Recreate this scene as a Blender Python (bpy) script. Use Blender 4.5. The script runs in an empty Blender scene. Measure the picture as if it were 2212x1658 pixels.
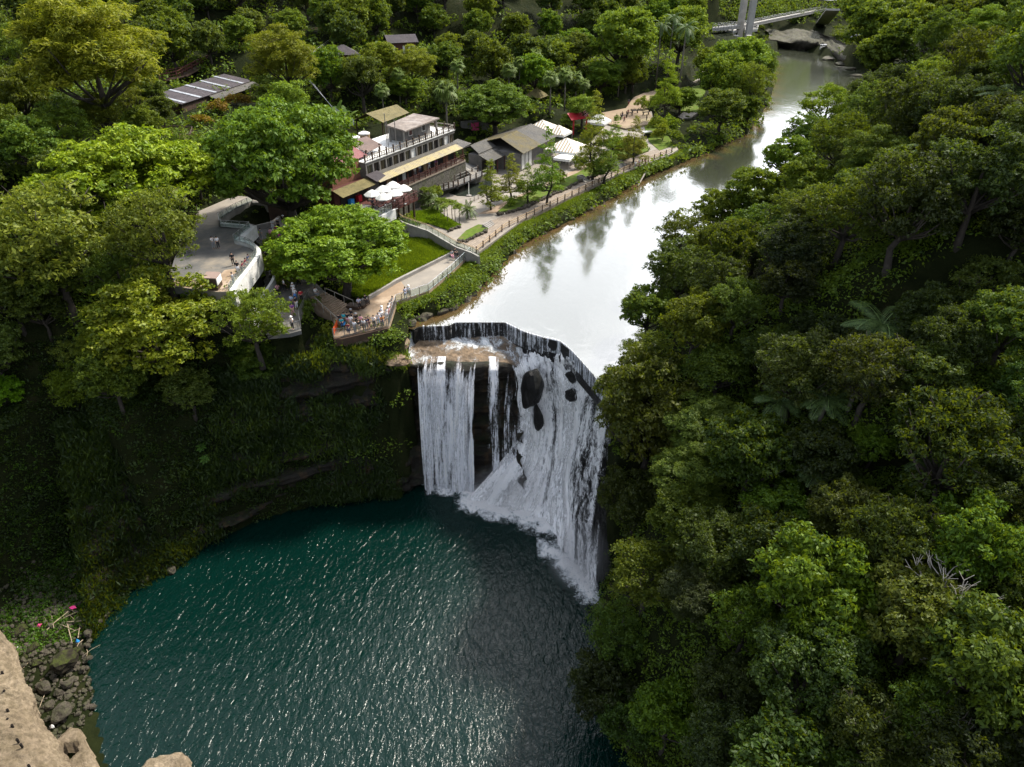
import bpy, bmesh, math, random
import numpy as np
from mathutils import Vector, Matrix, noise
R = math.radians
rng = np.random.default_rng(7); random.seed(7)
scene = bpy.context.scene; COL = scene.collection
# ---------- camera geometry: pixels of a 2212 x 1658 view of the photograph, river surface above the falls is z = 0
F = 1536.0; CX, CY = 1106.0, 829.0; TH = R(32.0); H = 43.0; CT, ST = math.cos(TH), math.sin(TH)
POOLZ = -21.5
def P(px, py, z):
    u, v = (px-CX)/F, (CY-py)/F
    dx, dy, dz = u, CT+v*ST, -ST+v*CT
    t = (z-H)/dz
    return (dx*t, dy*t, z)
def PV(px, py, z): return Vector(P(px, py, z))
def PY(px, py, Y):
    u, v = (px-CX)/F, (CY-py)/F
    t = Y/(CT+v*ST)
    return (u*t, Y, H+(-ST+v*CT)*t)
def proj(x, y, z):
    d = y*CT-(z-H)*ST
    return CX+F*x/d, CY-F*(y*ST+(z-H)*CT)/d, d
cam = bpy.data.cameras.new('camera'); co = bpy.data.objects.new('camera', cam); COL.objects.link(co)
co.location = (0, 0, H); co.rotation_euler = (R(90)-TH, 0, 0)
cam.sensor_width = 36; cam.lens = 36*F/2212; cam.clip_end = 5000; cam.clip_start = .5
scene.camera = co

# ---------- object helpers
def link(o, parent=None):
    COL.objects.link(o)
    if parent is not None: o.parent = parent
    return o
def tag(o, label=None, cat=None, group=None, kind=None):
    if label: o['label'] = label
    if cat: o['category'] = cat
    if group: o['group'] = group
    if kind: o['kind'] = kind
    return o
def empty(name, loc, rz=0, label=None, cat=None, group=None):
    o = bpy.data.objects.new(name, None); o.location = loc; o.rotation_euler = (0, 0, rz)
    o.empty_display_size = .3
    link(o); return tag(o, label, cat, group)
def np_mesh(name, V, Fc, mat=None, smooth=False, uv=None):
    V = np.asarray(V, dtype=np.float32); Fc = np.asarray(Fc, dtype=np.int32)
    me = bpy.data.meshes.new(name); n, k = Fc.shape
    me.vertices.add(len(V)); me.vertices.foreach_set('co', V.ravel())
    me.loops.add(n*k); me.loops.foreach_set('vertex_index', Fc.ravel())
    me.polygons.add(n); me.polygons.foreach_set('loop_start', np.arange(0, n*k, k, dtype=np.int32))
    me.polygons.foreach_set('loop_total', np.full(n, k, dtype=np.int32))
    if smooth: me.polygons.foreach_set('use_smooth', np.ones(n, dtype=bool))
    if uv is not None:
        l = me.uv_layers.new(name='UVMap'); l.data.foreach_set('uv', np.asarray(uv, dtype=np.float32)[Fc.ravel()].ravel())
    me.update(calc_edges=True)
    if mat: me.materials.append(mat)
    return me
def obj(name, me, parent=None, loc=None):
    o = bpy.data.objects.new(name, me)
    if loc is not None: o.location = loc
    return link(o, parent)
def copy_tree(o, parent=None):
    c = o.copy(); link(c)
    if parent is not None: c.parent = parent
    for ch in list(o.children): copy_tree(ch, c)
    return c
class MB:
    def __init__(s): s.v = []; s.f = []
    def add(s, vs, fs):
        b = len(s.v); s.v += [tuple(v) for v in vs]; s.f += [tuple(b+i for i in f) for f in fs]; return s
    def box(s, c, size, rz=0, M=None):
        x, y, z = size[0]/2, size[1]/2, size[2]/2; cs, sn = math.cos(rz), math.sin(rz)
        vs = []
        for dz in (-z, z):
            for dx, dy in ((-x, -y), (x, -y), (x, y), (-x, y)):
                vs.append((c[0]+dx*cs-dy*sn, c[1]+dx*sn+dy*cs, c[2]+dz))
        return s.add(vs, [(3, 2, 1, 0), (4, 5, 6, 7), (0, 1, 5, 4), (1, 2, 6, 5), (2, 3, 7, 6), (3, 0, 4, 7)])
    def beam(s, a, b, w, h=None, up=(0, 0, 1)):
        h = h or w; a = Vector(a); b = Vector(b); d = (b-a).normalized(); u = Vector(up)
        if abs(d.dot(u)) > .95: u = Vector((1, 0, 0))
        sd = d.cross(u).normalized()*w/2; uu = sd.cross(d).normalized()*h/2
        vs = [a-sd-uu, a+sd-uu, a+sd+uu, a-sd+uu, b-sd-uu, b+sd-uu, b+sd+uu, b-sd+uu]
        return s.add(vs, [(0, 1, 2, 3), (7, 6, 5, 4), (0, 4, 5, 1), (1, 5, 6, 2), (2, 6, 7, 3), (3, 7, 4, 0)])
    def tube(s, pts, rad, n=6, cap=True):
        pts = [Vector(p) for p in pts]; m = len(pts)
        rad = rad if isinstance(rad, (list, tuple)) else [rad]*m
        b = len(s.v); prev = None
        for i, p in enumerate(pts):
            d = (pts[min(i+1, m-1)]-pts[max(i-1, 0)])
            d = d.normalized() if d.length > 1e-6 else Vector((0, 0, 1))
            if prev is None:
                a = d.cross(Vector((0, 0, 1)) if abs(d.z) < .9 else Vector((1, 0, 0))).normalized()
            else: a = (prev-d*prev.dot(d)).normalized()
            prev = a; c = d.cross(a)
            for k in range(n):
                t = 2*math.pi*k/n; s.v.append(tuple(p+(a*math.cos(t)+c*math.sin(t))*rad[i]))
        for i in range(m-1):
            for k in range(n):
                k2 = (k+1) % n
                s.f.append((b+i*n+k, b+i*n+k2, b+(i+1)*n+k2, b+(i+1)*n+k))
        if cap:
            s.f.append(tuple(b+k for k in range(n-1, -1, -1))); s.f.append(tuple(b+(m-1)*n+k for k in range(n)))
        return s
    def prism(s, poly, z0, z1):
        """poly: xy list; z0, z1 numbers or lists"""
        n = len(poly); a = sum(poly[i][0]*poly[(i+1) % n][1]-poly[(i+1) % n][0]*poly[i][1] for i in range(n))
        if a < 0: poly = list(poly)[::-1]
        if a < 0 and isinstance(z1, (list, tuple)): z1 = list(z1)[::-1]
        if a < 0 and isinstance(z0, (list, tuple)): z0 = list(z0)[::-1]
        zb = z0 if isinstance(z0, (list, tuple)) else [z0]*n; zt = z1 if isinstance(z1, (list, tuple)) else [z1]*n
        vs = [(p[0], p[1], zb[i]) for i, p in enumerate(poly)]+[(p[0], p[1], zt[i]) for i, p in enumerate(poly)]
        fs = [tuple(range(n-1, -1, -1)), tuple(range(n, 2*n))]+[(i, (i+1) % n, n+(i+1) % n, n+i) for i in range(n)]
        return s.add(vs, fs)
    def lathe(s, prof, n=12, c=(0, 0, 0)):
        b = len(s.v)
        for r, z in prof:
            for k in range(n):
                t = 2*math.pi*k/n; s.v.append((c[0]+r*math.cos(t), c[1]+r*math.sin(t), c[2]+z))
        for i in range(len(prof)-1):
            for k in range(n):
                k2 = (k+1) % n; s.f.append((b+i*n+k, b+i*n+k2, b+(i+1)*n+k2, b+(i+1)*n+k))
        s.f.append(tuple(b+k for k in range(n-1, -1, -1))); s.f.append(tuple(b+(len(prof)-1)*n+k for k in range(n)))
        return s
    def mesh(s, name, mat=None, smooth=False):
        me = bpy.data.meshes.new(name); me.from_pydata(s.v, [], s.f)
        if smooth: me.polygons.foreach_set('use_smooth', [True]*len(me.polygons))
        me.update()
        if mat: me.materials.append(mat)
        return me
    def build(s, name, mat=None, parent=None, loc=None, smooth=False):
        o = obj(name, s.mesh(name, mat, smooth), None, loc)
        if parent is not None:
            o.parent = parent
        return o
# things whose parts are written in world coordinates: an Empty at the base, parts offset back by it
class Thing:
    def __init__(s, name, base, label, cat, group=None):
        s.b = Vector(base); s.e = empty(name, s.b, 0, label, cat, group)
    def part(s, name, mb, mat, parent=None, label=None, smooth=False):
        b = s.b
        mb2 = MB(); mb2.v = [(v[0]-b.x, v[1]-b.y, v[2]-b.z) for v in mb.v]; mb2.f = mb.f
        o = mb2.build(name, mat, parent or s.e, smooth=smooth)
        if label: o['label'] = label
        return o
def solo(name, mb, mat, label, cat, group=None, base=None, kind=None, smooth=False):
    b = base or tuple(np.array([ (min(v[i] for v in mb.v)+max(v[i] for v in mb.v))/2 if i < 2 else min(v[2] for v in mb.v) for i in range(3)]))
    m = MB(); m.v = [(v[0]-b[0], v[1]-b[1], v[2]-b[2]) for v in mb.v]; m.f = mb.f
    o = m.build(name, mat, None, b, smooth); return tag(o, label, cat, group, kind)

# ---------- materials
class NT:
    def __init__(s, m): s.t = m.node_tree; s.n = s.t.nodes; s.l = s.t.links
    def new(s, ty, **kw):
        nd = s.n.new(ty)
        for k, v in kw.items():
            if k.startswith('i_'):
                key = k[2:]; key = int(key) if key.isdigit() else key.replace('_', ' ')
                nd.inputs[key].default_value = v
            else: setattr(nd, k, v)
        return nd
    def link(s, a, b): s.l.new(a, b)
    def noise(s, vec, scale, detail=4, rough=.6, dist=0):
        nd = s.new('ShaderNodeTexNoise'); nd.inputs['Scale'].default_value = scale; nd.inputs['Detail'].default_value = detail
        nd.inputs['Roughness'].default_value = rough; nd.inputs['Distortion'].default_value = dist
        if vec is not None: s.link(vec, nd.inputs['Vector'])
        return nd.outputs['Fac']
    def ramp(s, fac, stops):
        nd = s.new('ShaderNodeValToRGB'); e = nd.color_ramp.elements
        while len(e) < len(stops): e.new(.5)
        for i, (p, c) in enumerate(stops):
            e[i].position = p; e[i].color = (c[0], c[1], c[2], 1) if hasattr(c, '__len__') else (c, c, c, 1)
        s.link(fac, nd.inputs[0]); return nd.outputs['Color']
    def mix(s, fac, a, b, mode='MIX'):
        nd = s.new('ShaderNodeMix', data_type='RGBA', blend_type=mode)
        for k, x in ((0, fac), (6, a), (7, b)):
            if isinstance(x, (int, float)): nd.inputs[k].default_value = x
            elif hasattr(x, '__len__'): nd.inputs[k].default_value = (*x[:3], 1)
            else: s.link(x, nd.inputs[k])
        return nd.outputs[2]
    def math(s, op, a, b=0.0, clamp=False):
        nd = s.new('ShaderNodeMath', operation=op); nd.use_clamp = clamp
        for k, x in ((0, a), (1, b)):
            if isinstance(x, (int, float)): nd.inputs[k].default_value = x
            else: s.link(x, nd.inputs[k])
        return nd.outputs[0]
    def mapping(s, vec, scale=(1, 1, 1), rot=(0, 0, 0)):
        nd = s.new('ShaderNodeMapping'); nd.inputs['Scale'].default_value = scale; nd.inputs['Rotation'].default_value = rot
        s.link(vec, nd.inputs['Vector']); return nd.outputs[0]
    def bump(s, h, strength=.3, dist=.1):
        nd = s.new('ShaderNodeBump'); nd.inputs['Strength'].default_value = strength; nd.inputs['Distance'].default_value = dist
        s.link(h, nd.inputs['Height']); return nd.outputs[0]
def newmat(name):
    m = bpy.data.materials.new(name); m.use_nodes = True; m.node_tree.nodes.clear(); nt = NT(m)
    out = nt.new('ShaderNodeOutputMaterial'); return m, nt, out
def mk(name, c1, c2=None, scale=2.0, rough=.8, bump=.15, metal=0, spec=.3, detail=6, dirt=None, obcolor=False, bdist=.05):
    """two-colour noisy surface; dirt = (colour, scale, amount)"""
    m, nt, out = newmat(name); b = nt.new('ShaderNodeBsdfPrincipled')
    tc = nt.new('ShaderNodeTexCoord').outputs['Object']
    c2 = c2 or tuple(x*.75 for x in c1)
    f = nt.noise(tc, scale, detail, .65)
    col = nt.ramp(f, [(.3, c2), (.65, c1)])
    if dirt:
        f2 = nt.noise(tc, dirt[1], 5, .7)
        g = nt.math('MULTIPLY', nt.ramp(f2, [(.48, 0), (.66, 1)]), dirt[2])
        col = nt.mix(g, col, dirt[0])
    if obcolor:
        oi = nt.new('ShaderNodeObjectInfo'); col = nt.mix(1.0, col, oi.outputs['Color'], 'MULTIPLY')
    nt.link(col, b.inputs['Base Color']) ; b.inputs['Roughness'].default_value = rough
    b.inputs['Metallic'].default_value = metal; b.inputs['Specular IOR Level'].default_value = spec
    if bump:
        h = nt.noise(tc, scale*4, 6, .7); nt.link(nt.bump(h, bump, bdist), b.inputs['Normal'])
    nt.link(b.outputs[0], out.inputs[0]); return m
def mk_leaf(name, c1, c2, c3, trans=.35, gloss=.06, nscale=.25):
    """leaves: hue varied leaf by leaf and in soft clumps, times the tree's own colour"""
    m, nt, out = newmat(name)
    geo = nt.new('ShaderNodeNewGeometry'); tc = nt.new('ShaderNodeTexCoord').outputs['Object']
    oi = nt.new('ShaderNodeObjectInfo')
    col = nt.ramp(geo.outputs['Random Per Island'], [(0, c2), (.5, c1), (1, c3)])
    f = nt.noise(tc, nscale*2, 3, .6)
    col = nt.mix(nt.ramp(f, [(.35, 0), (.7, 1)]), col, nt.mix(.6, col, c3))
    col = nt.mix(1.0, col, oi.outputs['Color'], 'MULTIPLY')
    br = nt.math('ADD', nt.math('MULTIPLY', oi.outputs['Random'], .3), .85)
    cc = nt.new('ShaderNodeCombineColor'); [nt.link(br, cc.inputs[i]) for i in range(3)]
    col = nt.mix(1.0, col, cc.outputs[0], 'MULTIPLY')
    d = nt.new('ShaderNodeBsdfDiffuse'); t = nt.new('ShaderNodeBsdfTranslucent'); g = nt.new('ShaderNodeBsdfGlossy')
    g.inputs['Roughness'].default_value = .55; g.inputs['Color'].default_value = (.9, .95, .9, 1)
    nt.link(col, d.inputs[0]); nt.link(nt.mix(.5, col, (c3[0]*1.3, c3[1]*1.3, c3[2]*.5)), t.inputs[0])
    m1 = nt.new('ShaderNodeMixShader'); m1.inputs[0].default_value = trans; nt.link(d.outputs[0], m1.inputs[1]); nt.link(t.outputs[0], m1.inputs[2])
    m2 = nt.new('ShaderNodeMixShader'); m2.inputs[0].default_value = gloss; nt.link(m1.outputs[0], m2.inputs[1]); nt.link(g.outputs[0], m2.inputs[2])
    nt.link(m2.outputs[0], out.inputs[0]); return m

# ---------- light: sun from the right and ahead, thin bright cloud upriver
SUN_AZ, SUN_EL = R(50), R(50)       # azimuth measured from +Y towards +X
world = bpy.data.worlds.new('World'); scene.world = world; world.use_nodes = True
wt = NT(world); wt.n.clear()
wo = wt.new('ShaderNodeOutputWorld'); bg = wt.new('ShaderNodeBackground'); wt.link(bg.outputs[0], wo.inputs[0])
sky = wt.new('ShaderNodeTexSky', sky_type='NISHITA', sun_disc=False, sun_elevation=SUN_EL, sun_rotation=SUN_AZ, dust_density=2.0)
wtc = wt.new('ShaderNodeTexCoord').outputs['Generated']
cd = Vector((math.sin(R(12))*math.cos(R(24)), math.cos(R(12))*math.cos(R(24)), math.sin(R(24))))
dot = wt.new('ShaderNodeVectorMath', operation='DOT_PRODUCT'); wt.link(wtc, dot.inputs[0]); dot.inputs[1].default_value = cd
cn = wt.noise(wt.mapping(wtc, (1, 1, 2.2)), 3.0, 5, .6)
glow = wt.ramp(dot.outputs['Value'], [(.80, 0), (.91, .3), (.975, 1)])
cloudmask = wt.ramp(cn, [(.38, .35), (.6, 1)])
cl = wt.math('MULTIPLY', glow, cloudmask)
cl2 = wt.math('ADD', wt.math('MULTIPLY', cl, 66.0), wt.math('MULTIPLY', wt.ramp(cn, [(.42, .35), (.6, 1)]), 7.0))
comb = wt.new('ShaderNodeCombineColor'); [wt.link(cl2, comb.inputs[i]) for i in range(3)]
wcol = wt.mix(1.0, sky.outputs[0], comb.outputs[0], 'ADD')
wt.link(wcol, bg.inputs['Color']); bg.inputs['Strength'].default_value = .09
sl = bpy.data.lights.new('sun', 'SUN'); sl.energy = 5.0; sl.angle = R(7); sl.color = (1, .93, .82)
so = bpy.data.objects.new('sun', sl); COL.objects.link(so)
so.location = (200, 200, 300)
so.rotation_euler = Vector((math.sin(SUN_AZ)*math.cos(SUN_EL), math.cos(SUN_AZ)*math.cos(SUN_EL), math.sin(SUN_EL))).to_track_quat('Z', 'Y').to_euler()
vs = scene.view_settings; vs.view_transform = 'Standard'; vs.look = 'None'; vs.gamma = 1; vs.exposure = .72
scene.cycles.use_denoising = True
scene.cycles.max_bounces = 6; scene.cycles.diffuse_bounces = 3; scene.cycles.transparent_max_bounces = 12
scene.cycles.caustics_reflective = False; scene.cycles.caustics_refractive = False

# ---------- setting: terrain as one sheet
def seg_dist(X, Y, poly, closed):
    D = np.full(X.shape, 1e9); n = len(poly); NY = np.zeros(X.shape)
    for i in range(n if closed else n-1):
        ax, ay = poly[i][:2]; bx, by = poly[(i+1) % n][:2]; dx, dy = bx-ax, by-ay
        t = np.clip(((X-ax)*dx+(Y-ay)*dy)/(dx*dx+dy*dy+1e-9), 0, 1)
        d = np.hypot(X-ax-t*dx, Y-ay-t*dy); k = d < D; D = np.where(k, d, D); NY = np.where(k, ay+t*dy, NY)
    return D, NY
def inside(X, Y, poly):
    r = np.zeros(np.shape(X), dtype=bool); n = len(poly)
    for i in range(n):
        ax, ay = poly[i][:2]; bx, by = poly[(i+1) % n][:2]
        if ay == by: continue
        c = ((ay > Y) != (by > Y)) & (X < (bx-ax)*(Y-ay)/(by-ay)+ax); r ^= c
    return r
CREST = [P(*p, 0) for p in ((893, 712), (904, 706), (968, 704), (985, 697), (1090, 697), (1135, 718), (1175, 730), (1210, 738), (1240, 762), (1290, 818), (1324, 859), (1345, 885))]
LBANK = [P(*p, 0) for p in ((880, 700), (925, 690), (985, 668), (1040, 622), (1080, 578), (1130, 527), (1190, 500), (1285, 450), (1345, 415), (1400, 383), (1500, 343), (1560, 315), (1612, 292), (1650, 245), (1668, 200), (1672, 150), (1660, 118))]
RBANK = [(x+2, y) for x, y, z in [P(*p, 4) for p in ((1350, 830), (1352, 770), (1350, 690), (1395, 590), (1415, 500), (1535, 435), (1655, 365), (1725, 300), (1745, 250), (1840, 195))]]
FAR = [P(*p, 0) for p in ((1870, 160), (1800, 130), (1740, 108), (1690, 100))]
RIVER = [c[:2] for c in CREST[1:-1]] + RBANK + [c[:2] for c in FAR] + [c[:2] for c in LBANK[::-1]]
LBASE = [P(*p, POOLZ)[:2] for p in ((890, 1060), (800, 1075), (690, 1092), (560, 1125), (430, 1185), (330, 1240), (255, 1300), (205, 1370), (190, 1440), (215, 1560), (235, 1700), (235, 1900))]
RBASE = [(-47, -12), (9, -12), (12, 34), (8, 44), (9.5, 55), (12, 60)]
POOL = [(c[0], c[1]+3.0) for c in CREST[:-1]][::-1] + LBASE + RBASE
LEFTLINE = [(300, 620), (200, 480), (125, 375)] + [c[:2] for c in LBANK[::-1]] + LBASE
RIGHTLINE = RBASE + RBANK + [P(1870, 160, 0)[:2], (170, 350), (245, 440), (360, 620)]
# control points (px, world y, z): ground heights left of the river
def C(px, Y, z):
    d = Y*CT-(z-H)*ST; return ((px-CX)/F*d, Y, z)
CTRL = [P(1000, 600, 1.4), P(1075, 550, 1.2), P(1200, 470, 1.2), P(1300, 410, 1.2), P(1400, 355, 1.3), P(1480, 320, 1.2), P(1600, 250, 1.5), P(1640, 170, 2),
        P(1000, 430, 2), P(1120, 380, 1.6), P(950, 480, 2), P(1250, 330, 2), P(1350, 270, 2.5), P(1420, 230, 2.5), P(1480, 200, 2.5), P(1330, 245, 2.5), P(1200, 300, 2), P(1080, 430, 1.3), P(1160, 400, 1.3),
        P(900, 540, 2.3), P(930, 565, 2), P(860, 510, 2.6), P(800, 690, 1.8), P(850, 650, 1.8), P(930, 610, 1.8), P(740, 600, 4), P(700, 640, 3), P(640, 620, 3.6), P(600, 510, 5), P(640, 560, 4.5), P(640, 690, 2.2), P(700, 690, 0),
        P(1100, 330, 2.5), P(1150, 280, 2.5), P(900, 400, 3), P(870, 300, 8), P(830, 460, 3), P(760, 460, 5), P(720, 420, 7),
        P(480, 560, 7.6), P(450, 500, 7.6), P(480, 430, 8.5), P(560, 430, 8.5), P(400, 600, 7.6),
        C(800, 160, 9), C(700, 140, 10), C(375, 130, 13.2), C(300, 125, 14), C(470, 150, 14.3), C(560, 155, 13.5), C(380, 160, 17), C(500, 190, 20), C(650, 215, 21.5),
        C(740, 180, 17), C(865, 198, 18.6), C(1000, 190, 11), C(1000, 220, 17), C(1000, 260, 27), C(1160, 188, 7), C(1250, 240, 10), C(1250, 280, 20), C(1400, 260, 8), C(1400, 310, 20),
        C(1500, 290, 5), C(1550, 340, 8), C(1500, 400, 26), C(1650, 480, 34), C(1800, 520, 40), C(1300, 420, 60), C(1000, 350, 60), C(1100, 300, 34),
        C(200, 100, 12), C(100, 150, 21), C(0, 110, 14), C(0, 200, 31), C(200, 200, 28), C(400, 220, 29), C(600, 250, 30), C(800, 250, 28), C(300, 300, 60), C(700, 330, 60), C(-200, 200, 36),
        C(0, 80, 8), C(150, 85, 7), C(300, 80, 5), C(420, 78, 3), C(540, 77, 2), C(300, 73, -3), C(400, 72, -3), C(150, 68, -4), C(0, 66, -5), C(520, 74, 0), C(600, 77, 0), C(700, 76.5, 0), C(780, 76.5, 0),
        (-75, 60, -4), (-70, 45, -6), (-62, 35, -10), (-90, 40, 5), (-110, 70, 12), (-56, 50, -18), (-56, 40, -18), (-50, 30, -16), (-90, 0, 5), (-51, 60, -17), (-62, 20, -10)]
CTRL = np.array(CTRL)
def land_left(X, Y):
    num = np.zeros(X.shape); den = np.zeros(X.shape)
    for cx, cy, cz in CTRL:
        d2 = (X-cx)**2+(Y-cy)**2+4.0; w = 1/d2**1.9; num += w*cz; den += w
    return num/den
def vnoise(X, Y, s, seed=0):
    """cheap smooth value noise"""
    r = np.random.default_rng(seed).random((64, 64)); u, v = X/s, Y/s
    i, j = np.floor(u).astype(int), np.floor(v).astype(int); fu, fv = u-i, v-j
    fu = fu*fu*(3-2*fu); fv = fv*fv*(3-2*fv); a = lambda p, q: r[p % 64, q % 64]
    return (a(i, j)*(1-fu)+a(i+1, j)*fu)*(1-fv)+(a(i, j+1)*(1-fu)+a(i+1, j+1)*fu)*fv
# ---------- where each detail view of the photograph lies
def Kc(r, w):
    s = (r[2]-r[0])/w
    return lambda x, y: ((r[0]+s*x)*.54536, (r[1]+s*y)*.54536)
K1 = Kc((1350, 400, 1950, 850), 2211); K2 = Kc((1700, 350, 2400, 850), 2212); K3 = Kc((1400, 700, 2000, 1200), 1990); K4 = Kc((700, 750, 1250, 1200), 2026)
K5 = Kc((1150, 1050, 1650, 1400), 2212); K6 = Kc((2250, 200, 2850, 700), 1990); KB = Kc((2750, 0, 3500, 400), 2212); KL = Kc((0, 2400, 800, 3040), 2072)
def Q(k, pts, z): return [P(*k(x, y), z) for x, y in pts]
OB = Vector(P(*K1(355, 915), 12)); OB.z = 0; UB, NB = Vector((.478, .878, 0)), Vector((.878, -.478, 0)); RB = math.atan2(.878, .478)
def B(u, n, z=0): v = OB+UB*u+NB*n; return (v.x, v.y, z)
up_edge = [K3(1290, 1030), K3(740, 1310), K3(550, 1405), K3(190, 1625), K5(1370, 600), K5(1260, 670), K5(1060, 745), K5(770, 940), K5(740, 1180)]
lo_edge = [K3(1540, 1015), K3(1280, 1262), K3(990, 1505), K3(560, 1655), K5(1850, 690), K5(1722, 1085), K5(1650, 1095), K5(900, 1268), K5(760, 1270)]
wpoly = [P(*p, 1.8) for p in up_edge]+[P(*p, 1.8) for p in lo_edge[::-1]]
gard = [K3(560, 560), K3(840, 250), K1(1290, 1240), K1(2070, 960), K2(700, 850), K2(1900, 800), K6(500, 980), K6(640, 900), K6(1100, 800), K6(1120, 940), K6(1450, 1300), K6(1360, 1360), K6(640, 1640), K2(1250, 1590), K3(1620, 1010), K3(1350, 900), K3(980, 720)]

def W_(pts, z, k=None): return [P(*(k(*p) if k else p), z)[:2] for p in pts]
FLATS = [(W_(gard, 1.9), 1.4), (W_([(500, 740), (545, 500), (650, 600), (985, 712), (1350, 925), (1290, 1030), (740, 1310), (550, 1405), (190, 1625), (-200, 1560), (250, 1000)], 2, K3), 1.75),
    ([p[:2] for p in wpoly], 1.2), (W_([(610, 478), (338, 562), (320, 620), (160, 940), (185, 1090), (-400, 1170), (-560, 950), (-300, 700), (100, 300)], 3.7, K5), 3.0),
    (W_([(340, 560), (610, 480), (1070, 735), (770, 935)], 2, K5), 1.0), (W_([(1140, 640), (1420, 520), (1720, 440), (1760, 640), (1560, 730), (1420, 790), (1250, 1010), (1150, 1010)], 5.9, K4), 3.9),
    (W_([(1250, 900), (1420, 900), (1350, 1360), (1240, 1360)], 4.3, K4), 3.5),
    ([B(-10, -.2)[:2], B(3.4, -.2)[:2], B(3.4, 8.6)[:2], B(-10, 8.6)[:2]], 1.7), ([B(-1, -9.5)[:2], B(31, -9.5)[:2], B(31, 3.5)[:2], B(-1, 3.5)[:2]], 1.6), ([B(33, -6)[:2], B(60, -6)[:2], B(60, 9)[:2], B(33, 9)[:2]], 1.5),
    (W_([(470, 950), (400, 830), (760, 760), (860, 620), (1000, 560), (1180, 520), (1240, 560), (1000, 700), (1100, 860), (1100, 960), (760, 1030)], 2.3, K6), 2.0),
    (W_([(1480, 800), (1560, 640), (1640, 470), (1820, 460), (1800, 560), (1700, 700), (1730, 820)], 2.6, K6), 2.4), (W_([(1700, 380), (1780, 230), (1900, 210), (1860, 340), (1640, 420)], 3, K6), 2.5),
    (W_([(-150, 1400), (0, 900), (250, 560), (300, 330), (840, 100), (1120, 110), (1100, 200), (820, 310), (640, 545), (1075, 580), (850, 780), (1040, 850), (1170, 950), (1060, 1140), (880, 1370), (820, 1500), (500, 1500)], 8, K4), 7.3)]
def ground(X, Y):
    X = np.asarray(X, dtype=float); Y = np.asarray(Y, dtype=float)
    dl, nyl = seg_dist(X, Y, LEFTLINE, False); dr, nyr = seg_dist(X, Y, RIGHTLINE, False)
    hl = land_left(X, Y)
    k = np.clip((nyl-74)/4, 0, 1); basel = POOLZ*(1-k)
    shelf_ = (nyl < 57) & (X < -28); hl = np.where(shelf_ | ((nyl < 62) & (X < -42)), np.minimum(hl, POOLZ+.3+dl*.12+np.clip(dl-np.where(Y < 46, 22, 11), 0, 60)*2.2), hl)
    hl = np.minimum(hl, basel+.5+dl*np.where(k > .5, .9, 3.2))
    kr = np.clip((nyr-60)/6, 0, 1); baser = POOLZ*(1-kr)
    hr = baser+(1-kr)*(np.minimum(dr*2.2, 11)+.62*dr)+kr*(.4+.74*dr)
    hr = np.where(hr > 45, 45+(hr-45)*.3, hr)
    rough = (vnoise(X, Y, 14, 1)-.5)*4+(vnoise(X, Y, 5, 2)-.5)*1.6
    hr = hr+rough*np.clip(dr/8, 0, 1)
    hl = hl+rough*np.clip((hl-9)/8, 0, 1)*.8
    h = np.where(dl < dr, hl, hr)
    D_ = Y-363-.69*np.clip(X-100, 0, 1000)          # distance behind the line of the bridge
    v_ = (Y > 318) & (X > 96); lim = 3.0+np.clip(D_-10, 0, 60)*.7+np.clip(-hr+hr, 0, 1)
    rt_ = dr*(dr < dl)*1.0; h = np.where(v_ & (dl < 60), np.minimum(h, np.maximum(lim, 3+np.where(dr < dl, hr*.0, 0))), h)
    h = np.where(v_, np.maximum(h, np.minimum(3.0+np.clip(D_-10, 0, 200)*.5, 75)), h)
    for poly, z in FLATS:
        ins = inside(X, Y, poly); d_, _ = seg_dist(X, Y, poly, True); h = np.where(ins, z, np.where(d_ < 2.5, np.minimum(h, z+np.maximum(d_-.8, 0)*1.6), h))
    inr = inside(X, Y, RIVER); h = np.where(inr, -1.6, h)
    inp = inside(X, Y, POOL); dlb = seg_dist(X, Y, LBASE, False)[0]; h = np.where(inp, np.where((X < -34) & (Y < 62), np.maximum(POOLZ-.25-dlb*.7, -26), -26), h)
    return h
def gz(x, y): return float(ground(np.array([x]), np.array([y]))[0])
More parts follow.
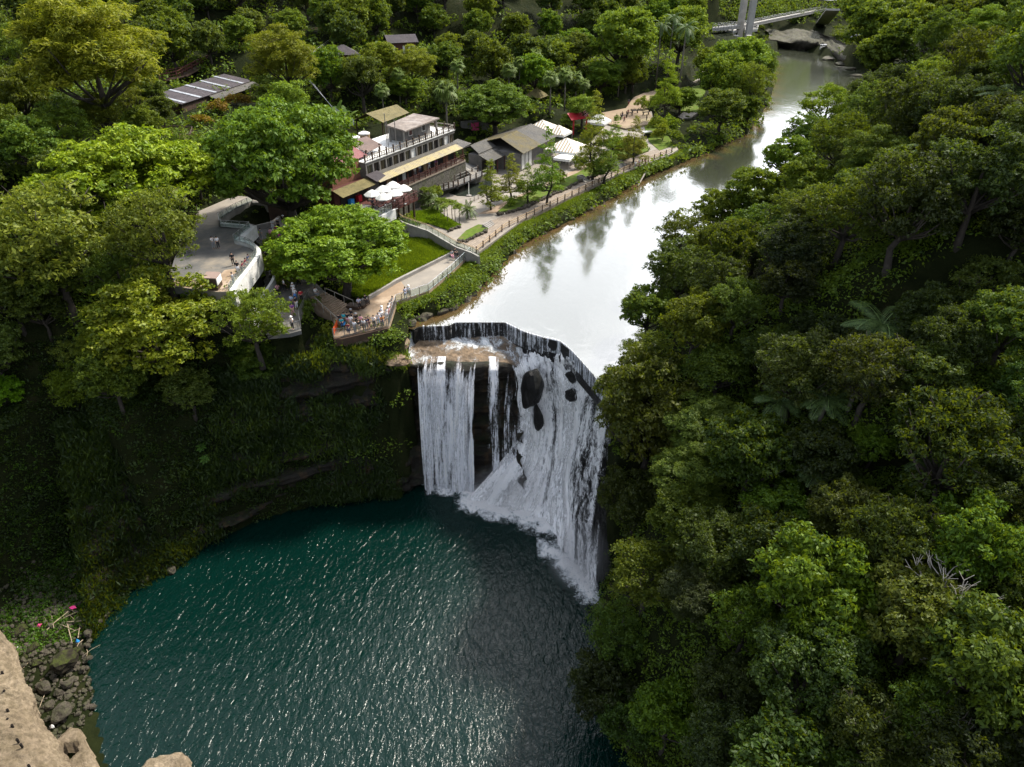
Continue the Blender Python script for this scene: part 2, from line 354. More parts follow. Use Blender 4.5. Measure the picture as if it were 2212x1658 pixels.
# ---------- materials of the setting
M = {}
def mat_soil():
    m, nt, out = newmat('forest floor'); b = nt.new('ShaderNodeBsdfPrincipled'); tc = nt.new('ShaderNodeTexCoord').outputs['Object']
    c = nt.ramp(nt.noise(tc, .35, 8, .7), [(.3, (.006, .009, .003)), (.55, (.014, .018, .006)), (.75, (.024, .02, .01))])
    nt.link(c, b.inputs['Base Color']); b.inputs['Roughness'].default_value = 1; b.inputs['Specular IOR Level'].default_value = .05
    nt.link(nt.bump(nt.noise(tc, 3, 6, .7), .8, .3), b.inputs['Normal']); nt.link(b.outputs[0], out.inputs[0]); return m
def mat_rock(name, c1, c2, moss, bands=1.2, rough=.75, mossamt=.5, stain=None):
    m, nt, out = newmat(name); b = nt.new('ShaderNodeBsdfPrincipled'); tc = nt.new('ShaderNodeTexCoord').outputs['Object']
    st = nt.noise(nt.mapping(tc, (.12, .12, bands)), 1.0, 8, .65, .6)
    c = nt.ramp(st, [(.3, c2), (.62, c1)])
    fine = nt.noise(tc, 2.2, 8, .75)
    c = nt.mix(nt.math('MULTIPLY', nt.ramp(fine, [(.4, 1), (.6, 0)]), .6), c, tuple(x*.35 for x in c2))
    if stain: 
        s2 = nt.noise(nt.mapping(tc, (1.2, 1.2, .12)), 1.0, 5, .6); c = nt.mix(nt.math('MULTIPLY', nt.ramp(s2, [(.5, 0), (.66, 1)]), .8), c, stain)
    g = nt.new('ShaderNodeNewGeometry'); sx = nt.new('ShaderNodeSeparateXYZ'); nt.link(g.outputs['Normal'], sx.inputs[0])
    up = nt.math('MULTIPLY', nt.ramp(sx.outputs[2], [(.25, 0), (.8, 1)]), nt.ramp(nt.noise(tc, .9, 5, .7), [(.4, 0), (.6, 1)]))
    c = nt.mix(nt.math('MULTIPLY', up, mossamt), c, moss)
    nt.link(c, b.inputs['Base Color']); b.inputs['Roughness'].default_value = rough; b.inputs['Specular IOR Level'].default_value = .25
    h = nt.math('ADD', nt.math('ADD', st, nt.math('MULTIPLY', fine, .5)), nt.math('MULTIPLY', nt.noise(tc, 7, 6, .75), .25)); nt.link(nt.bump(h, 1.0, .45), b.inputs['Normal'])
    nt.link(b.outputs[0], out.inputs[0]); return m
def mat_water(name, base, rough, layers, spec=.5, ior=1.33, shallow=None):
    m, nt, out = newmat(name); b = nt.new('ShaderNodeBsdfPrincipled'); tc = nt.new('ShaderNodeTexCoord').outputs['Object']
    b.inputs['Roughness'].default_value = rough; b.inputs['IOR'].default_value = ior
    b.inputs['Specular IOR Level'].default_value = spec
    col = base
    if shallow:
        a = nt.new('ShaderNodeAttribute', attribute_name='shore').outputs['Fac']
        n = nt.math('ADD', a, nt.math('MULTIPLY', nt.math('SUBTRACT', nt.noise(tc, .35, 5, .6), .5), .5))
        col = nt.mix(nt.ramp(n, [(.15, 0), (.85, 1)]), base, shallow); nt.link(col, b.inputs['Base Color'])
    else: b.inputs['Base Color'].default_value = (*base, 1)
    prev = None
    for sc, st, dist, stretch, rot in layers:
        nd = nt.new('ShaderNodeBump'); nd.inputs['Strength'].default_value = st; nd.inputs['Distance'].default_value = dist
        nt.link(nt.noise(nt.mapping(tc, stretch, (0, 0, rot)), sc, 3, .55, .8), nd.inputs['Height'])
        if prev is not None: nt.link(prev, nd.inputs['Normal'])
        prev = nd.outputs[0]
    nt.link(prev, b.inputs['Normal']); nt.link(b.outputs[0], out.inputs[0]); return m
def mat_fall(name, su=1.6, sv=.09, tint=(.9, .92, .98), soft=.11, w=(.55, .25, .2)):
    """falling water: white threads, clear between them; attribute dens says how much water runs there"""
    m, nt, out = newmat(name); uv = nt.new('ShaderNodeTexCoord').outputs['UV']
    d = nt.new('ShaderNodeAttribute', attribute_name='dens').outputs['Fac']
    n1 = nt.noise(nt.mapping(uv, (su, sv, 1)), 1.0, 6, .68, .5)
    n2 = nt.noise(nt.mapping(uv, (su*4, sv*5, 1)), 1.0, 4, .7, 1.2)
    n3 = nt.noise(nt.mapping(uv, (su*2.2, su*.9, 1)), 1.4, 5, .75, 1.0)
    s = nt.math('ADD', nt.math('MULTIPLY', n1, w[0]), nt.math('ADD', nt.math('MULTIPLY', n2, w[1]), nt.math('MULTIPLY', n3, w[2])))
    s0 = s; s = nt.math('ADD', nt.math('MULTIPLY', nt.math('SUBTRACT', s, .5), 3.4), d)
    a = nt.new('ShaderNodeMapRange', interpolation_type='SMOOTHSTEP'); nt.link(s, a.inputs[0])
    a.inputs[1].default_value = .5-soft; a.inputs[2].default_value = .5+soft*2.6
    am = nt.math('MULTIPLY', a.outputs[0], .97)
    wc = nt.ramp(s, [(.45, tuple(x*.62 for x in tint)), (.85, tint), (1, (.98, .98, .98))])  # strand shading painted into the water colour: darker where thin, white highlights where dense
    df = nt.new('ShaderNodeBsdfDiffuse'); nt.link(wc, df.inputs[0])
    tr = nt.new('ShaderNodeBsdfTranslucent'); nt.link(wc, tr.inputs[0])
    gl = nt.new('ShaderNodeBsdfGlossy'); gl.inputs['Roughness'].default_value = .3
    bm = nt.bump(nt.math('ADD', n2, n3), .8, .25)
    for q in (df, tr, gl): nt.link(bm, q.inputs['Normal'])
    x = nt.new('ShaderNodeMixShader'); x.inputs[0].default_value = .12; nt.link(df.outputs[0], x.inputs[1]); nt.link(tr.outputs[0], x.inputs[2])
    y = nt.new('ShaderNodeMixShader'); y.inputs[0].default_value = .04; nt.link(x.outputs[0], y.inputs[1]); nt.link(gl.outputs[0], y.inputs[2])
    t = nt.new('ShaderNodeBsdfTransparent'); z = nt.new('ShaderNodeMixShader')
    nt.link(am, z.inputs[0]); nt.link(t.outputs[0], z.inputs[1]); nt.link(y.outputs[0], z.inputs[2]); nt.link(z.outputs[0], out.inputs[0])
    return m
M['soil'] = mat_soil()
M['cliff'] = mat_rock('dark wet cliff rock', (.03, .025, .019), (.006, .0055, .005), (.01, .018, .004), 1.0, .6, .7, stain=(.06, .036, .016))
M['wetrock'] = mat_rock('black wet rock', (.02, .019, .018), (.004, .004, .004), (.02, .025, .01), .8, .35, .3)
M['shelf'] = mat_rock('brown wet sandstone', (.34, .24, .15), (.12, .085, .055), (.06, .05, .03), .6, .4, .2)
M['boulder'] = mat_rock('grey brown boulder', (.13, .11, .085), (.035, .03, .024), (.05, .06, .02), .5, .85, .6)
M['mossrock'] = mat_rock('mossy boulder', (.04, .033, .02), (.014, .011, .007), (.045, .06, .008), .5, .9, 1.0)
M['sand'] = mat_rock('pale sandstone', (.36, .29, .2), (.17, .13, .085), (.09, .07, .035), .4, .85, .5)
M['fall'] = mat_fall('falling water')
M['cascade'] = mat_fall('tumbling white water', .75, .16, (.97, .98, 1.0), .16, (.35, .25, .4))
M['thread'] = mat_fall('thin threads of water', 2.6, .2, (.8, .84, .9), .1)
M['foam'] = mat_fall('foam', .5, .5, (.85, .9, .93), .22)
M['river'] = mat_water('still river water', (.03, .034, .022), .09, [(.22, .12, .25, (1, .5, 1), .3), (.7, .1, .12, (1, .6, 1), 0), (2.6, .08, .04, (1, .5, 1), .5)], spec=.85, ior=1.6, shallow=(.085, .055, .022))
M['pool'] = mat_water('deep teal pool water', (.0007, .0115, .0088), .16, [(.5, .5, .45, (1, .55, 1), -.55), (2.1, .7, .21, (1, .5, 1), -.75), (5.0, .5, .06, (1, .6, 1), -.3)], spec=.48, ior=1.33)

# ---------- terrain
def axis(a, b, mid0, mid1, fine, grow, mx):
    r = list(np.arange(mid0, mid1, fine)); s = fine; x = r[-1]
    while x < b: s = min(s*grow, mx); x += s; r.append(x)
    l = []; s = fine; x = mid0
    while x > a: s = min(s*grow, mx); x -= s; l.append(x)
    return np.array(l[::-1]+r)
gx = axis(-260, 380, -62, 62, .85, 1.03, 5); gy = axis(8, 700, 24, 110, .85, 1.025, 5)
GX, GY = np.meshgrid(gx, gy); GZ = ground(GX, GY)
nx, ny = len(gx), len(gy)
V = np.stack([GX.ravel(), GY.ravel(), GZ.ravel()], 1)
idx = np.arange(nx*ny).reshape(ny, nx)
Fq = np.stack([idx[:-1, :-1], idx[:-1, 1:], idx[1:, 1:], idx[1:, :-1]], -1).reshape(-1, 4)
tag(obj('ground', np_mesh('ground', V, Fq, M['soil'], True)), kind='structure')

# ---------- river and pool
def off(pl, dx, dy=0): return [(x+dx, y+dy) for x, y in [q[:2] for q in pl]]
def sheet(name, poly, z, mat, step=1.4, shore=None):
    xs = [p[0] for p in poly]; ys = [p[1] for p in poly]
    bm = bmesh.new(); vs = [bm.verts.new((x, y, z)) for x, y in poly]; bm.faces.new(vs)
    bmesh.ops.triangulate(bm, faces=bm.faces[:])
    me = bpy.data.meshes.new(name); bm.to_mesh(me); bm.free(); me.materials.append(mat)
    return obj(name, me)
rivpoly = [c[:2] for c in CREST] + off(RBANK, 9) + [(300, 330), (150, 420), (120, 385)] + off(LBANK[::-1], -4)[0:len(LBANK)-1] + [(CREST[0][0]-2.5, CREST[0][1]+1.0)]
# river as a fine strip grid so that the shallow brown edge can follow the left bank
lb = np.array([c[:2] for c in LBANK]); 
def build_river():
    from mathutils.geometry import delaunay_2d_cdt
    vs = [Vector(p) for p in rivpoly]; nb = len(vs)
    for st, x0, x1, y0, y1 in ((2.2, -30, 70, 62, 150), (5, -30, 300, 150, 420)):
        X, Y = np.meshgrid(np.arange(x0, x1, st), np.arange(y0, y1, st)); X = X.ravel(); Y = Y.ravel(); k = inside(X, Y, rivpoly)
        vs += [Vector((a, b)) for a, b in zip(X[k], Y[k])]
    r = delaunay_2d_cdt(vs, [(i, (i+1) % nb) for i in range(nb)], [], 1, 1e-4)
    k0 = [(v.x, v.y, 0) for v in r[0]]; fs = []
    for f in r[2]:
        c = sum((r[0][i] for i in f), Vector((0, 0)))/len(f)
        if inside(np.array([c.x]), np.array([c.y]), rivpoly)[0]: fs.append(f)
    me = bpy.data.meshes.new('river'); me.from_pydata(k0, [], fs); me.materials.append(M['river'])
    co_ = np.empty(len(me.vertices)*3, dtype=np.float32); me.vertices.foreach_get('co', co_); co_ = co_.reshape(-1, 3)
    d, _ = seg_dist(co_[:, 0].astype(float), co_[:, 1].astype(float), [c[:2] for c in LBANK], False)
    at = me.attributes.new('shore', 'FLOAT', 'POINT'); at.data.foreach_set('value', np.clip(1-d/4.0, 0, 1).astype(np.float32))
    tag(obj('river', me), kind='structure')
build_river()
tag(sheet('pool_water', [(-75, 5), (40, 5), (40, 66), (20, 80), (0, 86), (-30, 84), (-60, 80), (-75, 60)], POOLZ, M['pool']), kind='structure')

# ---------- lofted surfaces
def catmull(P0, P1, P2, P3, t):
    return .5*((2*P1)+(-P0+P2)*t+(2*P0-5*P1+4*P2-P3)*t*t+(-P0+3*P1-3*P2+P3)*t**3)
def resample(A, n):
    """A: (k, m, c) along axis 0 -> n rows"""
    k = len(A); out = []
    for i in range(n):
        s = i/(n-1)*(k-1); j = min(int(s), k-2); t = s-j
        out.append(catmull(A[max(j-1, 0)], A[j], A[j+1], A[min(j+2, k-1)], t))
    return np.array(out)
def loft(grid, nu, nv):
    """grid [col][row] of (x,y,z,...) -> (nu, nv, c)"""
    A = np.array(grid, dtype=float); A = resample(A, nu); A = resample(A.transpose(1, 0, 2), nv).transpose(1, 0, 2); return A
def grid_mesh(name, A, mat, dens=None, smooth=True, uvs=None, thr=None):
    nu, nv = A.shape[:2]; ix = np.arange(nu*nv).reshape(nu, nv)
    Fq = np.stack([ix[:-1, :-1], ix[:-1, 1:], ix[1:, 1:], ix[1:, :-1]], -1).reshape(-1, 4)
    if thr is not None: Fq = Fq[np.asarray(dens).ravel()[Fq].max(1) > thr]
    if uvs is None:
        du = np.concatenate([[0], np.cumsum(np.linalg.norm(np.diff(A[:, nv//3, :3], axis=0), axis=1))])
        dv = np.concatenate([np.zeros((nu, 1)), np.cumsum(np.linalg.norm(np.diff(A[:, :, :3], axis=1), axis=2), axis=1)], 1)
        uvs = np.stack([np.repeat(du[:, None], nv, 1), dv], -1)
    me = np_mesh(name, A[:, :, :3].reshape(-1, 3), Fq, mat, smooth, uvs.reshape(-1, 2))
    if dens is not None:
        at = me.attributes.new('dens', 'FLOAT', 'POINT'); at.data.foreach_set('value', np.asarray(dens, dtype=np.float32).ravel())
    return me
def normals(A):
    gu = np.gradient(A[:, :, :3], axis=0); gv = np.gradient(A[:, :, :3], axis=1); n = np.cross(gu, gv)
    n /= np.linalg.norm(n, axis=2, keepdims=True)+1e-9
    return n
def fbm2(U, V_, s, seed, octv=4):
    t = 0; a = 1; tot = 0
    for o in range(octv):
        t = t+a*vnoise(U+37*o, V_-11*o, s/2**o, seed+o); tot += a; a *= .5
    return t/tot
def ow(l): return l
# cliff under and left of the falls
cols = [((140, 920, -7), (200, 1380)), ((230, 880, -5.5), (255, 1300)), ((330, 850, -4), (330, 1240)), ((450, 820, -3), (430, 1185)), ((580, 795, -1.5), (560, 1125)), ((680, 770, -.3), (690, 1092)), ((760, 762, -.3), (800, 1075)),
        ((840, 772, -1.5), (870, 1062)), ((903, 785, -3), (905, 1058)), ((1000, 785, -3.2), (1000, 1056)), ((1100, 787, -3.6), (1090, 1060)), ((1135, 795, -4.5), (1140, 1100))]
G = []
for i, (t, b) in enumerate(cols):
    T = np.array(P(*t)); Bb = np.array(P(b[0], b[1], POOLZ)); rec = (0, 0, 0, 0, .3, .8, 1.6, 2.6, 3.4, 3.4, 3.0, 2)[i]
    col = [T+np.array([0, 5.0, 1.2 if i < 7 else -1.2]), T+np.array([0, .8, .05 if i < 7 else -.25]), T+np.array([0, 0, -.5])]
    for f in (.12, .3, .5, .72, .9):
        q = T*(1-f)+Bb*f; q[1] += rec*math.sin(math.pi*min(1, f*1.1)); col.append(q)
    col += [Bb+np.array([0, rec*.15, 0]), Bb+np.array([0, 0, -3.0])]
    G.append(col)
A = loft(G, 340, 150); N = normals(A)
U = np.repeat(np.linspace(0, 75, 340)[:, None], 150, 1); Z = A[:, :, 2]
lay = (fbm2(U*.25, Z*1.6, 2.0, 5)-.5)*2.2+(fbm2(U, Z*2.4, 6, 9)-.5)*1.6+(np.floor(Z*.7+fbm2(U, Z, 9, 3)*2) % 2)*.45
sgn = -1 if N[200, 80, 1] > 0 else 1
edge = np.clip((np.arange(150)-8)/22, .05, 1)[None, :]
A[:, :, :3] += N*sgn*(lay*1.15*edge)[:, :, None]
CLIFF = A.copy(); CLIFF[:, :, :3] += N*sgn*.15
tag(obj('cliff', grid_mesh('cliff', A, M['cliff'], smooth=False)), kind='structure')

# right falls: rock steps and the water over them.  rows: crest, foot of weir, step, middle, lower, base
cc = [[(1092, 702, -.5), (1090, 730, -2.3), (1104, 786, -3.6), (1118, 860, -8.5), (1105, 960, -15), (1010, 1078, POOLZ)],
      [(1140, 722, -.5), (1132, 752, -2.3), (1140, 800, -4.2), (1148, 880, -9), (1140, 985, -15.5), (1075, 1098, POOLZ)],
      [(1175, 733, -.5), (1166, 757, -1.7), (1172, 805, -4.6), (1180, 885, -9.5), (1175, 1000, -16), (1140, 1118, POOLZ)],
      [(1212, 742, -.5), (1204, 764, -1.6), (1203, 818, -4.8), (1207, 905, -10), (1200, 1030, -17), (1192, 1140, POOLZ)],
      [(1242, 766, -.5), (1233, 787, -1.6), (1225, 845, -5.4), (1222, 945, -11.5), (1215, 1065, -17.5), (1210, 1190, POOLZ)],
      [(1290, 822, -.5), (1279, 838, -1.7), (1262, 890, -6), (1252, 985, -12), (1240, 1100, -17.5), (1240, 1240, POOLZ)],
      [(1322, 862, -.5), (1311, 876, -1.7), (1298, 930, -6.5), (1296, 1020, -12), (1290, 1130, -17.5), (1280, 1290, POOLZ)],
      [(1360, 900, -.5), (1350, 918, -2), (1350, 975, -6.5), (1350, 1050, -12), (1345, 1160, -17.5), (1330, 1310, POOLZ)]]
G = [[P(*p) for p in c] for c in cc]
A0 = loft(G, 200, 200); N = normals(A0); sgn = -1 if N[100, 100, 2] < 0 else 1; N = N*sgn
U = np.repeat(np.linspace(0, 34, 200)[:, None], 200, 1); Vv = np.repeat(np.linspace(0, 26, 200)[None, :], 200, 0)
ridge = np.abs(fbm2(U*1.4, Vv*.5, 5, 21)-.5)*2
rk = (fbm2(U, Vv, 5, 22)-.5)*2.6+(fbm2(U*2, Vv*1.2, 2.4, 23)-.5)*1.3-ridge*.6
fade = np.clip(Vv/2.0, 0, 1)
rock = A0.copy(); rock[:, :, :3] += N*(rk*1.15*fade-.7)[:, :, None]
rock[:, -1, 2] -= 3
tag(obj('rock_face', grid_mesh('rock_face', rock, M['wetrock'], smooth=False)), kind='structure')
wt_ = A0.copy(); wn = np.maximum(rk*.55*fade-.35, -.6)+(fbm2(U*3, Vv*.8, 1.6, 31)-.5)*.5*fade
wt_[:, :, :3] += N*(wn+.05)[:, :, None]
wt_[:, -1, 2] = POOLZ+.02
u01 = U/34; v01 = Vv/26
dens = .60+.4*(fbm2(U, Vv*.3, 4, 41)-.5)*2+.62*(fbm2(U*1.3+Vv*.12, Vv*.10, 2.6, 47)-.5)*2+.25*(fbm2(U*1.5, Vv*1.1, 2.0, 48)-.5)*2*np.clip(Vv/4, 0, 1)
dens += .35*np.exp(-((u01-.55)/.09)**2)*(v01 > .15)            # thick white fall beside the black rock
dens += .30*np.exp(-((u01-.05-.1*v01)/.07)**2)*(v01 > .2)
dens += .25*np.clip((v01-.62)/.2, 0, 1)*(u01 < .62)
dens -= .35*np.exp(-((v01-.02)/.07)**2)*np.where(u01 > .5, .25, 1)                         # dark weir wall with thin threads
dens -= .32*np.clip((v01-.45)/.3, 0, 1)*np.clip((u01-.66)/.1, 0, 1)
dens += .12*np.clip((v01-.85)/.1, 0, 1)
dens -= np.clip((u01-.86)/.08, 0, 1)
fallT = Thing('waterfall', (P(1150, 1090, POOLZ)), 'wide white horseshoe waterfall pouring from the river weir into the teal pool', 'waterfall')
def fpart(name, me, label=None):
    me.transform(Matrix.Translation(-fallT.b)); o = obj(name, me, fallT.e)
    if label: o['label'] = label
    return o
fpart('cascade', grid_mesh('cascade', wt_, M['cascade'], dens+.18), 'broken white cascade over stepped rock on the right')
w2 = A0.copy(); w2[:, :, :3] += N*(wn+.45+(fbm2(U*2, Vv*.6, 2.2, 51)-.5)*.9)[:, :, None]; w2[:, -1, 2] = POOLZ+.03
fpart('spray_veil', grid_mesh('spray_veil', w2[:, 30:], M['cascade'], (dens-.5)[:, 30:]), 'fine veil of spray in front of the cascade')

# free falling curtains on the left
def curtain(name, xs, topz, botx, thick, dfun, seed, mat='fall', label=None, y0=0):
    n = len(xs); G = []
    for i, x in enumerate(xs):
        T = np.array(P(x, 784, topz)); Bb = np.array(P(botx[i], 1057, POOLZ)); c = []
        for f in (0, .02, .08, .2, .4, .65, .85, 1):
            q = T*(1-f)+Bb*f; k = math.sqrt(f); q[:2] = T[:2]*(1-k)+Bb[:2]*k; q[1] += y0-.25; c.append(q)
        c[0] = T+np.array([0, 1.2, .25]); G.append(c)
    A = loft(G, 120, 120); U = np.repeat(np.linspace(0, abs(A[-1, 0, 0]-A[0, 0, 0]), 120)[:, None], 120, 1); Vv = np.repeat(np.linspace(0, 18.5, 120)[None, :], 120, 0)
    A[:, :, 1] -= (fbm2(U*2.4, Vv*.25, 2.4, seed)-.4)*thick*(.2+Vv/18); A[:, -1, 2] = POOLZ+.02
    uu = U/U.max(); uu = uu+(fbm2(U*.5, Vv, 2.2, seed+9)-.5)*.12; d = dfun(uu, Vv/18.5)+.55*(fbm2(U*2, Vv*.15, 2.2, seed+3)-.5)*2
    return fpart(name, grid_mesh(name, A, M[mat], d), label)
def d1(u, v): return .40+.34*np.clip((v-.05)/.3, 0, 1)-.10*np.clip((v-.7)/.3, 0, 1)-.12*np.exp(-((v-.05)/.08)**2)+.16*np.exp(-((u-.25)/.16)**2)+.10*np.exp(-((u-.8)/.14)**2)-.22*np.exp(-((u-.52)/.05)**2)-.6*(np.clip((.03-u)/.03, 0, 1)+np.clip((u-.97)/.03, 0, 1))-.4*np.exp(-((u-.12)/.035)**2)*np.clip(1-v/.25, 0, 1)
def d2(u, v): return .72*np.exp(-((u-.35-.12*v)/.34)**2)-.02-.6*(np.clip((.1-u)/.1, 0, 1)+np.clip((u-.9)/.1, 0, 1))
curtain('left_curtain', (903, 930, 965, 1000, 1030), -2.9, (916, 938, 968, 996, 1022), 1.3, d1, 60, label='tall bluish white curtain of falling water on the left')
curtain('left_curtain_spray', (903, 930, 965, 1000, 1030), -2.9, (912, 938, 968, 998, 1026), 2.0, lambda u, v: d1(u, v)-.35+.15*v, 64, y0=-.5)
curtain('thin_curtain', (1052, 1062, 1078, 1092), -3.1, (1046, 1062, 1082, 1100), .8, d2, 70, label='thin veil of water in the dark recess')
curtain('edge_curtain', (1096, 1108, 1125), -3.6, (1080, 1100, 1125), .8, lambda u, v: .48+.12*np.clip(.3-v, 0, 1)-.5*np.clip((.15-u)/.15, 0, 1), 74, y0=-.4)

# weir wall with threads, and the brown rock shelf below it
cr = [Vector(c) for c in CREST[:-1]]
def offset_line(pts, d):
    r = []
    for i, p in enumerate(pts):
        t = (pts[min(i+1, len(pts)-1)]-pts[max(i-1, 0)]); t.z = 0; t.normalize(); r.append(p+Vector((t.y, -t.x, 0))*d)
    return r
weir = MB(); of = offset_line(cr, .12); ob = offset_line(cr, -.25); n = len(cr); b0 = 0
for i in range(n): weir.v += [(of[i].x, of[i].y, -.03), (ob[i].x, ob[i].y, -.02), (of[i].x, of[i].y, -3.2), (ob[i].x, ob[i].y, -3.2)]
for i in range(n-1):
    a = 4*i; c = a+4; weir.f += [(a, c, c+1, a+1), (a+2, c+2, c, a), (a+1, c+1, c+3, a+3)]
weir.f += [(0, 1, 3, 2), (4*n-4, 4*n-2, 4*n-1, 4*n-3)]
tag(weir.build('weir', M['wetrock']), 'low dark curved weir wall along the brink of the falls', 'weir')
shelf = [[(885, 712, -.9), (880, 735, -1.6), (868, 760, -2.5), (872, 786, -3.0), (872, 790, -4.0)],
         [(905, 722, -1.6), (903, 742, -2.1), (900, 765, -2.7), (903, 784, -3.0), (903, 789, -4.0)],
         [(950, 722, -1.8), (950, 742, -2.2), (950, 762, -2.6), (952, 782, -3.0), (952, 788, -4.0)],
         [(1000, 722, -2), (1005, 740, -2.4), (1005, 762, -2.8), (1005, 782, -3.1), (1005, 788, -4.1)],
         [(1050, 725, -2), (1052, 742, -2.5), (1055, 765, -2.9), (1055, 782, -3.2), (1055, 788, -4.2)],
         [(1095, 728, -2), (1098, 745, -2.6), (1103, 765, -3.1), (1105, 785, -3.5), (1105, 791, -4.4)],
         [(1130, 745, -2.3), (1128, 760, -2.8), (1125, 780, -3.6), (1125, 796, -4.5), (1125, 802, -5.2)]]
A = loft([[P(*p) for p in c] for c in shelf], 150, 60); U = np.repeat(np.linspace(0, 20, 150)[:, None], 60, 1); Vv = np.repeat(np.linspace(0, 7, 60)[None, :], 150, 0)
h = fbm2(U, Vv*2, 4, 81); hs = np.floor(h*7)/7*1.0+h*.25
S = A.copy(); S[:, :, 2] += (hs-.6)*.9*np.clip((54-np.arange(60))/8, 0, 1)[None, :]; S[:, :, 1] += (h-.5)*.8
S[:, 0, 2] -= 1.5
tag(obj('rock_shelf', grid_mesh('rock_shelf', S, M['shelf'], smooth=False)), kind='structure')
Wt = S[:, :56].copy(); Wt[:, :, 2] += .07; u01 = (U/20)[:, :56]; v01 = (Vv/7)[:, :56]
d = .42+.4*(fbm2(U, Vv*1.5, 3, 91)-.5)[:, :56]*2+.5*np.exp(-((u01-.08)/.07)**2)*np.clip(1.1-v01, 0, 1)+.3*np.exp(-((v01-.25)/.14)**2)*(u01 > .35)-.3*np.exp(-((u01-.42)/.14)**2)*np.clip((v01-.4)*3, 0, 1)
fpart('shelf_water', grid_mesh('shelf_water', Wt, M['foam'], d), 'thin white water sliding over the brown rock shelf')
# threads running down the weir
def thread_strip(i0, i1, z1, dn, seed):
    L = offset_line(cr, .2)[i0:i1]; G = []
    for p in L:
        G.append([(p.x, p.y+.35, .1), (p.x, p.y, .02), (p.x, p.y, z1*.5), (p.x, p.y-.1, z1)])
    A = loft(G, 40*(i1-i0), 14)
    fpart('weir_threads', grid_mesh('weir_threads', A, M['thread'], np.full(A.shape[:2], dn)), 'thin threads of water down the dark weir wall')
thread_strip(1, 5, -2.3, .42, 3); thread_strip(4, 7, -2.2, .52, 5); thread_strip(6, len(cr), -1.8, .58, 6)
# foam on the pool at the foot of the falls
def foam(px_poly, dens_c, lift=.06, seed=0):
    poly = [P(x, y, POOLZ)[:2] for x, y in px_poly]; xs = [p[0] for p in poly]; ys = [p[1] for p in poly]
    X, Y = np.meshgrid(np.arange(min(xs), max(xs), .22), np.arange(min(ys), max(ys), .22), indexing='ij')
    dd, _ = seg_dist(X, Y, poly, True); ins = inside(X, Y, poly); sd = np.where(ins, dd, -dd)
    wob = (fbm2(X, Y, 3, seed+7)-.5)*3
    dn = np.clip((sd+wob)/2.2, -1, 1)*.7+dens_c-.45
    Zs = POOLZ+lift+np.clip(sd/2, 0, 1)*fbm2(X, Y, 1.3, seed)*.45
    A = np.stack([X, Y, Zs], -1); uv = np.stack([X*2.0, Y*2.0], -1)
    fpart('foam', grid_mesh('foam', A, M['foam'], dn-.12*np.clip(1-sd, 0, 2), uvs=uv, thr=-.05))
foam([(905, 1040), (912, 1070), (985, 1074), (985, 1040)], .95, seed=2); foam([(975, 1040), (980, 1066), (1030, 1062), (1032, 1036)], .9, seed=3)
foam([(980, 1060), (995, 1100), (1060, 1122), (1100, 1132), (1140, 1150), (1205, 1172), (1225, 1140), (1200, 1080), (1120, 1040), (1040, 1030)], 1.05, seed=4)
foam([(1158, 1160), (1168, 1200), (1205, 1240), (1262, 1308), (1298, 1300), (1290, 1240), (1240, 1190)], .95, seed=5)

# ---------- boulders
def boulder_mesh(seed, sub=3, flat=.75, name='boulder', mat=None, facet=.35):
    bm = bmesh.new(); bmesh.ops.create_icosphere(bm, subdivisions=sub, radius=1)
    r = random.Random(seed); sh = [Vector((r.gauss(0, 1), r.gauss(0, 1), r.gauss(0, 1))).normalized() for _ in range(12)]; dsh = [r.uniform(.55, .9) for _ in sh]
    off_ = Vector((r.random()*50, r.random()*50, r.random()*50))
    for v in bm.verts:
        p = v.co.normalized(); k = 1.0
        for a, d in zip(sh, dsh):
            t = p.dot(a)
            if t > 0: k = min(k, d/t) if d/t < 1 else k
        k = k*(1-facet*.0)+.14*noise.noise(p*2.2+off_)+.05*noise.noise(p*6+off_)
        v.co = Vector((p.x*k, p.y*k*.85, p.z*k*flat))
    me = bpy.data.meshes.new(name); bm.to_mesh(me); bm.free(); me.materials.append(mat); return me
BL = {}
def boulder(px, py, z, w, label, kind='boulder', seed=None, sc=(1, 1, 1), group=None, sub=3, cat='boulder', name='boulder'):
    s = seed if seed is not None else random.randint(0, 5); key = (s % 6, kind, sub)
    if key not in BL: BL[key] = boulder_mesh(s % 6+3, sub, .75, 'boulder', M[kind])
    x, y, z = P(px, py, z); dpt = proj(x, y, z)[2]; r = w*dpt/F/2
    o = obj(name, BL[key], None, (x, y, z)); o.scale = (r*sc[0], r*sc[1], r*sc[2]); o.rotation_euler = (0, 0, random.random()*6)
    return tag(o, label, cat, group)
b = boulder(1150, 845, -6.0, 52, 'tall black rock jutting out of the white cascade', 'wetrock', 1, (1.0, 1.3, 2.9)); b.rotation_euler = (R(-12), R(4), 0)
b = boulder(1163, 905, -10.2, 30, 'narrow black foot of the tall rock in the middle of the cascade', 'wetrock', 4, (.8, 1.0, 3.0)); b.rotation_euler = (R(-14), R(-6), 0)
b = boulder(1262, 800, -3.0, 24, 'small black rock just under the right half of the weir', 'wetrock', 0, (1, .9, 1.0))
b = boulder(1236, 812, -3.2, 34, 'black rock in the white water just below the curved weir', 'wetrock', 2, (1, 1, 1.5))
b = boulder(1238, 852, -5.5, 40, 'lower black rock parting the right side of the cascade', 'wetrock', 3, (1, .8, 1.2))
b = boulder(1098, 870, -9, 22, 'small dark rock knob at the left edge of the cascade', 'wetrock', 4, (1, 1, 1.4))
boulder(862, 745, -.8, 60, 'brown flat boulder at the left end of the weir', 'shelf', 2, (1, .9, .6)); boulder(850, 778, -1.8, 75, 'low brown slab of rock on the brink left of the shelf', 'shelf', 4, (1.1, .8, .45))
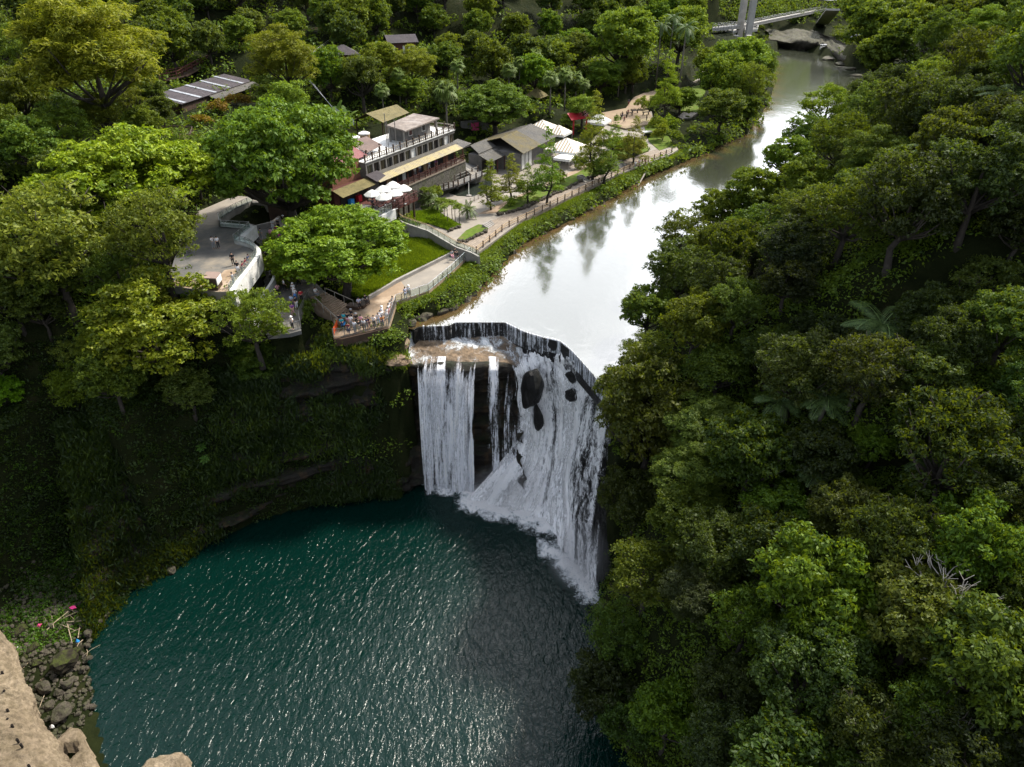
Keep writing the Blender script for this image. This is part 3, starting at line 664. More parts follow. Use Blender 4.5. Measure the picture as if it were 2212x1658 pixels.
boulder(838, 722, .3, 40, 'brown rock below the corner of the viewing platform', 'shelf', 5, (1, 1, .7)); boulder(862, 712, .0, 34, 'small brown rock beside the start of the weir', 'shelf', 1, (1, 1, .8))
# ---------- foliage
M['leaf'] = mk_leaf('broad leaves', (.075, .115, .014), (.03, .056, .008), (.16, .19, .016), .4, .015)
M['leafg'] = mk_leaf('glossy leaves', (.062, .11, .012), (.024, .05, .006), (.12, .16, .018), .4, .02)
M['frond'] = mk_leaf('palm fronds', (.07, .11, .03), (.04, .065, .02), (.12, .14, .04), .25, .025)
M['bark'] = mk('bark', (.05, .042, .034), (.022, .018, .015), 3, .95, .5)
M['pbark'] = mk('pale palm bark', (.12, .11, .09), (.07, .06, .05), 4, .95, .4)
def leaf_quads(pos, nrm, size, aspect, droop, rg, sizevar=.35):
    n = len(pos); rnd = rg.normal(size=(n, 3)); rnd[:, 2] -= droop
    t = np.cross(nrm, np.cross(rnd, nrm)); t /= np.linalg.norm(t, axis=1, keepdims=True)+1e-9
    s = np.cross(nrm, t); L = size*(1+sizevar*rg.normal(size=(n, 1))).clip(.4, 2); Wd = L*aspect
    a = pos-t*L*.5; b_ = pos+s*Wd*.5+nrm*L*.08; c = pos+t*L*.5-nrm*L*.05; d = pos-s*Wd*.5+nrm*L*.08
    V = np.stack([a, b_, c, d], 1).reshape(-1, 3); Fc = np.arange(4*n).reshape(n, 4); return V, Fc
def unit(v): return v/(np.linalg.norm(v, axis=1, keepdims=True)+1e-9)
def crown_pts(rg, R_, hz, npuff, pr, ntw, nlf, tw, flat, lowcut=-.35, inner=.25, shape='dome'):
    """returns leaf positions, outward directions and puff centres; crown centre at origin, unit metres"""
    C_ = []
    tries = 0
    while len(C_) < npuff and tries < 4000:
        tries += 1
        d = rg.normal(size=3); d /= np.linalg.norm(d)
        if d[2] < lowcut: continue
        rr = (1-pr*.55/R_)*(rg.uniform(.35, .7) if rg.random() < inner else rg.uniform(.74, 1.1))
        if shape == 'cone':
            z = rg.uniform(-1, 1); w = (1-z)/2*.95+.08; an = rg.uniform(0, 6.28); q = np.array([math.cos(an)*w*R_*rg.uniform(.6, 1), math.sin(an)*w*R_*rg.uniform(.6, 1), z*hz])
        else: q = d*np.array([R_, R_, hz])*rr
        if all(np.linalg.norm((q-o[0])/np.array([1, 1, .7])) > pr*.75*o[1]**.5 for o in C_) or tries > 3000:
            C_.append((q, rg.uniform(.65, 1.25)*(1 if shape != 'cone' else max(.35, (1-q[2]/hz)/2+.25))))
    pos, nr = [], []
    for q, k in C_:
        r = pr*k; nt_ = max(4, int(ntw*k*k))
        d = unit(rg.normal(size=(nt_*2, 3))); d = d[d[:, 2] > -.45][:nt_]
        tip = q+d*r*np.array([1, 1, flat])*(rg.uniform(.62, 1.0, size=(len(d), 1)))
        tp = np.repeat(tip, nlf, 0)+rg.normal(size=(len(d)*nlf, 3))*tw*np.array([1, 1, .55]); dd = np.repeat(d, nlf, 0)
        pos.append(tp); nr.append(dd)
    return np.concatenate(pos), np.concatenate(nr), [c for c in C_]
def make_tree(name, seed, R_, hz, trunk, npuff, pr, ntw, nlf, tw, ls, asp=.5, flat=.75, droop=.3, mat='leaf', upb=.55, rnd=.55, lowcut=-.35, shape='dome', inner=.25, limbs=14, tr=.28, bare=0):
    rg = np.random.default_rng(seed); rr = random.Random(seed)
    pos, nr, C_ = crown_pts(rg, R_, hz, npuff, pr, ntw, nlf, tw, flat, lowcut, inner, shape)
    pos[:, 2] += trunk+hz*.8
    nrm = unit(nr*.55+np.array([0, 0, upb])+rg.normal(size=pos.shape)*rnd)
    V, Fc = leaf_quads(pos, nrm, ls, asp, droop, rg)
    cm = np_mesh(name+' crown', V, Fc, M[mat])
    t = MB(); top = trunk+hz*.8; b1 = Vector((rr.uniform(-.3, .3), rr.uniform(-.3, .3), trunk*.55)); b2 = Vector((rr.uniform(-.5, .5), rr.uniform(-.5, .5), trunk))
    t.tube([(0, 0, -1.2), (0, 0, 0), b1, b2, (b2.x*1.2, b2.y*1.2, top)], [tr*1.5, tr*1.25, tr, tr*.85, tr*.35], 7)
    for q, k in sorted(C_, key=lambda c: -np.linalg.norm(c[0][:2]))[:limbs]:
        e = Vector((q[0], q[1], q[2]+top-.2)); s = b1.lerp(b2, rr.uniform(.5, 1)) if shape != 'cone' else Vector((0, 0, max(trunk*.8, e.z-1)))
        m = s.lerp(e, .5)+Vector((rr.uniform(-.4, .4), rr.uniform(-.4, .4), -.15*R_*.5))
        t.tube([s, m, e], [tr*.5, tr*.3, tr*.1], 5)
    for i in range(bare):
        q, k = C_[i % len(C_)]; e = Vector((q[0], q[1], q[2]+top)); 
        for _ in range(3):
            u = Vector((rr.gauss(0, 1), rr.gauss(0, 1), abs(rr.gauss(0, 1)))).normalized()*pr*1.25; t.tube([e, e+u*.5+Vector((rr.uniform(-.2, .2), 0, 0)), e+u], [.05, .035, .015], 4)
    return cm, t.mesh(name+' trunk', M['bark'], True), R_, trunk+hz*.8, hz
PROTO = {
 'broad': [make_tree('broad', s, 4.3, 3.4, 3.0, 74, 1.0, 25, 11, .16, .33, .48, .65, lowcut=-.75, rnd=.6) for s in (11, 12, 13)],
 'dense': [make_tree('dense', s, 4.2, 3.9, 2.8, 105, .82, 20, 12, .14, .25, .5, .75, rnd=.7, mat='leafg', lowcut=-.8) for s in (21, 22, 23)],
 'open': [make_tree('open', s, 4.2, 3.4, 3.2, 78, .85, 15, 11, .18, .28, .42, .6, rnd=.8, bare=14, lowcut=-.7) for s in (31, 32, 33)],
 'big': [make_tree('big', s, 7.0, 4.8, 4.0, 170, 1.25, 28, 12, .18, .35, .48, .55, tr=.5, limbs=22, mat='leafg', lowcut=-.5) for s in (41, 42)],
 'feather': [make_tree('feather', s, 5.0, 4.2, 3.6, 105, 1.1, 32, 12, .18, .30, .28, .5, upb=.9, rnd=.4, lowcut=-.7) for s in (51, 52)],
 'large': [make_tree('large', s, 3.4, 3.0, 3.0, 50, .9, 30, 10, .2, .27, .5, .7, droop=.9) for s in (61,)],
 'cypress': [make_tree('cypress', s, 2.3, 4.6, 3.0, 56, .75, 18, 12, .15, .22, .4, .5, shape='cone', tr=.16, limbs=18, droop=.2) for s in (71, 72)],
 'far': [make_tree('far', s, 4.4, 4.0, 2.4, 78, 1.1, 14, 9, .22, .48, .52, .7, rnd=.65, lowcut=-.8) for s in (81, 82, 83)],
 'bush': [make_tree('bush', s, 1.3, .9, .1, 14, .45, 16, 8, .1, .20, .5, .8, tr=.06, limbs=4) for s in (91, 92)],
}
nrng = random.Random(5)
CROWNS = []     # (px, py, rpx) of crowns already placed
def place_tree(kind, x, y, s, tint, label, group=None, z=None, sz=1.0, name='tree', rot=None, cat='tree', var=None):
    cm, tm, R_, ch, hz = PROTO[kind][nrng.randrange(len(PROTO[kind])) if var is None else var]
    z = gz(x, y) if z is None else z
    e = empty(name, (x, y, z), nrng.uniform(0, 6.28) if rot is None else rot, label, cat, group); e.scale = (s, s, s*sz)
    c = obj('crown', cm, e); c.color = (*tint, 1)
    t = obj('trunk', tm, e)
    return e
def tree_at(kind, px, py, wpx, tint, label, hs=1.0, var=None, group=None, name='tree', zg=None, cat='tree'):
    """crown centre seen at (px, py), crown wpx wide: stands on the ground below it"""
    R_, ch, hz = PROTO[kind][0][2:]; best = None; prev = None
    zs_ = np.arange(44, -20, -.4); XY = np.array([P(px, py, z)[:2] for z in zs_]); G_ = ground(XY[:, 0], XY[:, 1])
    for q, zc in enumerate(zs_):
        x, y = XY[q]; d = proj(x, y, zc)[2]
        if d < 15 or y < 5 or y > 500: continue
        s = wpx*d/F/2/R_; g = float(G_[q]) if zg is None else zg; f = zc-(g+ch*s*hs)
        if best is None or abs(f) < best[0]: best = (abs(f), x, y, s, g)
        if f <= 0: best = (abs(f), x, y, s, g if abs(f) < 1.5 else max(g-0, zc-ch*s*hs)); break
    _, x, y, s, g = best
    if zg is None: g = max(min(g, gz(x, y)+1.5), gz(x, y))
    CROWNS.append((px, py, wpx/2))
    return place_tree(kind, x, y, s, tint, label, group, g, hs, name, cat=cat, var=var)
YG, LG, BG, OL, GO, DK, BO, MG, BL_ = (1.75, 1.45, .6), (1.5, 1.6, 1.3), (1.25, 1.5, .7), (1.1, .95, .8), (1.25, 1.15, 1.5), (.6, .62, .8), (1.15, .85, .7), (.9, 1.0, .85), (.7, .85, 1.3)
hero = [
 ('feather', 205, 135, 280, (1.7, 1.4, .75), 'wide yellow green feathery tree in the upper left', 1.0),
 ('feather', 612, 128, 150, (1.7, 1.4, .8), 'yellow green feathery tree right of the long dark roofed shed', 1.0),
 ('large', 622, 225, 95, (1.4, 1.7, 1.2), 'pale green large leaved tree just above the big round banyan', 1.0),
 ('big', 615, 345, 310, (1.4, 1.7, .7), 'huge round green banyan standing between the grey plaza and the restaurant', 1.1),
 ('big', 275, 400, 330, (2.6, 2.4, .4), 'broad lime green tree left of the grey plaza', .85),
 ('broad', 65, 325, 135, (1.0, 1.35, 1.1), 'round mid green tree at the left edge above the lime green one', 1.0),
 ('open', 100, 520, 280, (1.35, 1.25, 1.3), 'large grey olive tree at the left edge below the lime green one', 1.0),
 ('open', 345, 520, 190, (1.05, 1.0, .95), 'grey brown open tree with thin trunks at the left side of the plaza', 1.1),
 ('big', 735, 535, 270, (1.9, 2.1, .5), 'bright green spreading tree between the stairs and the small lawn', .8),
 ('dense', 345, 700, 270, (2.5, 2.0, .5), 'sunlit yellow olive tree below the plaza on the cliff top', .85),
 ('open', 545, 690, 150, (1.3, 1.45, .8), 'light feathery green tree in front of the curved balcony', 1.0),
 ('feather', 235, 740, 120, (1.3, 1.3, .6), 'olive green tree hanging on the left flank of the yellow olive one', 1.0),
 ('open', 155, 760, 100, (1.3, 1.3, 1.5), 'small grey green tree alone on the dark cliff edge', 1.0),
 ('broad', 92, 808, 66, (1.7, 1.9, .35), 'little yellow green tree at the dark cliff edge', 1.0),
 ('broad', 8, 850, 80, (1.2, 2.0, .3), 'vivid green branch tree cut by the left frame edge', 1.0),
 ('broad', 20, 640, 130, (.7, .75, .8), 'dark tree at the left edge below the grey olive crown', 1.0),
 ('broad', 105, 590, 150, (.8, .9, .75), 'dark green tree under the grey olive crown', 1.0),
 ('cypress', 1183, 350, 72, (1.15, 1.65, 1.1), 'tallest fresh green cypress in the garden in front of the restaurant roof', 1.0),
 ('cypress', 1060, 395, 60, (1.6, 1.5, .8), 'yellow green young cypress beside the fountain pond', .8),
 ('cypress', 1105, 378, 62, (1.5, 1.2, .8), 'yellow brown young cypress between the pond and the tall cypress', .7),
 ('cypress', 1140, 392, 55, (1.3, 1.5, .7), 'small green cypress just left of the tall cypress', .7),
 ('cypress', 1285, 285, 78, (1.6, 1.35, .9), 'yellowish cypress right of the striped tent', 1.0),
 ('cypress', 1330, 290, 50, (1.3, 1.7, .8), 'slim green cypress between two yellowish ones', .8),
 ('cypress', 1372, 300, 62, (1.7, 1.25, .85), 'golden brown cypress above the path stairs', .7),
 ('cypress', 1308, 330, 70, (1.1, 1.4, .9), 'green cypress standing low beside the riverside path', .7),
 ('big', 1068, 228, 150, (1.25, 1.45, .75), 'round bright green banyan behind the restaurant', .85),
 ('large', 1258, 240, 60, (1.3, 1.5, 1.3), 'pale leaved small tree beside the red gate tent', .9),
 ('large', 1227, 262, 34, (1.1, 1.3, 1.1), 'little round tree between the striped tents', .9),
 ('broad', 1345, 85, 150, (1.35, 1.6, 1.1), 'sunlit pale green tree high behind the dirt square', 1.0),
 ('broad', 1300, 170, 80, (1.0, 1.35, .8), 'mid green round tree right of the fan palms', .9),
 ('broad', 1470, 75, 110, (1.4, 1.55, 1.1), 'light green tree left of the bridge pier', 1.1),
 ('cypress', 1445, 170, 60, (1.6, 1.8, .7), 'yellow green slender tree among the tall royal palms', 1.0),
 ('broad', 1470, 215, 70, (1.3, 1.6, .7), 'bright green tree in front of the small lawn by the square', .8),
 ('broad', 1600, 130, 120, (1.25, 1.6, .9), 'green tree at the tip of the river bank below the bridge', 1.0),
 ('broad', 1565, 170, 110, (1.2, 1.45, .9), 'sunny green tree on the bank left of the river bend', 1.1),
 ('open', 1625, 185, 90, (1.2, 1.25, .9), 'olive green tree overhanging the river bend', 1.2),
 ('broad', 1560, 235, 100, (.75, .85, .85), 'dark shaded tree low on the bank inside the river bend', .9),
 ('dense', 1645, 140, 70, (1.3, 1.4, .8), 'small olive tree leaning to the river below the bridge', 1.0),
 ('broad', 875, 190, 70, (1.2, 1.5, .7), 'green tree behind the rooftop house', .9),
 ('feather', 890, 145, 100, (1.8, 1.6, .8), 'pale yellow green tree behind the terrace building', .9),
 ('large', 780, 170, 90, (.7, .75, .8), 'dark leafed tree behind the two water tanks', 1.1),
 ('broad', 820, 140, 80, (1.5, 1.4, .7), 'yellowish tree beside the small cabin roof', .9),
 # right bank silhouettes against the bright river
 ('open', 1785, 228, 110, (1.1, 1.35, .6), 'open crowned tree leaning over the river below the bend', 1.0),
 ('dense', 1745, 290, 100, (.8, 1.05, .5), 'dark green tree with its crown against the bright river bend', 1.0),
 ('broad', 1700, 335, 100, (.9, 1.2, .5), 'green tree overhanging the narrow bright river', 1.0),
 ('broad', 1625, 415, 130, (1.1, 1.3, .5), 'bright edged tree on the right bank opposite the fenced path', 1.0),
 ('broad', 1560, 455, 110, (1.2, 1.25, .5), 'sunlit tree on the right bank where the river widens', 1.0),
 ('open', 1480, 510, 130, (1.05, 1.05, .6), 'olive tree with ragged edge on the right bank', 1.0),
 ('dense', 1470, 585, 140, (.9, .95, .55), 'dense olive tree standing out over the wide river', 1.0),
 ('broad', 1400, 670, 120, (.85, 1.1, .55), 'green tree nearest the weir on the right bank', 1.0),
 ('open', 1395, 760, 110, (.7, .8, .6), 'dark thin tree above the right end of the weir', 1.0),
 ('dense', 1400, 900, 230, (1.25, .95, .45), 'large brown olive tree right beside the falls', 1.25),
 ('dense', 1370, 1090, 150, (.85, .75, .45), 'shaded brown olive tree below the large one beside the falls', 1.2),
 ('open', 1320, 990, 90, (1.0, 1.0, .6), 'thin branched tree hanging in front of the spray', 1.0),
 ('feather', 1520, 935, 160, (1.2, 1.4, 1.3), 'blue green feathery tree right of the brown olive one', .9),
 ('feather', 1500, 1020, 170, (1.2, 1.35, 1.1), 'blue green feathery tree below its twin', .9),
 ('open', 1330, 1370, 150, (.7, 1.0, .8), 'blue green tree reaching out low over the pool', 1.0),
 ('open', 1400, 1240, 170, (.95, .95, .5), 'olive tree at the foot of the right slope by the spray', 1.0),
 ('far', 1885, 55, 110, (.9, 1.1, .9), 'far tree hiding the right end of the suspension bridge', 1.0), ('far', 1935, 35, 110, (.8, .95, .7), 'dark far tree above the far right bank', 1.0), ('far', 1900, 120, 95, (1.0, 1.1, .8), 'olive far tree on the bank right of the river bend', 1.0), ('far', 1940, 95, 100, (.8, 1.0, .8), 'tree behind the olive one right of the bend', 1.0), ('far', 1975, 60, 100, (1.1, 1.2, .7), 'yellowish far tree at the foot of the upper right slope', 1.0), ('far', 1865, 20, 90, (.7, .9, .9), 'bluish far tree behind the bridge end', 1.0),
 ('broad', 1890, 960, 110, (1.4, 1.9, .8), 'fresh light green young tree in the middle of the right slope', .9),
]
ZG = {545: .5, 235: -3, 155: -4, 92: -5, 8: -5}
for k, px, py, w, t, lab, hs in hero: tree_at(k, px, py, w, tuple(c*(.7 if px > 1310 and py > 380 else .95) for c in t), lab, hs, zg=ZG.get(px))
NHERO = len(hero)
# ---------- filler trees: random over the wooded ground, kept off the built places, the water and the marked crowns
PROT = [[(430, 470), (470, 400), (560, 425), (640, 430), (640, 480), (600, 640), (660, 730), (575, 730), (520, 640), (390, 610), (430, 520)],
        [(700, 330), (750, 300), (790, 240), (1000, 250), (1040, 310), (1120, 240), (1190, 245), (1240, 215), (1430, 165), (1520, 150), (1530, 250), (1440, 330), (1050, 560), (860, 720), (660, 740), (640, 640), (780, 600), (700, 420)],
        [(385, 205), (540, 165), (545, 215), (430, 300), (350, 310)], [(1520, -40), (1890, -40), (1880, 170), (1670, 150), (1640, 90), (1520, 90)],
        [(845, 75), (905, 75), (905, 120), (845, 120)], [(350, 185), (470, 140), (660, 80), (660, 62), (470, 110), (345, 160)],
        [(720, 108), (790, 100), (780, 140)], [(1135, 200), (1185, 195), (1185, 245), (1140, 245)], [(670, 200), (780, 215), (770, 290), (690, 290)],
        [(620, 720), (900, 700), (900, 1060), (640, 1060)]]
WATERP = [(870, 690), (1000, 640), (1200, 490), (1500, 340), (1660, 240), (1680, 110), (1850, 150), (1700, 330), (1400, 490), (1340, 680), (1350, 870), (1300, 1000), (1290, 1290), (1220, 1400), (1300, 1658), (230, 1658), (190, 1400), (420, 1150), (900, 1050)]
PA, WA = [np.array(p, dtype=float) for p in PROT], [np.array(WATERP, dtype=float)]
def pdist(px, py, poly):
    d, _ = seg_dist(np.array([float(px)]), np.array([float(py)]), poly, True); return (-d[0] if inside(np.array([float(px)]), np.array([float(py)]), poly)[0] else d[0])
tr_ = random.Random(99); fillers = []
FILL_KIND = {'right': [('broad', 3), ('dense', 4), ('open', 3), ('large', 1), ('feather', 1)], 'left': [('broad', 4), ('dense', 2), ('open', 2), ('feather', 1)], 'far': [('far', 1)]}
WORDS = [((1.1, 1.25, .6), 'olive green'), ((.75, .95, .6), 'deep green'), ((.95, .9, .55), 'brownish olive'), ((1.05, 1.5, .5), 'fresh green'), ((.85, .95, 1.1), 'blue green'), ((1.15, 1.15, 1.1), 'grey green'), ((.6, .7, .65), 'dark green'), ((1.5, 1.45, .6), 'yellow green')]
def pick(ws):
    s = sum(w for _, w in ws); r = tr_.random()*s
    for k, w in ws:
        r -= w
        if r <= 0: return k
    return ws[-1][0]
pts = []
for it in range(26000):
    if len(fillers) >= 244: break
    # sample in the picture, then walk down that ray to the ground: density follows what is seen, spacing is kept in metres
    px, py = tr_.uniform(-60, 2280), tr_.uniform(-60, 1700)
    if px < 900 and 880 < py: continue
    Y = None; lo = 20
    u, v = (px-CX)/F, (CY-py)/F; dx, dy, dz = u, CT+v*ST, -ST+v*CT
    ts = np.concatenate([np.arange(24, 160, 2.0), np.arange(160, 480, 5.0)]); xs, ys, zs = dx*ts, dy*ts, H+dz*ts
    g = ground(xs, ys)+5.5; hit = np.nonzero(zs < g)[0]
    if len(hit) == 0 or hit[0] == 0: continue
    x, y = xs[hit[0]], ys[hit[0]]; t = ts[hit[0]]
    if inside(np.array([x]), np.array([y]), RIVER)[0] or inside(np.array([x]), np.array([y]), POOL)[0]: continue
    far = y > 150; rx = 3.6 if not far else 4.3
    if y > 220: rx = 5.2
    r = rx*tr_.uniform(.72, 1.25)
    if any((x-a)**2+(y-b)**2 < ((r+c)*(.56 if px > 1250 else .64))**2 for a, b, c in pts): continue
    rp = r/t*F/1.0
    cx_, cy_, cd = proj(x, y, gz(x, y)+5.5*r/4)
    rp = r*F/cd
    if any(pdist(cx_, cy_, p) < rp*.75 for p in PA): continue
    if pdist(cx_, cy_, WA[0]) < rp*.55: continue
    if any(math.hypot(cx_-a, cy_-b) < (c+rp)*.62 for a, b, c in CROWNS[:NHERO]): continue
    if x < 0 and y < 36: continue
    pts.append((x, y, r)); fillers.append((x, y, r, cx_, cy_, t))
dl_, _ = seg_dist(np.array([f[0] for f in fillers]), np.array([f[1] for f in fillers]), LEFTLINE, False)
dr_, _ = seg_dist(np.array([f[0] for f in fillers]), np.array([f[1] for f in fillers]), RIGHTLINE, False)
def zone(cx_, cy_, right):
    if right:
        if cy_ < 330: return 'on the upper end of the right slope'
        if cy_ < 640: return 'on the right slope above the wide river'
        if cy_ < 900: return 'on the right slope level with the weir'
        if cy_ < 1200: return 'on the right slope beside the falls'
        return 'on the right slope above the pool'
    if cy_ < 70 : return 'on the ridge along the top' if cx_ < 1000 else 'on the far hill by the bridge'
    if cx_ < 520: return 'on the left hillside' if cy_ < 480 else 'on the left hillside below the grey plaza'
    if cx_ < 1050: return 'on the hillside behind the terrace building'
    return 'behind the garden and the dirt square'
groups = {}
for i, f in enumerate(fillers):
    right = dr_[i] < dl_[i]; far = f[1] > 165
    kind = 'far' if far else pick(FILL_KIND['right' if right else 'left'])
    wi = tr_.choices(range(8), (3, 4, 3, 2, 2, 1, 3, 1) if right else (4, 3, 1, 3, 2, 3, 2, 2))[0]
    groups.setdefault((zone(f[3], f[4], right), wi), []).append((f, kind, right))
ORD = ['leftmost', 'second from the left', 'third from the left', 'fourth from the left', 'fifth from the left', 'sixth from the left', 'seventh from the left', 'eighth from the left', 'ninth from the left', 'tenth from the left', 'eleventh from the left', 'twelfth from the left', 'thirteenth from the left', 'fourteenth from the left', 'fifteenth from the left', 'sixteenth from the left']
for (zn, wi), L in groups.items():
    L.sort(key=lambda a: a[0][3])
    for j, (f, kind, right) in enumerate(L):
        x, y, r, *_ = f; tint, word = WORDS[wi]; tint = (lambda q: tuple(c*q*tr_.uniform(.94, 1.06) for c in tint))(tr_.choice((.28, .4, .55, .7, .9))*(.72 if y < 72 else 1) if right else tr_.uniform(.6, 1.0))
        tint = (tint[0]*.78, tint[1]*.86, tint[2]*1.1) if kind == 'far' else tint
        lab = f'{word} tree {zn}' if len(L) == 1 else f'{word} tree {zn}, {ORD[min(j, 15)]}'
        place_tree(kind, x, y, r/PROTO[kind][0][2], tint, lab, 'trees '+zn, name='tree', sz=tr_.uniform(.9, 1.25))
print('fillers', len(fillers))
# ---------- undergrowth over all wooded ground: one mass nobody could count
def clumps(name, XY, z, rad, nl, ls, seed, tint, mat='leaf', flat=.8, up=.5, grav=.3, asp=.5):
    """leafy clumps: rad, ls arrays per clump"""
    rg = np.random.default_rng(seed); n = len(XY); d = unit(rg.normal(size=(n*nl, 3))); d[:, 2] = np.abs(d[:, 2]); k = rg.uniform(.55, 1, size=(n*nl, 1)); rr = np.repeat(rad, nl)[:, None]
    base = np.repeat(np.stack([XY[:, 0], XY[:, 1], z], 1), nl, 0); pos = base+d*rr*k*np.array([1, 1, flat]); nrm = unit(d*.6+np.array([0, 0, up])+rg.normal(size=pos.shape)*.6)
    V, Fc = leaf_quads(pos, nrm, np.repeat(ls, nl)[:, None], asp, grav, rg); o = obj(name, np_mesh(name, V, Fc, M[mat])); o.color = (*tint, 1); return tag(o, kind='stuff')
def wild(rg, n, protect=(0, 1, 3), box=(-80, 2300, -20, 1700)):
    """points in the picture carried to the ground, outside water and built places"""
    px = rg.uniform(box[0], box[1], n); py = rg.uniform(box[2], box[3], n); u, v = (px-CX)/F, (CY-py)/F; dx, dy, dz = u, CT+v*ST, -ST+v*CT
    z0 = np.full(n, 5.0); x = np.zeros(n); y = np.zeros(n)
    for _ in range(10):
        t = np.clip((z0-H)/np.minimum(dz, -.02), 5, 480); x, y = dx*t, dy*t; g = ground(x, y); z0 = .5*z0+.5*g
    ok = (np.abs(z0-g) < 4) & ~inside(x, y, RIVER) & ~inside(x, y, POOL)
    for k in protect: ok &= ~inside(px, py, PROT[k])
    return np.stack([x, y], 1)[ok]
rgu = np.random.default_rng(5); XYu = wild(rgu, 15000)
def off_flats(XY, m=.7):
    k = np.ones(len(XY), bool)
    for poly, z in FLATS: d_, _ = seg_dist(XY[:, 0], XY[:, 1], poly, True); k &= ~inside(XY[:, 0], XY[:, 1], poly) & (d_ > m)
    return XY[k]
XYp = off_flats(wild(rgu, 9000, (3,))); pp = np.array([proj(a, b, 3)[:2] for a, b in XYp]); XYp = XYp[(inside(pp[:, 0], pp[:, 1], PROT[1]) | inside(pp[:, 0], pp[:, 1], PROT[0])) & (XYp[:, 1] > 78)]
clumps('ground_cover', XYp, ground(XYp[:, 0], XYp[:, 1])-.1, rgu.uniform(.4, .95, len(XYp))*np.clip(XYp[:, 1]/120, .8, 2), 34, np.clip(XYp[:, 1]*.0032, .25, .6), 16, (.6, .75, .5))
lf = (XYu[:, 0] < -24) & (XYu[:, 1] < 77); near_rocks = (XYu[:, 0] < -38) & (XYu[:, 1] < 62)
XYl = XYu[lf & ~near_rocks]; XYu = XYu[~lf]
dist_ = np.hypot(np.hypot(XYu[:, 0], XYu[:, 1]), H)
clumps('undergrowth', XYu, ground(XYu[:, 0], XYu[:, 1])-.3, np.clip(dist_*.016, .8, 3.2)*rgu.uniform(.6, 1.3, len(XYu)), 46, np.clip(dist_*.0038, .24, .85), 6, (.75, .95, .6))
XYl = np.concatenate([XYl, np.stack([rgu.uniform(-75, -24, 3500), rgu.uniform(55, 77, 3500)], 1)]); XYl = XYl[~inside(XYl[:, 0], XYl[:, 1], POOL)]; gl = ground(XYl[:, 0], XYl[:, 1]); k_ = (gl < 2.0) & (XYl[:, 1] > 52); XYl, gl = XYl[k_], gl[k_]
clumps('shade_tint_cliff_shrubs', XYl, gl-.2, rgu.uniform(.6, 1.5, len(XYl)), 40, np.full(len(XYl), .28), 7, (.15, .25, .12))  # leaf tint darkened to paint in the shade on the left cliff
# plants hanging down the cliff face
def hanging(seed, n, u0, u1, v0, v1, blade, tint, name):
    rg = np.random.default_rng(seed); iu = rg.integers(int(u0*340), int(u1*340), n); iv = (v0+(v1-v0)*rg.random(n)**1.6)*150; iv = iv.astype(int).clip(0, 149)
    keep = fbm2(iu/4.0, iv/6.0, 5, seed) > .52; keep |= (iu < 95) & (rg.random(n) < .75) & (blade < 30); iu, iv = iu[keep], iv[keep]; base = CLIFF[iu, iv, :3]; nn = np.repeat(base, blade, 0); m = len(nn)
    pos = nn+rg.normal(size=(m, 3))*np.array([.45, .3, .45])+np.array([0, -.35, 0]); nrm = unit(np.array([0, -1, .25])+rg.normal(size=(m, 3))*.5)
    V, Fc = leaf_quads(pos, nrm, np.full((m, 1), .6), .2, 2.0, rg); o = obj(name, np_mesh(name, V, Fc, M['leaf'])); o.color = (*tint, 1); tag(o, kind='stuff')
hanging(3, 2600, .0, .60, .06, .62, 34, (.28, .38, .18), 'shade_tint_hanging_grass'); hanging(5, 5200, .0, .62, .15, 1.0, 26, (.12, .2, .09), 'shade_tint_cliff_ferns'); hanging(4, 900, .35, .68, .03, .2, 40, (1.0, 1.1, .6), 'brink_grass')  # hanging grass and ferns carry the cliff's shade in their darkened tint
# wooded hills behind the bridge, too far to tell trees apart
rgf = np.random.default_rng(9); XYf = np.stack([rgf.uniform(20, 420, 7000), rgf.uniform(335, 640, 7000)], 1); XYf = XYf[(XYf[:, 1]-363-.69*np.clip(XYf[:, 0]-100, 0, 999) > 16) | ((XYf[:, 0] < 90) & (XYf[:, 1] > 345)) | (XYf[:, 0] > 232)]
XYn = np.stack([rgf.uniform(95, 330, 3000), rgf.uniform(295, 470, 3000)], 1); gn = ground(XYn[:, 0], XYn[:, 1]); pn = np.array([proj(a, b, 3)[:2] for a, b in XYn]); kn = (gn > 2.2) & ~((pn[:, 0] > 1665) & (pn[:, 0] < 1800) & (pn[:, 1] > 62) & (pn[:, 1] < 125)); XYn = XYn[kn]
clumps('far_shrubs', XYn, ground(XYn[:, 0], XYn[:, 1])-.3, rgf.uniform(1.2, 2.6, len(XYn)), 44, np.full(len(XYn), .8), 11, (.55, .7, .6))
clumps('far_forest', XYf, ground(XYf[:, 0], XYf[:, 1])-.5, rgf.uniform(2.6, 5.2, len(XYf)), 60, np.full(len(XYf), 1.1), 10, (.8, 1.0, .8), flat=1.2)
# ---------- places where people go
M['white'] = mk('white painted plaster', (.66, .66, .64), (.5, .5, .48), 1.2, .7, .15, dirt=((.35, .34, .3), .8, .5))
M['grey'] = mk('grey render', (.17, .16, .15), (.1, .095, .09), 1.0, .85, .25, dirt=((.08, .08, .07), .6, .7))
M['concrete'] = mk('concrete', (.27, .255, .235), (.19, .18, .165), .8, .85, .2, dirt=((.14, .13, .11), .35, .6))
M['paving'] = mk('grey paving', (.125, .123, .118), (.075, .075, .072), .5, .8, .25, dirt=((.3, .25, .18), .22, .5))
M['tan'] = mk('warm tan paving', (.27, .195, .13), (.19, .14, .095), .45, .85, .2, dirt=((.5, .42, .33), .25, .5))
M['pale'] = mk('pale paving', (.24, .215, .18), (.165, .15, .13), .5, .85, .2, dirt=((.25, .22, .18), .3, .5))
M['deck'] = mk('weathered boards', (.27, .22, .17), (.15, .125, .1), 1.3, .85, .4)
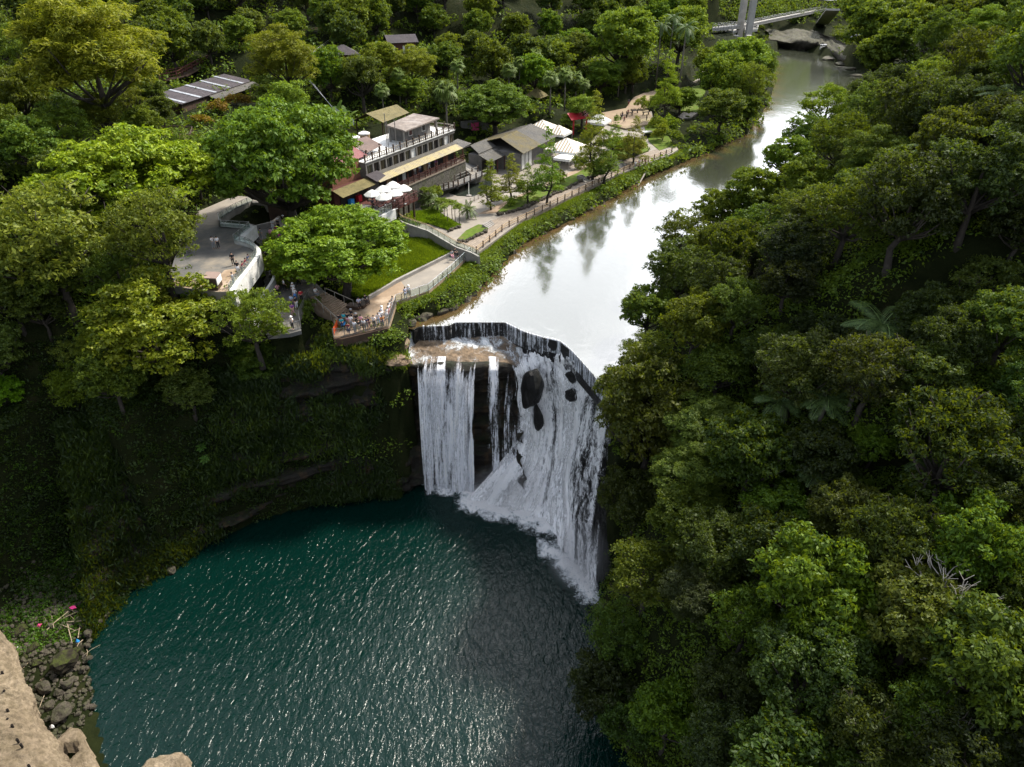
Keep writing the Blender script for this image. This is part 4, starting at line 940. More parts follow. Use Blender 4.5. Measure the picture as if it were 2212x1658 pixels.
M['redwood'] = mk('dark red painted wood', (.085, .026, .02), (.05, .018, .015), 2, .6, .2)
M['darkwood'] = mk('dark brown wood', (.06, .035, .022), (.03, .02, .014), 2, .7, .3)
M['wood'] = mk('yellowish timber', (.36, .25, .13), (.22, .15, .08), 2.5, .7, .3)
M['steel'] = mk('brushed steel', (.45, .46, .47), (.3, .3, .31), 5, .35, .05, metal=.9)
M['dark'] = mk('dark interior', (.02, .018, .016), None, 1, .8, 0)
M['lawn'] = mk('mown ground grass', (.09, .14, .02), (.05, .08, .015), 1.2, 1, .8, spec=.05, dirt=((.14, .12, .05), .7, .6))
M['dirt'] = mk('sandy dirt ground', (.27, .2, .135), (.19, .14, .095), .3, .95, .2, dirt=((.2, .19, .1), .2, .6))
M['rail'] = mk('brown painted rail', (.16, .1, .07), (.1, .065, .045), 3, .6, .2)
M['brick'] = mk('orange brick', (.2, .085, .05), (.12, .055, .035), 3, .9, .4)
M['stonewall'] = mk('rough stone retaining wall', (.12, .11, .09), (.04, .038, .032), 2.2, .95, 1.0, bdist=.15, dirt=((.05, .06, .02), .7, .6))
def mat_corr(name, c1, c2, stain, freq=26, axis=0):
    """corrugated sheet: ribs from UV"""
    m, nt, out = newmat(name); b = nt.new('ShaderNodeBsdfPrincipled'); uv = nt.new('ShaderNodeTexCoord').outputs['UV']
    sp = nt.new('ShaderNodeSeparateXYZ'); nt.link(uv, sp.inputs[0])
    w = nt.math('SINE', nt.math('MULTIPLY', sp.outputs[0], freq)); n = nt.noise(uv, .35, 6, .7, .4)
    c = nt.ramp(n, [(.35, c1), (.6, c2)]); c = nt.mix(nt.ramp(nt.noise(uv, 1.6, 5, .7), [(.5, 0), (.68, .7)]), c, stain)
    c = nt.mix(nt.math('MULTIPLY', nt.math('SUBTRACT', nt.noise(nt.mapping(uv, (3, .15, 1)), 1, 3, .6), .35), .6, True), c, tuple(x*.4 for x in c2))
    nt.link(c, b.inputs['Base Color']); b.inputs['Roughness'].default_value = .75; b.inputs['Specular IOR Level'].default_value = .12
    nt.link(nt.bump(w, .5, .04), b.inputs['Normal']); nt.link(b.outputs[0], out.inputs[0]); return m
M['roofy'] = mat_corr('yellowed corrugated roof', (.075, .07, .058), (.11, .088, .032), (.045, .04, .03)); M['roofg'] = mat_corr('grey corrugated roof', (.065, .065, .064), (.1, .093, .08), (.04, .036, .03))
M['roofr'] = mat_corr('red corrugated roof', (.25, .1, .1), (.2, .09, .09), (.12, .07, .065)); M['roofb'] = mat_corr('brown corrugated roof', (.17, .12, .1), (.12, .09, .08), (.07, .05, .05))
M['awn'] = mat_corr('cream yellow striped awning', (.25, .225, .175), (.33, .28, .14), (.13, .1, .085), 14); M['moss roof'] = mat_corr('mossy yellow roof', (.17, .14, .06), (.11, .095, .04), (.04, .04, .02))
M['darkroof'] = mat_corr('dark slate roof', (.045, .04, .045), (.07, .06, .065), (.03, .03, .03)); M['skylight'] = mk('translucent roof strip', (.3, .32, .35), (.15, .16, .18), 1.5, .4, .1)
def mat_canvas():
    m, nt, out = newmat('white canvas'); d = nt.new('ShaderNodeBsdfDiffuse'); t = nt.new('ShaderNodeBsdfTranslucent'); x = nt.new('ShaderNodeMixShader')
    d.inputs[0].default_value = (.85, .86, .84, 1); t.inputs[0].default_value = (.8, .8, .76, 1); x.inputs[0].default_value = .3
    nt.link(d.outputs[0], x.inputs[1]); nt.link(t.outputs[0], x.inputs[2]); nt.link(x.outputs[0], out.inputs[0]); return m
M['canvas'] = mat_canvas()
def mat_stripe():
    m, nt, out = newmat('striped canvas'); b = nt.new('ShaderNodeBsdfPrincipled'); uv = nt.new('ShaderNodeTexCoord').outputs['UV']
    sp = nt.new('ShaderNodeSeparateXYZ'); nt.link(uv, sp.inputs[0]); w = nt.math('SINE', nt.math('MULTIPLY', sp.outputs[0], 9.0))
    nt.link(nt.ramp(nt.math('ADD', nt.math('MULTIPLY', w, .5), .5), [(.42, (.8, .78, .72)), (.5, (.36, .29, .2))]), b.inputs['Base Color']); b.inputs['Roughness'].default_value = .8
    nt.link(b.outputs[0], out.inputs[0]); return m
M['stripe'] = mat_stripe()
def mat_glass():
    m, nt, out = newmat('clear rail glass'); t = nt.new('ShaderNodeBsdfTransparent'); g = nt.new('ShaderNodeBsdfGlossy'); x = nt.new('ShaderNodeMixShader'); g.inputs[0].default_value = (.7, .75, .75, 1)
    t.inputs[0].default_value = (.88, .93, .92, 1); x.inputs[0].default_value = .12; nt.link(t.outputs[0], x.inputs[1]); nt.link(g.outputs[0], x.inputs[2]); nt.link(x.outputs[0], out.inputs[0]); return m
M['glass'] = mat_glass()
M['red'] = mk('red painted steel', (.4, .02, .03), None, 3, .5, .1); M['orange'] = mk('orange mesh', (.8, .12, .03), None, 3, .6, .1); M['blue'] = mk('blue plastic', (.03, .25, .6), None, 3, .5, .1); M['pinkc'] = mk('faded magenta paper', (.5, .05, .16), (.6, .1, .22), 3, .7, .2)
def slab(name, pts, z0, z1, mat, label=None, cat=None, kind=None):
    mb = MB().prism([p[:2] for p in pts], z0, z1); o = solo(name, mb, mat, label, cat, kind=kind); return o
def quad_uv(name, quads, mat, thick=.08):
    """roof sheets: each quad a,b,c,d with a-b along the eave; UV x along the eave, y up the slope; given a thickness"""
    bm = bmesh.new(); uvl = bm.loops.layers.uv.new('UVMap')
    for q in quads:
        a, b, c, d = [Vector(p) for p in q]; n = (b-a).cross(d-a).normalized(); e = (b-a).normalized(); f = n.cross(e)
        if n.z < 0: n = -n
        top = [bm.verts.new(p+n*thick*.5) for p in (a, b, c, d)]; bot = [bm.verts.new(p-n*thick*.5) for p in (a, b, c, d)]
        fs = [top, bot[::-1]]+[[top[i], bot[i], bot[(i+1) % 4], top[(i+1) % 4]] for i in range(4)]
        for fv in fs:
            fc = bm.faces.new(fv)
            for l in fc.loops: r = l.vert.co-a; l[uvl].uv = (r.dot(e), abs(r.dot(f)))
    bmesh.ops.recalc_face_normals(bm, faces=bm.faces[:])
    me = bpy.data.meshes.new(name); bm.to_mesh(me); bm.free(); me.materials.append(mat); return me
def roofpart(T, name, quads, mat, parent=None, label=None):
    me = quad_uv(name, quads, mat); me.transform(Matrix.Translation(-T.b)); o = obj(name, me, parent or T.e)
    if label: o['label'] = label
    return o
def fence(name, pts, h, label, cat='fence', spacing=2.0, post=.1, rails=(1.0,), mats=('steel', 'steel'), glass=False, bal=0, group=None, railw=.05, z_over=0.0):
    """pts: 3-d base line"""
    pts = [Vector(p) for p in pts]; T = Thing(name, pts[0], label, cat, group)
    L = [0]
    for a, b in zip(pts, pts[1:]): L.append(L[-1]+(b-a).length)
    def at(s):
        for i in range(len(pts)-1):
            if s <= L[i+1]+1e-6: return pts[i].lerp(pts[i+1], (s-L[i])/max(L[i+1]-L[i], 1e-6))
        return pts[-1]
    n = min(95, max(2, int(round(L[-1]/spacing))+1))
    for i in range(n):
        p = at(L[-1]*i/(n-1)); T.part('post', MB().box((p.x, p.y, p.z+h/2+z_over/2), (post, post, h+z_over)), M[mats[0]])
    for r in rails:
        mb = MB()
        for a, b in zip(pts, pts[1:]): mb.beam(a+Vector((0, 0, h*r)), b+Vector((0, 0, h*r)), railw)
        T.part('rail', mb, M[mats[1]])
    if glass:
        mb = MB()
        for a, b in zip(pts, pts[1:]): mb.beam(a+Vector((0, 0, h*.5)), b+Vector((0, 0, h*.5)), .015, h*.8)
        T.part('glass_panel', mb, M['glass'])
    if bal:
        mb = MB(); s = bal
        while s < L[-1]:
            p = at(s); mb.box((p.x, p.y, p.z+h*.47), (.025, .025, h*.9)); s += bal
        o = T.part('balusters', mb, M[mats[1]])
    return T
# ---- local frame of the terrace building
def bbox(mb, u0, u1, n0, n1, z0, z1):
    c = B((u0+u1)/2, (n0+n1)/2, (z0+z1)/2); return mb.box(c, (abs(u1-u0), abs(n1-n0), z1-z0), RB)
T = Thing('terrace_building', B(13, -4, 2), 'long grey two storey restaurant building with roof terrace and cream awning', 'building')
w = MB(); bbox(w, 0, 27, -9, 0, 6.7, 9.55); bbox(w, 0, 27, -9, -.35, 9.55, 11.5); bbox(w, 0, 27, -9, 0, 11.5, 12.0)
T.part('wall', w, M['grey'])
# piers of the upper floor and windows between them
pr = MB(); us = [0]
x = .2
while x < 26.8: bbox(pr, x-.16, x+.16, -.35, .0, 9.55, 11.5); us.append(x); x += 1.78
T.part('pier', pr, M['grey']).name = 'piers'
for i in range(15):
    a = .36+i*1.78; b = a+1.44
    if i in (7, 13): 
        m = MB(); bbox(m, a, b, -.35, -.2, 9.55, 11.5); T.part('panel', m, M['white'], label='pale closed wall panel'); continue
    f = MB()
    for q in ((a, a+.07), (b-.07, b), ((a+b)/2-.035, (a+b)/2+.035)): bbox(f, q[0], q[1], -.34, -.22, 9.7, 11.45)
    bbox(f, a+.07, b-.07, -.335, -.215, 11.36, 11.44); bbox(f, a+.07, b-.07, -.335, -.215, 9.7, 9.8)
    fo = T.part('window', f, M['darkwood' if i % 3 else 'steel']); g = MB(); bbox(g, a+.05, b-.05, -.33, -.29, 9.75, 11.4)
    T.part('pane', g, M['dark'] if i % 2 else M['roofy'], fo)
pl = MB(); bbox(pl, -.1, 27.1, -9.05, .12, 12.0, 12.14); T.part('roof_floor', pl, M['white'])
# roof balustrade (front and right side)
n = 15
for i in range(n):
    m = MB(); c = B(i*27/(n-1), .02, 12.7); m.box(c, (.2, .2, 1.25), RB); m.box((c[0], c[1], 13.36), (.26, .26, .1), RB); T.part('balustrade_post', m, M['darkwood'])
for i in range(4):
    m = MB(); c = B(27, -2.2*(i+1), 12.7); m.box(c, (.2, .2, 1.25), RB); T.part('balustrade_post', m, M['darkwood'])
m = MB(); bbox(m, 0, 27, -.06, .06, 12.92, 13.04); bbox(m, 0, 27, -.05, .05, 12.3, 12.4); bbox(m, 26.94, 27.06, -9, 0, 12.92, 13.04); bbox(m, 26.95, 27.05, -9, 0, 12.3, 12.4)
for i in range(14):
    a = i*27/13.99+.55; bbox(m, a, a+.1, -.04, .04, 12.4, 12.92); bbox(m, a+.1, a+.6, -.04, .04, 12.6, 12.7); bbox(m, a+.75, a+.85, -.04, .04, 12.14, 12.92)
T.part('balustrade', m, M['pale'])
# rooftop house
h = MB(); bbox(h, 14.4, 22.2, -6, -2.2, 12.14, 14.75); T.part('rooftop_house', h, M['grey'])
ho = T.e.children[-1]
for a in (15.3, 19.4):
    m = MB(); bbox(m, a, a+1.1, -2.22, -2.12, 13.0, 14.1); f = T.part('window', m, M['white'], ho); g = MB(); bbox(g, a+.1, a+1.0, -2.13, -2.09, 13.1, 14.0); T.part('pane', g, M['dark'] if a > 16 else M['redwood'], ho)
sl_ = [B(13, -5.2)[:2], B(11.2, .2)[:2], B(22.8, -.4)[:2], B(23.6, -6.8)[:2]]
T.part('rooftop_slab', MB().prism(sl_, 14.75, [15.05, 14.98, 14.98, 15.05]), mk('weathered roof slab', (.2, .165, .14), (.1, .085, .075), .8, .9, .8, dirt=((.3, .27, .25), .5, .6)))
for a, b in ((11.8, -.6), (13.3, -4.8), (22.3, -.9)): T.part('roof_post', MB().box(B(a, b, 13.4), (.28, .28, 2.6), RB), M['concrete'])
# awning strip, gallery with red rail
roofpart(T, 'awning', [(B(.3, 2.5, 9.15), B(26, 2.5, 9.15), B(26, .9, 9.75), B(.3, .9, 9.75))], M['awn'])
roofpart(T, 'upper_awning', [(B(-.3, .95, 9.78), B(26.6, .95, 9.78), B(26.6, .03, 10.0), B(-.3, .03, 10.0))], M['roofg'], label='grey strip of roofing above the cream awning')
roofpart(T, 'side_awning', [(B(26, 2.3, 9.1), B(30.5, 1.6, 9.0), B(30.5, -1.6, 9.5), B(26.2, -.3, 9.9))], M['roofg'])
g = MB(); bbox(g, 1, 27, 0, 2.3, 6.4, 6.7); T.part('gallery_floor', g, M['deck'])
for i in range(9): T.part('gallery_post', MB().box(B(2.4+i*3.0, 2.1, 7.9), (.14, .14, 2.4), RB), M['redwood'])
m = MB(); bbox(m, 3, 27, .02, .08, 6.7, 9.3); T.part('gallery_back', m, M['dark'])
for a, b, mt in ((5, 6.2, 'wood'), (9.5, 10.4, 'white'), (12.3, 13.5, 'redwood'), (16, 17.3, 'wood'), (19.4, 20.6, 'grey'), (22.5, 24.2, 'brick')):
    m = MB(); bbox(m, a, b, .08, .14, 6.8, 8.6); T.part('shop_front', m, M[mt])
fence('gallery_rail', [B(3, 2.25, 6.7), B(26.8, 2.25, 6.7), B(26.8, .1, 6.7)], 1.05, 'dark red wooden railing along the open gallery under the cream awning', 'railing', 1.7, .14, (1.0, .62, .15), ('redwood', 'redwood'), bal=.34, railw=.08, z_over=.25)
m = MB(); bbox(m, 1, 27.2, 0, 2.2, 1.2, 6.38); solo('retaining_wall', m, M['stonewall'], 'dark rough stone retaining wall under the gallery of the terrace building', 'wall')
m = MB()
for k in range(14): bbox(m, 1.4+k*1.8, 2.0+k*1.8, 2.2, 2.32, 5.95, 6.35)
# left annex, brick, red roof
T = Thing('annex', B(-3, -5, 6), 'orange brick annex with red and brown corrugated roof left of the terrace building', 'building')
w = MB(); bbox(w, -7, -.05, -8, -1.2, 5, 12.6); T.part('wall', w, M['brick']); m = MB(); bbox(m, -3.2, -2.3, -1.2, -1.1, 10.4, 11.5); fo = T.part('window', m, M['darkwood'])
m = MB(); bbox(m, -.05, 7.5, -8.5, -8.3, 12.14, 13.3); T.part('parapet', m, M['grey'])
roofpart(T, 'roof', [(B(-8, -.9, 12.5), B(2.6, -1.5, 12.6), B(2.6, -5.5, 14.1), B(-8, -5.5, 14.1)), (B(2.6, -9.5, 12.9), B(-8, -9.5, 12.9), B(-8, -5.5, 14.12), B(2.6, -5.5, 14.12))], M['roofr'], label='red corrugated roof')
roofpart(T, 'roof', [(B(2.65, -1.6, 12.9), B(7.8, -2.4, 13.0), B(7.8, -5.6, 14.1), B(2.65, -5.5, 14.1)), (B(7.8, -9, 12.9), B(2.65, -9.5, 12.9), B(2.65, -5.5, 14.12), B(7.8, -5.6, 14.12))], M['roofb'], label='weathered brown corrugated roof')
for a, b in ((2.8, -1.9), (7.4, -2.7), (7.4, -8)): T.part('post', MB().box(B(a, b, 12.7), (.25, .25, 1.2), RB), M['darkwood'])
roofpart(T, 'awning', [(B(-8.5, 2.0, 8.9), B(-.2, 2.0, 8.9), B(-.2, .0, 9.7), B(-8.5, .0, 9.7))], M['moss roof'], label='mossy yellow lean-to awning')
roofpart(T, 'awning', [(B(-.1, 2.2, 9.3), B(3.0, 1.6, 9.5), B(2.6, .15, 10.25), B(-.4, .1, 10.2))], M['darkroof'], label='small dark corrugated canopy')
w = MB(); bbox(w, -8.3, -.06, -1.1, .0, 6.7, 9.6); T.part('shop_wall', w, M['redwood']); 
for a in (-7, -4.6, -2.2): m = MB(); bbox(m, a, a+1.7, 0, .08, 6.8, 8.7); T.part('opening', m, M['dark'])
m = MB(); bbox(m, -5.6, -4.7, .3, .9, 6.7, 7.6); solo('counter', m, M['blue'], 'blue cabinet under the mossy awning at the back of the dining terrace', 'cabinet')
m = MB(); bbox(m, -3.6, -2.7, .3, .9, 6.7, 7.7); solo('counter', m, M['red'], 'red cabinet beside the blue one behind the umbrellas', 'cabinet')
for j, (u_, n_, hh, lab) in enumerate(((12.6, -12.5, 3.2, 'white capped steel water tank, left one of two on the roof'), (14.6, -11.8, 3.6, 'white capped water tank, right one of two beside the roof terrace'))):
    T = Thing('water_tank', B(u_, n_, 9.2), lab, 'tank', 'water tanks'); b0 = B(u_, n_, 9.2)
    T.part('tank', MB().lathe([(1.0, 0), (1.05, .9), (1.0, 1.0), (1.05, 1.9), (1.0, 2.0), (1.05, hh-.4), (1.0, hh-.3)], 18, b0), M['steel' if j == 0 else 'wood'], smooth=False)
    T.part('lid', MB().lathe([(1.08, hh-.3), (1.05, hh-.1), (.5, hh+.12), (.1, hh+.15)], 18, b0), M['white'])
T = Thing('hut', B(28, -19, 8), 'small open hut with mossy yellow roof behind the rooftop house', 'hut')
roofpart(T, 'roof', [(B(22, -13, 13.0), B(32, -14, 13.0), B(32, -17, 14.3), B(22, -17, 14.3)), (B(32, -20.5, 12.6), B(22, -20.5, 12.6), B(22, -17, 14.32), B(32, -17, 14.32))], M['moss roof'])
for a, b in ((22.5, -13.6), (31.5, -14.4), (22.5, -20), (31.5, -20)): T.part('post', MB().box(B(a, b, 10.5), (.2, .2, 5), RB), M['darkwood'])
for k, (a, b) in enumerate(((9.3, -.5), (7.0, -.4), (9.9, -3))):
    solo('pole', MB().tube([B(a, b, 12.1), B(a, b, 17.0+.4*k)], .07, 6), M['steel'], ('slim metal pole at the front of the roof terrace, right of the two', 'slim metal pole at the front of the roof terrace, left of the two', 'slim metal pole standing back on the roof terrace beside the slab porch')[k], 'pole')
# ---- dining terrace
FLATS_DONE = True
m = MB(); bbox(m, -9.5, 1.0, .0, 7.9, 6.3, 6.66); bbox(m, 1.0, 3.0, 2.3, 7.9, 6.3, 6.66); solo('terrace_deck', m, M['redwood'], 'dark red dining deck carrying the white umbrellas', 'deck')
m = MB(); bbox(m, -9.5, -3.9, 2.2, 7.9, 6.664, 6.69); solo('terrace_paving', m, M['paving'], 'grey paved corner of the dining terrace near the big tree', 'paving')
fence('terrace_rail', [B(-3.9, 7.85, 6.66), B(2.95, 7.85, 6.66), B(2.95, 2.6, 6.66)], 1.1, 'dark red railing round the dining deck', 'railing', 1.5, .12, (1.0, .5, .12), ('redwood', 'redwood'), bal=.16, railw=.09)
fence('terrace_rail', [B(-9.4, 7.8, 6.7), B(-4.0, 7.8, 6.7)], 1.05, 'steel and glass railing above the white garage wall', 'railing', 1.4, .06, (1.0,), ('steel', 'steel'), glass=True)
T = Thing('garage', B(-6, 7, 1.8), 'white fronted store with grey roller shutter under the dining terrace', 'building')
m = MB(); bbox(m, -9.8, -3.7, 7.92, 8.3, 5.2, 6.75); T.part('parapet', m, M['white']); m = MB(); bbox(m, -9.6, -3.9, 3, 8.0, 1.6, 5.2); T.part('wall', m, M['grey'])
m = MB()
for k in range(13): bbox(m, -7.6, -5.3, 8.0, 8.07+.03*(k % 2), 2.4+k*.2, 2.6+k*.2)
T.part('shutter', m, M['steel']); m = MB(); bbox(m, -5.0, -4.2, 8.0, 8.06, 2.4, 4.6); T.part('door', m, M['grey'])
for i in range(5):
    m = MB(); m.box(B(-3+i*1.4, 7.2, 4), (.25, .25, 4.6), RB); solo('pillar', m, M['darkwood'], ('first', 'second', 'third', 'fourth', 'fifth')[i]+' dark pillar from the garage under the red dining deck', 'pillar', 'pillars under the dining deck')
# umbrellas with tables and benches
UMB = [(K1(455, 1345), 'leftmost'), (K1(615, 1280), 'back left'), (K1(757, 1220), 'farthest back'), (K1(620, 1393), 'frontmost'), (K1(785, 1335), 'front right'), (K1(915, 1268), 'rightmost')]
first = None
for (c, w_) in UMB:
    x, y, z = P(*c, 9.35); lab = w_+' of the six white umbrellas on the dining terrace'
    if first is None:
        e = empty('patio_umbrella', (x, y, 6.68), 0, lab, 'umbrella', 'umbrellas on the dining terrace'); first = e
        bm = MB(); n = 8; r = 1.32
        ring = [(r*math.cos(k*math.pi/4), r*math.sin(k*math.pi/4), 2.42) for k in range(n)]; v = ring+[(p[0]*.5, p[1]*.5, 2.9) for p in ring]+[(p[0], p[1], 2.30) for p in ring]+[(0, 0, 3.22)]
        bm.add(v, [(k, (k+1) % n, 8+(k+1) % n, 8+k) for k in range(n)]+[(8+k, 8+(k+1) % n, 24) for k in range(n)]+[(16+k, 16+(k+1) % n, (k+1) % n, k) for k in range(n)])
        bm.build('canopy', M['canvas'], e); MB().tube([(0, 0, 0), (0, 0, 3.3)], .03, 6).build('pole', M['darkwood'], e); MB().lathe([(.3, 0), (.3, .06), (.05, .12)], 10).build('base', M['steel'], e)
        rb = MB(); [rb.beam((0, 0, 2.5), (p[0]*.96, p[1]*.96, 2.36), .02) for p in ring]; rb.build('ribs', M['darkwood'], e)
    else: e = copy_tree(first); e.location = (x, y, 6.68); e.rotation_euler = (0, 0, random.random()); e['label'] = lab
tp = None
for k, (u_, n_) in enumerate(((-2.6, 6.4), (-.6, 6.3), (1.3, 6.2), (-4.2, 5.2), (-.2, 4.0), (1.6, 3.8))):
    lab = ('table under the frontmost white umbrella', 'dark table in the middle along the red deck rail', 'bare red topped table in the right corner of the dining deck', 'dark table with benches on the grey left part of the terrace', 'table behind the front right umbrella', 'red topped table at the rear right of the dining deck')[k]
    if tp is None:
        e = empty('picnic_table', B(u_, n_, 6.7), RB, lab, 'table', 'tables on the dining terrace'); tp = e
        MB().box((0, 0, .72), (1.5, .8, .06)).build('tabletop', M['redwood'], e)
        for s in (-1, 1): MB().box((0, s*.75, .44), (1.5, .3, .05)).build('seat', M['redwood'], e)
        for a in (-.6, .6):
            for s in (-1, 1): MB().beam((a, s*.3, .69), (a, s*.85, 0), .07).build('leg', M['darkwood'], e)
    else: e = copy_tree(tp); e.location = B(u_, n_, 6.7); e['label'] = lab
# ---- restaurant with long roof
T = Thing('restaurant', B(45, 2, 2), 'low restaurant with broad yellow and grey roof behind the cypresses', 'building')
m = MB(); bbox(m, 40, 56, -3, 7.4, 1.5, 5.6); T.part('wall', m, M['grey'])
for a in (40.6, 42.2, 43.8): m = MB(); bbox(m, a, a+1.2, 7.4, 7.5, 2.2, 5.3); T.part('window', m, M['white'])
roofpart(T, 'roof', [(B(39.2, 8.6, 5.9), B(48, 8.3, 5.9), B(48.5, 2, 8), B(41, 2.2, 8)), (B(48.5, -4.5, 6), B(41, -4.5, 6), B(41, 2.2, 8.02), B(48.5, 2, 8.02))], M['roofy'], label='yellowed half of the roof')
roofpart(T, 'roof', [(B(48.02, 8.3, 5.9), B(57, 8, 5.9), B(55.7, 1.9, 8), B(48.52, 2, 8)), (B(56, -4.5, 6), B(48.5, -4.5, 6), B(48.5, 2, 8.02), B(56, 1.9, 8.02))], M['roofg'], label='grey half of the roof')
T = Thing('entrance_pavilion', B(38, 2, 2), 'small grey roofed pavilion with open front left of the restaurant', 'building')
m = MB(); bbox(m, 34.2, 41, -1.5, 1.6, 1.8, 5.8); T.part('wall', m, M['grey'])
roofpart(T, 'roof', [(B(34.2, 1.0, 6.1), B(41.3, 1.0, 6.1), B(42, -1.6, 7.2), B(35.2, -1.6, 7.2)), (B(42, -4, 6.2), B(34.5, -4, 6.2), B(35.2, -1.6, 7.22), B(42, -1.6, 7.22))], M['roofg'], label='upper grey roof')
roofpart(T, 'roof', [(B(33.6, 4.0, 4.9), B(43.3, 4.0, 4.9), B(42.2, .9, 5.95), B(34, .9, 5.95))], M['roofg'], label='lower grey porch roof')
for a in (34, 37, 40, 42.8): T.part('post', MB().box(B(a, 3.7, 3.4), (.16, .16, 3.0), RB), M['redwood'])
m = MB(); bbox(m, 34.3, 41, 1.62, 1.7, 2, 4.6); T.part('opening', m, M['dark'])
for a, mt in ((36.4, 'white'), (38.6, 'white')): m = MB(); bbox(m, a, a+.7, 1.72, 1.8, 2.1, 3.9); T.part('sign_panel', m, M[mt])
def tent(c, r, z0, z1, rot, label, name='marquee', mat='stripe', h=2.4):
    T = Thing(name, (c[0], c[1], z0-h), label, 'tent', 'tents by the restaurant'); cs = [(c[0]+r*math.cos(rot+k*math.pi/2+.785), c[1]+r*math.sin(rot+k*math.pi/2+.785), z0) for k in range(4)]; ap = (c[0], c[1], z1)
    q = []
    for k in range(4): a, b = Vector(cs[k]), Vector(cs[(k+1) % 4]); A_ = Vector(ap); q.append((a, b, A_+(b-a)*.02, A_-(b-a)*.02))
    roofpart(T, 'canopy', q, M[mat])
    v = MB()
    for k in range(4): a, b = Vector(cs[k]), Vector(cs[(k+1) % 4]); v.beam(a-Vector((0, 0, .25)), b-Vector((0, 0, .25)), .04, .35)
    T.part('valance', v, M['canvas'])
    for p in cs: T.part('pole', MB().tube([(p[0], p[1], z0-h), (p[0], p[1], z0)], .05, 5), M['steel'])
p = P(*K2(1720, 690), 5.5); tent(p, 5.2, 4.6, 6.6, RB, 'large beige striped tent at the right end of the restaurant')
p = P(*K2(1420, 450), 6.5); tent(p, 5.0, 5.4, 7.4, RB, 'white striped tent behind the restaurant ridge')
p = P(*K2(1620, 480), 6.5); tent(p, 3.4, 5.2, 6.8, RB, 'smaller white tent right behind the restaurant roof')
p = P(*K6(400, 870), 5.5); tent(p, 3.6, 4.4, 6.2, RB, 'pale tent among the cypresses beside the dirt square', mat='canvas')
p = P(*K2(1700, 850), 4.2); tent(p, 2.6, 4.0, 4.5, RB, 'flat pale canopy below the large striped tent', mat='canvas')
T = Thing('red_gate', P(*K2(1850, 560), 2), 'red steel gate shelter with sloping red roof right of the tents', 'gate'); g0 = Vector(P(*K2(1800, 600), 2))
for d in ((0, 0), (3.4, 2.6)): T.part('post', MB().box((g0.x+d[0], g0.y+d[1], 4.0), (.35, .35, 4)), M['red'])
roofpart(T, 'roof', [((g0.x-.6, g0.y-1.2, 5.9), (g0.x+4.4, g0.y+2.2, 5.9), (g0.x+3.2, g0.y+4.6, 7.1), (g0.x-1.6, g0.y+1.0, 7.1))], M['red'])
p = P(*K2(1340, 140), 6.6)
T = Thing('hut', (p[0], p[1], 3), 'little hut with mossy yellow hip roof right of the round banyan', 'hut')
rr_ = 3.6; cs = [(p[0]+rr_*math.cos(k*math.pi/2+.3), p[1]+rr_*math.sin(k*math.pi/2+.3), 7.4) for k in range(4)]
roofpart(T, 'roof', [(cs[k], cs[(k+1) % 4], (p[0]+.2, p[1], 9.4), (p[0]-.2, p[1], 9.4)) for k in range(4)], M['moss roof'])
for c in cs: T.part('post', MB().box((p[0]+(c[0]-p[0])*.75, p[1]+(c[1]-p[1])*.75, 5.6), (.25, .25, 4)), M['darkwood'])
p = P(*K1(1960, 430), 5)
T = Thing('wall_banner', p, 'pink and blue banner on the dark wall right of the roof terrace', 'banner'); T.part('board', MB().box((p[0], p[1], 5.2), (1.9, .12, 3.0), .4), M['pinkc']); T.part('figure', MB().box((p[0]-.2, p[1]-.12, 5.7), (.5, .05, 1.5), .4), M['white']); T.part('lower_panel', MB().box((p[0]-.2, p[1]-.13, 4.1), (1.0, .05, .8), .4), M['blue'])
m = MB().box((p[0], p[1]+.6, 4.9), (7, .5, 4.4), .4); solo('wall', m, M['grey'], 'dark grey wall carrying the pink and blue banner', 'wall')
# ramp between terrace building and pavilion
m = MB().prism([q[:2] for q in (B(27.3, 1.2), B(27.3, -9), B(32, -9), B(33.6, .8), B(31, 4.2), B(28, 3.5))], 1.0, [5.3, 6.6, 6.6, 3.6, 2.6, 3.4]); solo('ramp', m, M['paving'], None, None, kind='structure')

# ---- garden ground, paths, beds
GZ0 = 1.9
def ov(*pts): return list(pts)
slab('garden_paving', [P(x, y, GZ0) for x, y in gard], .2, GZ0, M['pale'], kind='structure')
walk_r = [K3(1615, 1005), K3(1990, 690), K2(1900, 1300), K2(2212, 1150), K6(860, 1540), K6(1360, 1345)]
walk_l = [K3(1400, 850), K3(1780, 600), K2(1640, 1270), K2(2180, 1030), K6(640, 1480), K6(1180, 1290)]
bw = [P(*p, GZ0) for p in walk_l]+[P(*p, GZ0) for p in walk_r[::-1]]
slab('boardwalk', bw, 1.0, GZ0+.012, M['deck'], kind='structure')
# board joints as real thin gaps: battens laid across
m = MB()
for i in range(len(walk_l)-1):
    a0, a1, b0_, b1_ = [Vector(P(*p, GZ0+.02)) for p in (walk_l[i], walk_l[i+1], walk_r[i], walk_r[i+1])]
    n = int((a1-a0).length/.45)
    for k in range(n):
        t = (k+.5)/n; m.beam(a0.lerp(a1, t), b0_.lerp(b1_, t), .36, .03)
o = solo('boardwalk_planks', m, M['deck'], None, None, kind='structure')
def bed(pts, k, name, dz, mat='lawn'): return slab(name, Q(k, pts, GZ0), .5, GZ0+dz, M[mat], kind='structure')
bed([(600, 600), (760, 470), (1080, 440), (1250, 560), (1420, 640), (1260, 715), (980, 620)], K3, 'grass_bed', .12)
bed([(880, 400), (1120, 370), (1180, 470), (940, 480)], K3, 'grass_bed', .18)
bed([(1370, 830), (1480, 720), (1640, 640), (1730, 650), (1770, 690), (1450, 850)], K3, 'grass_bed', .16)
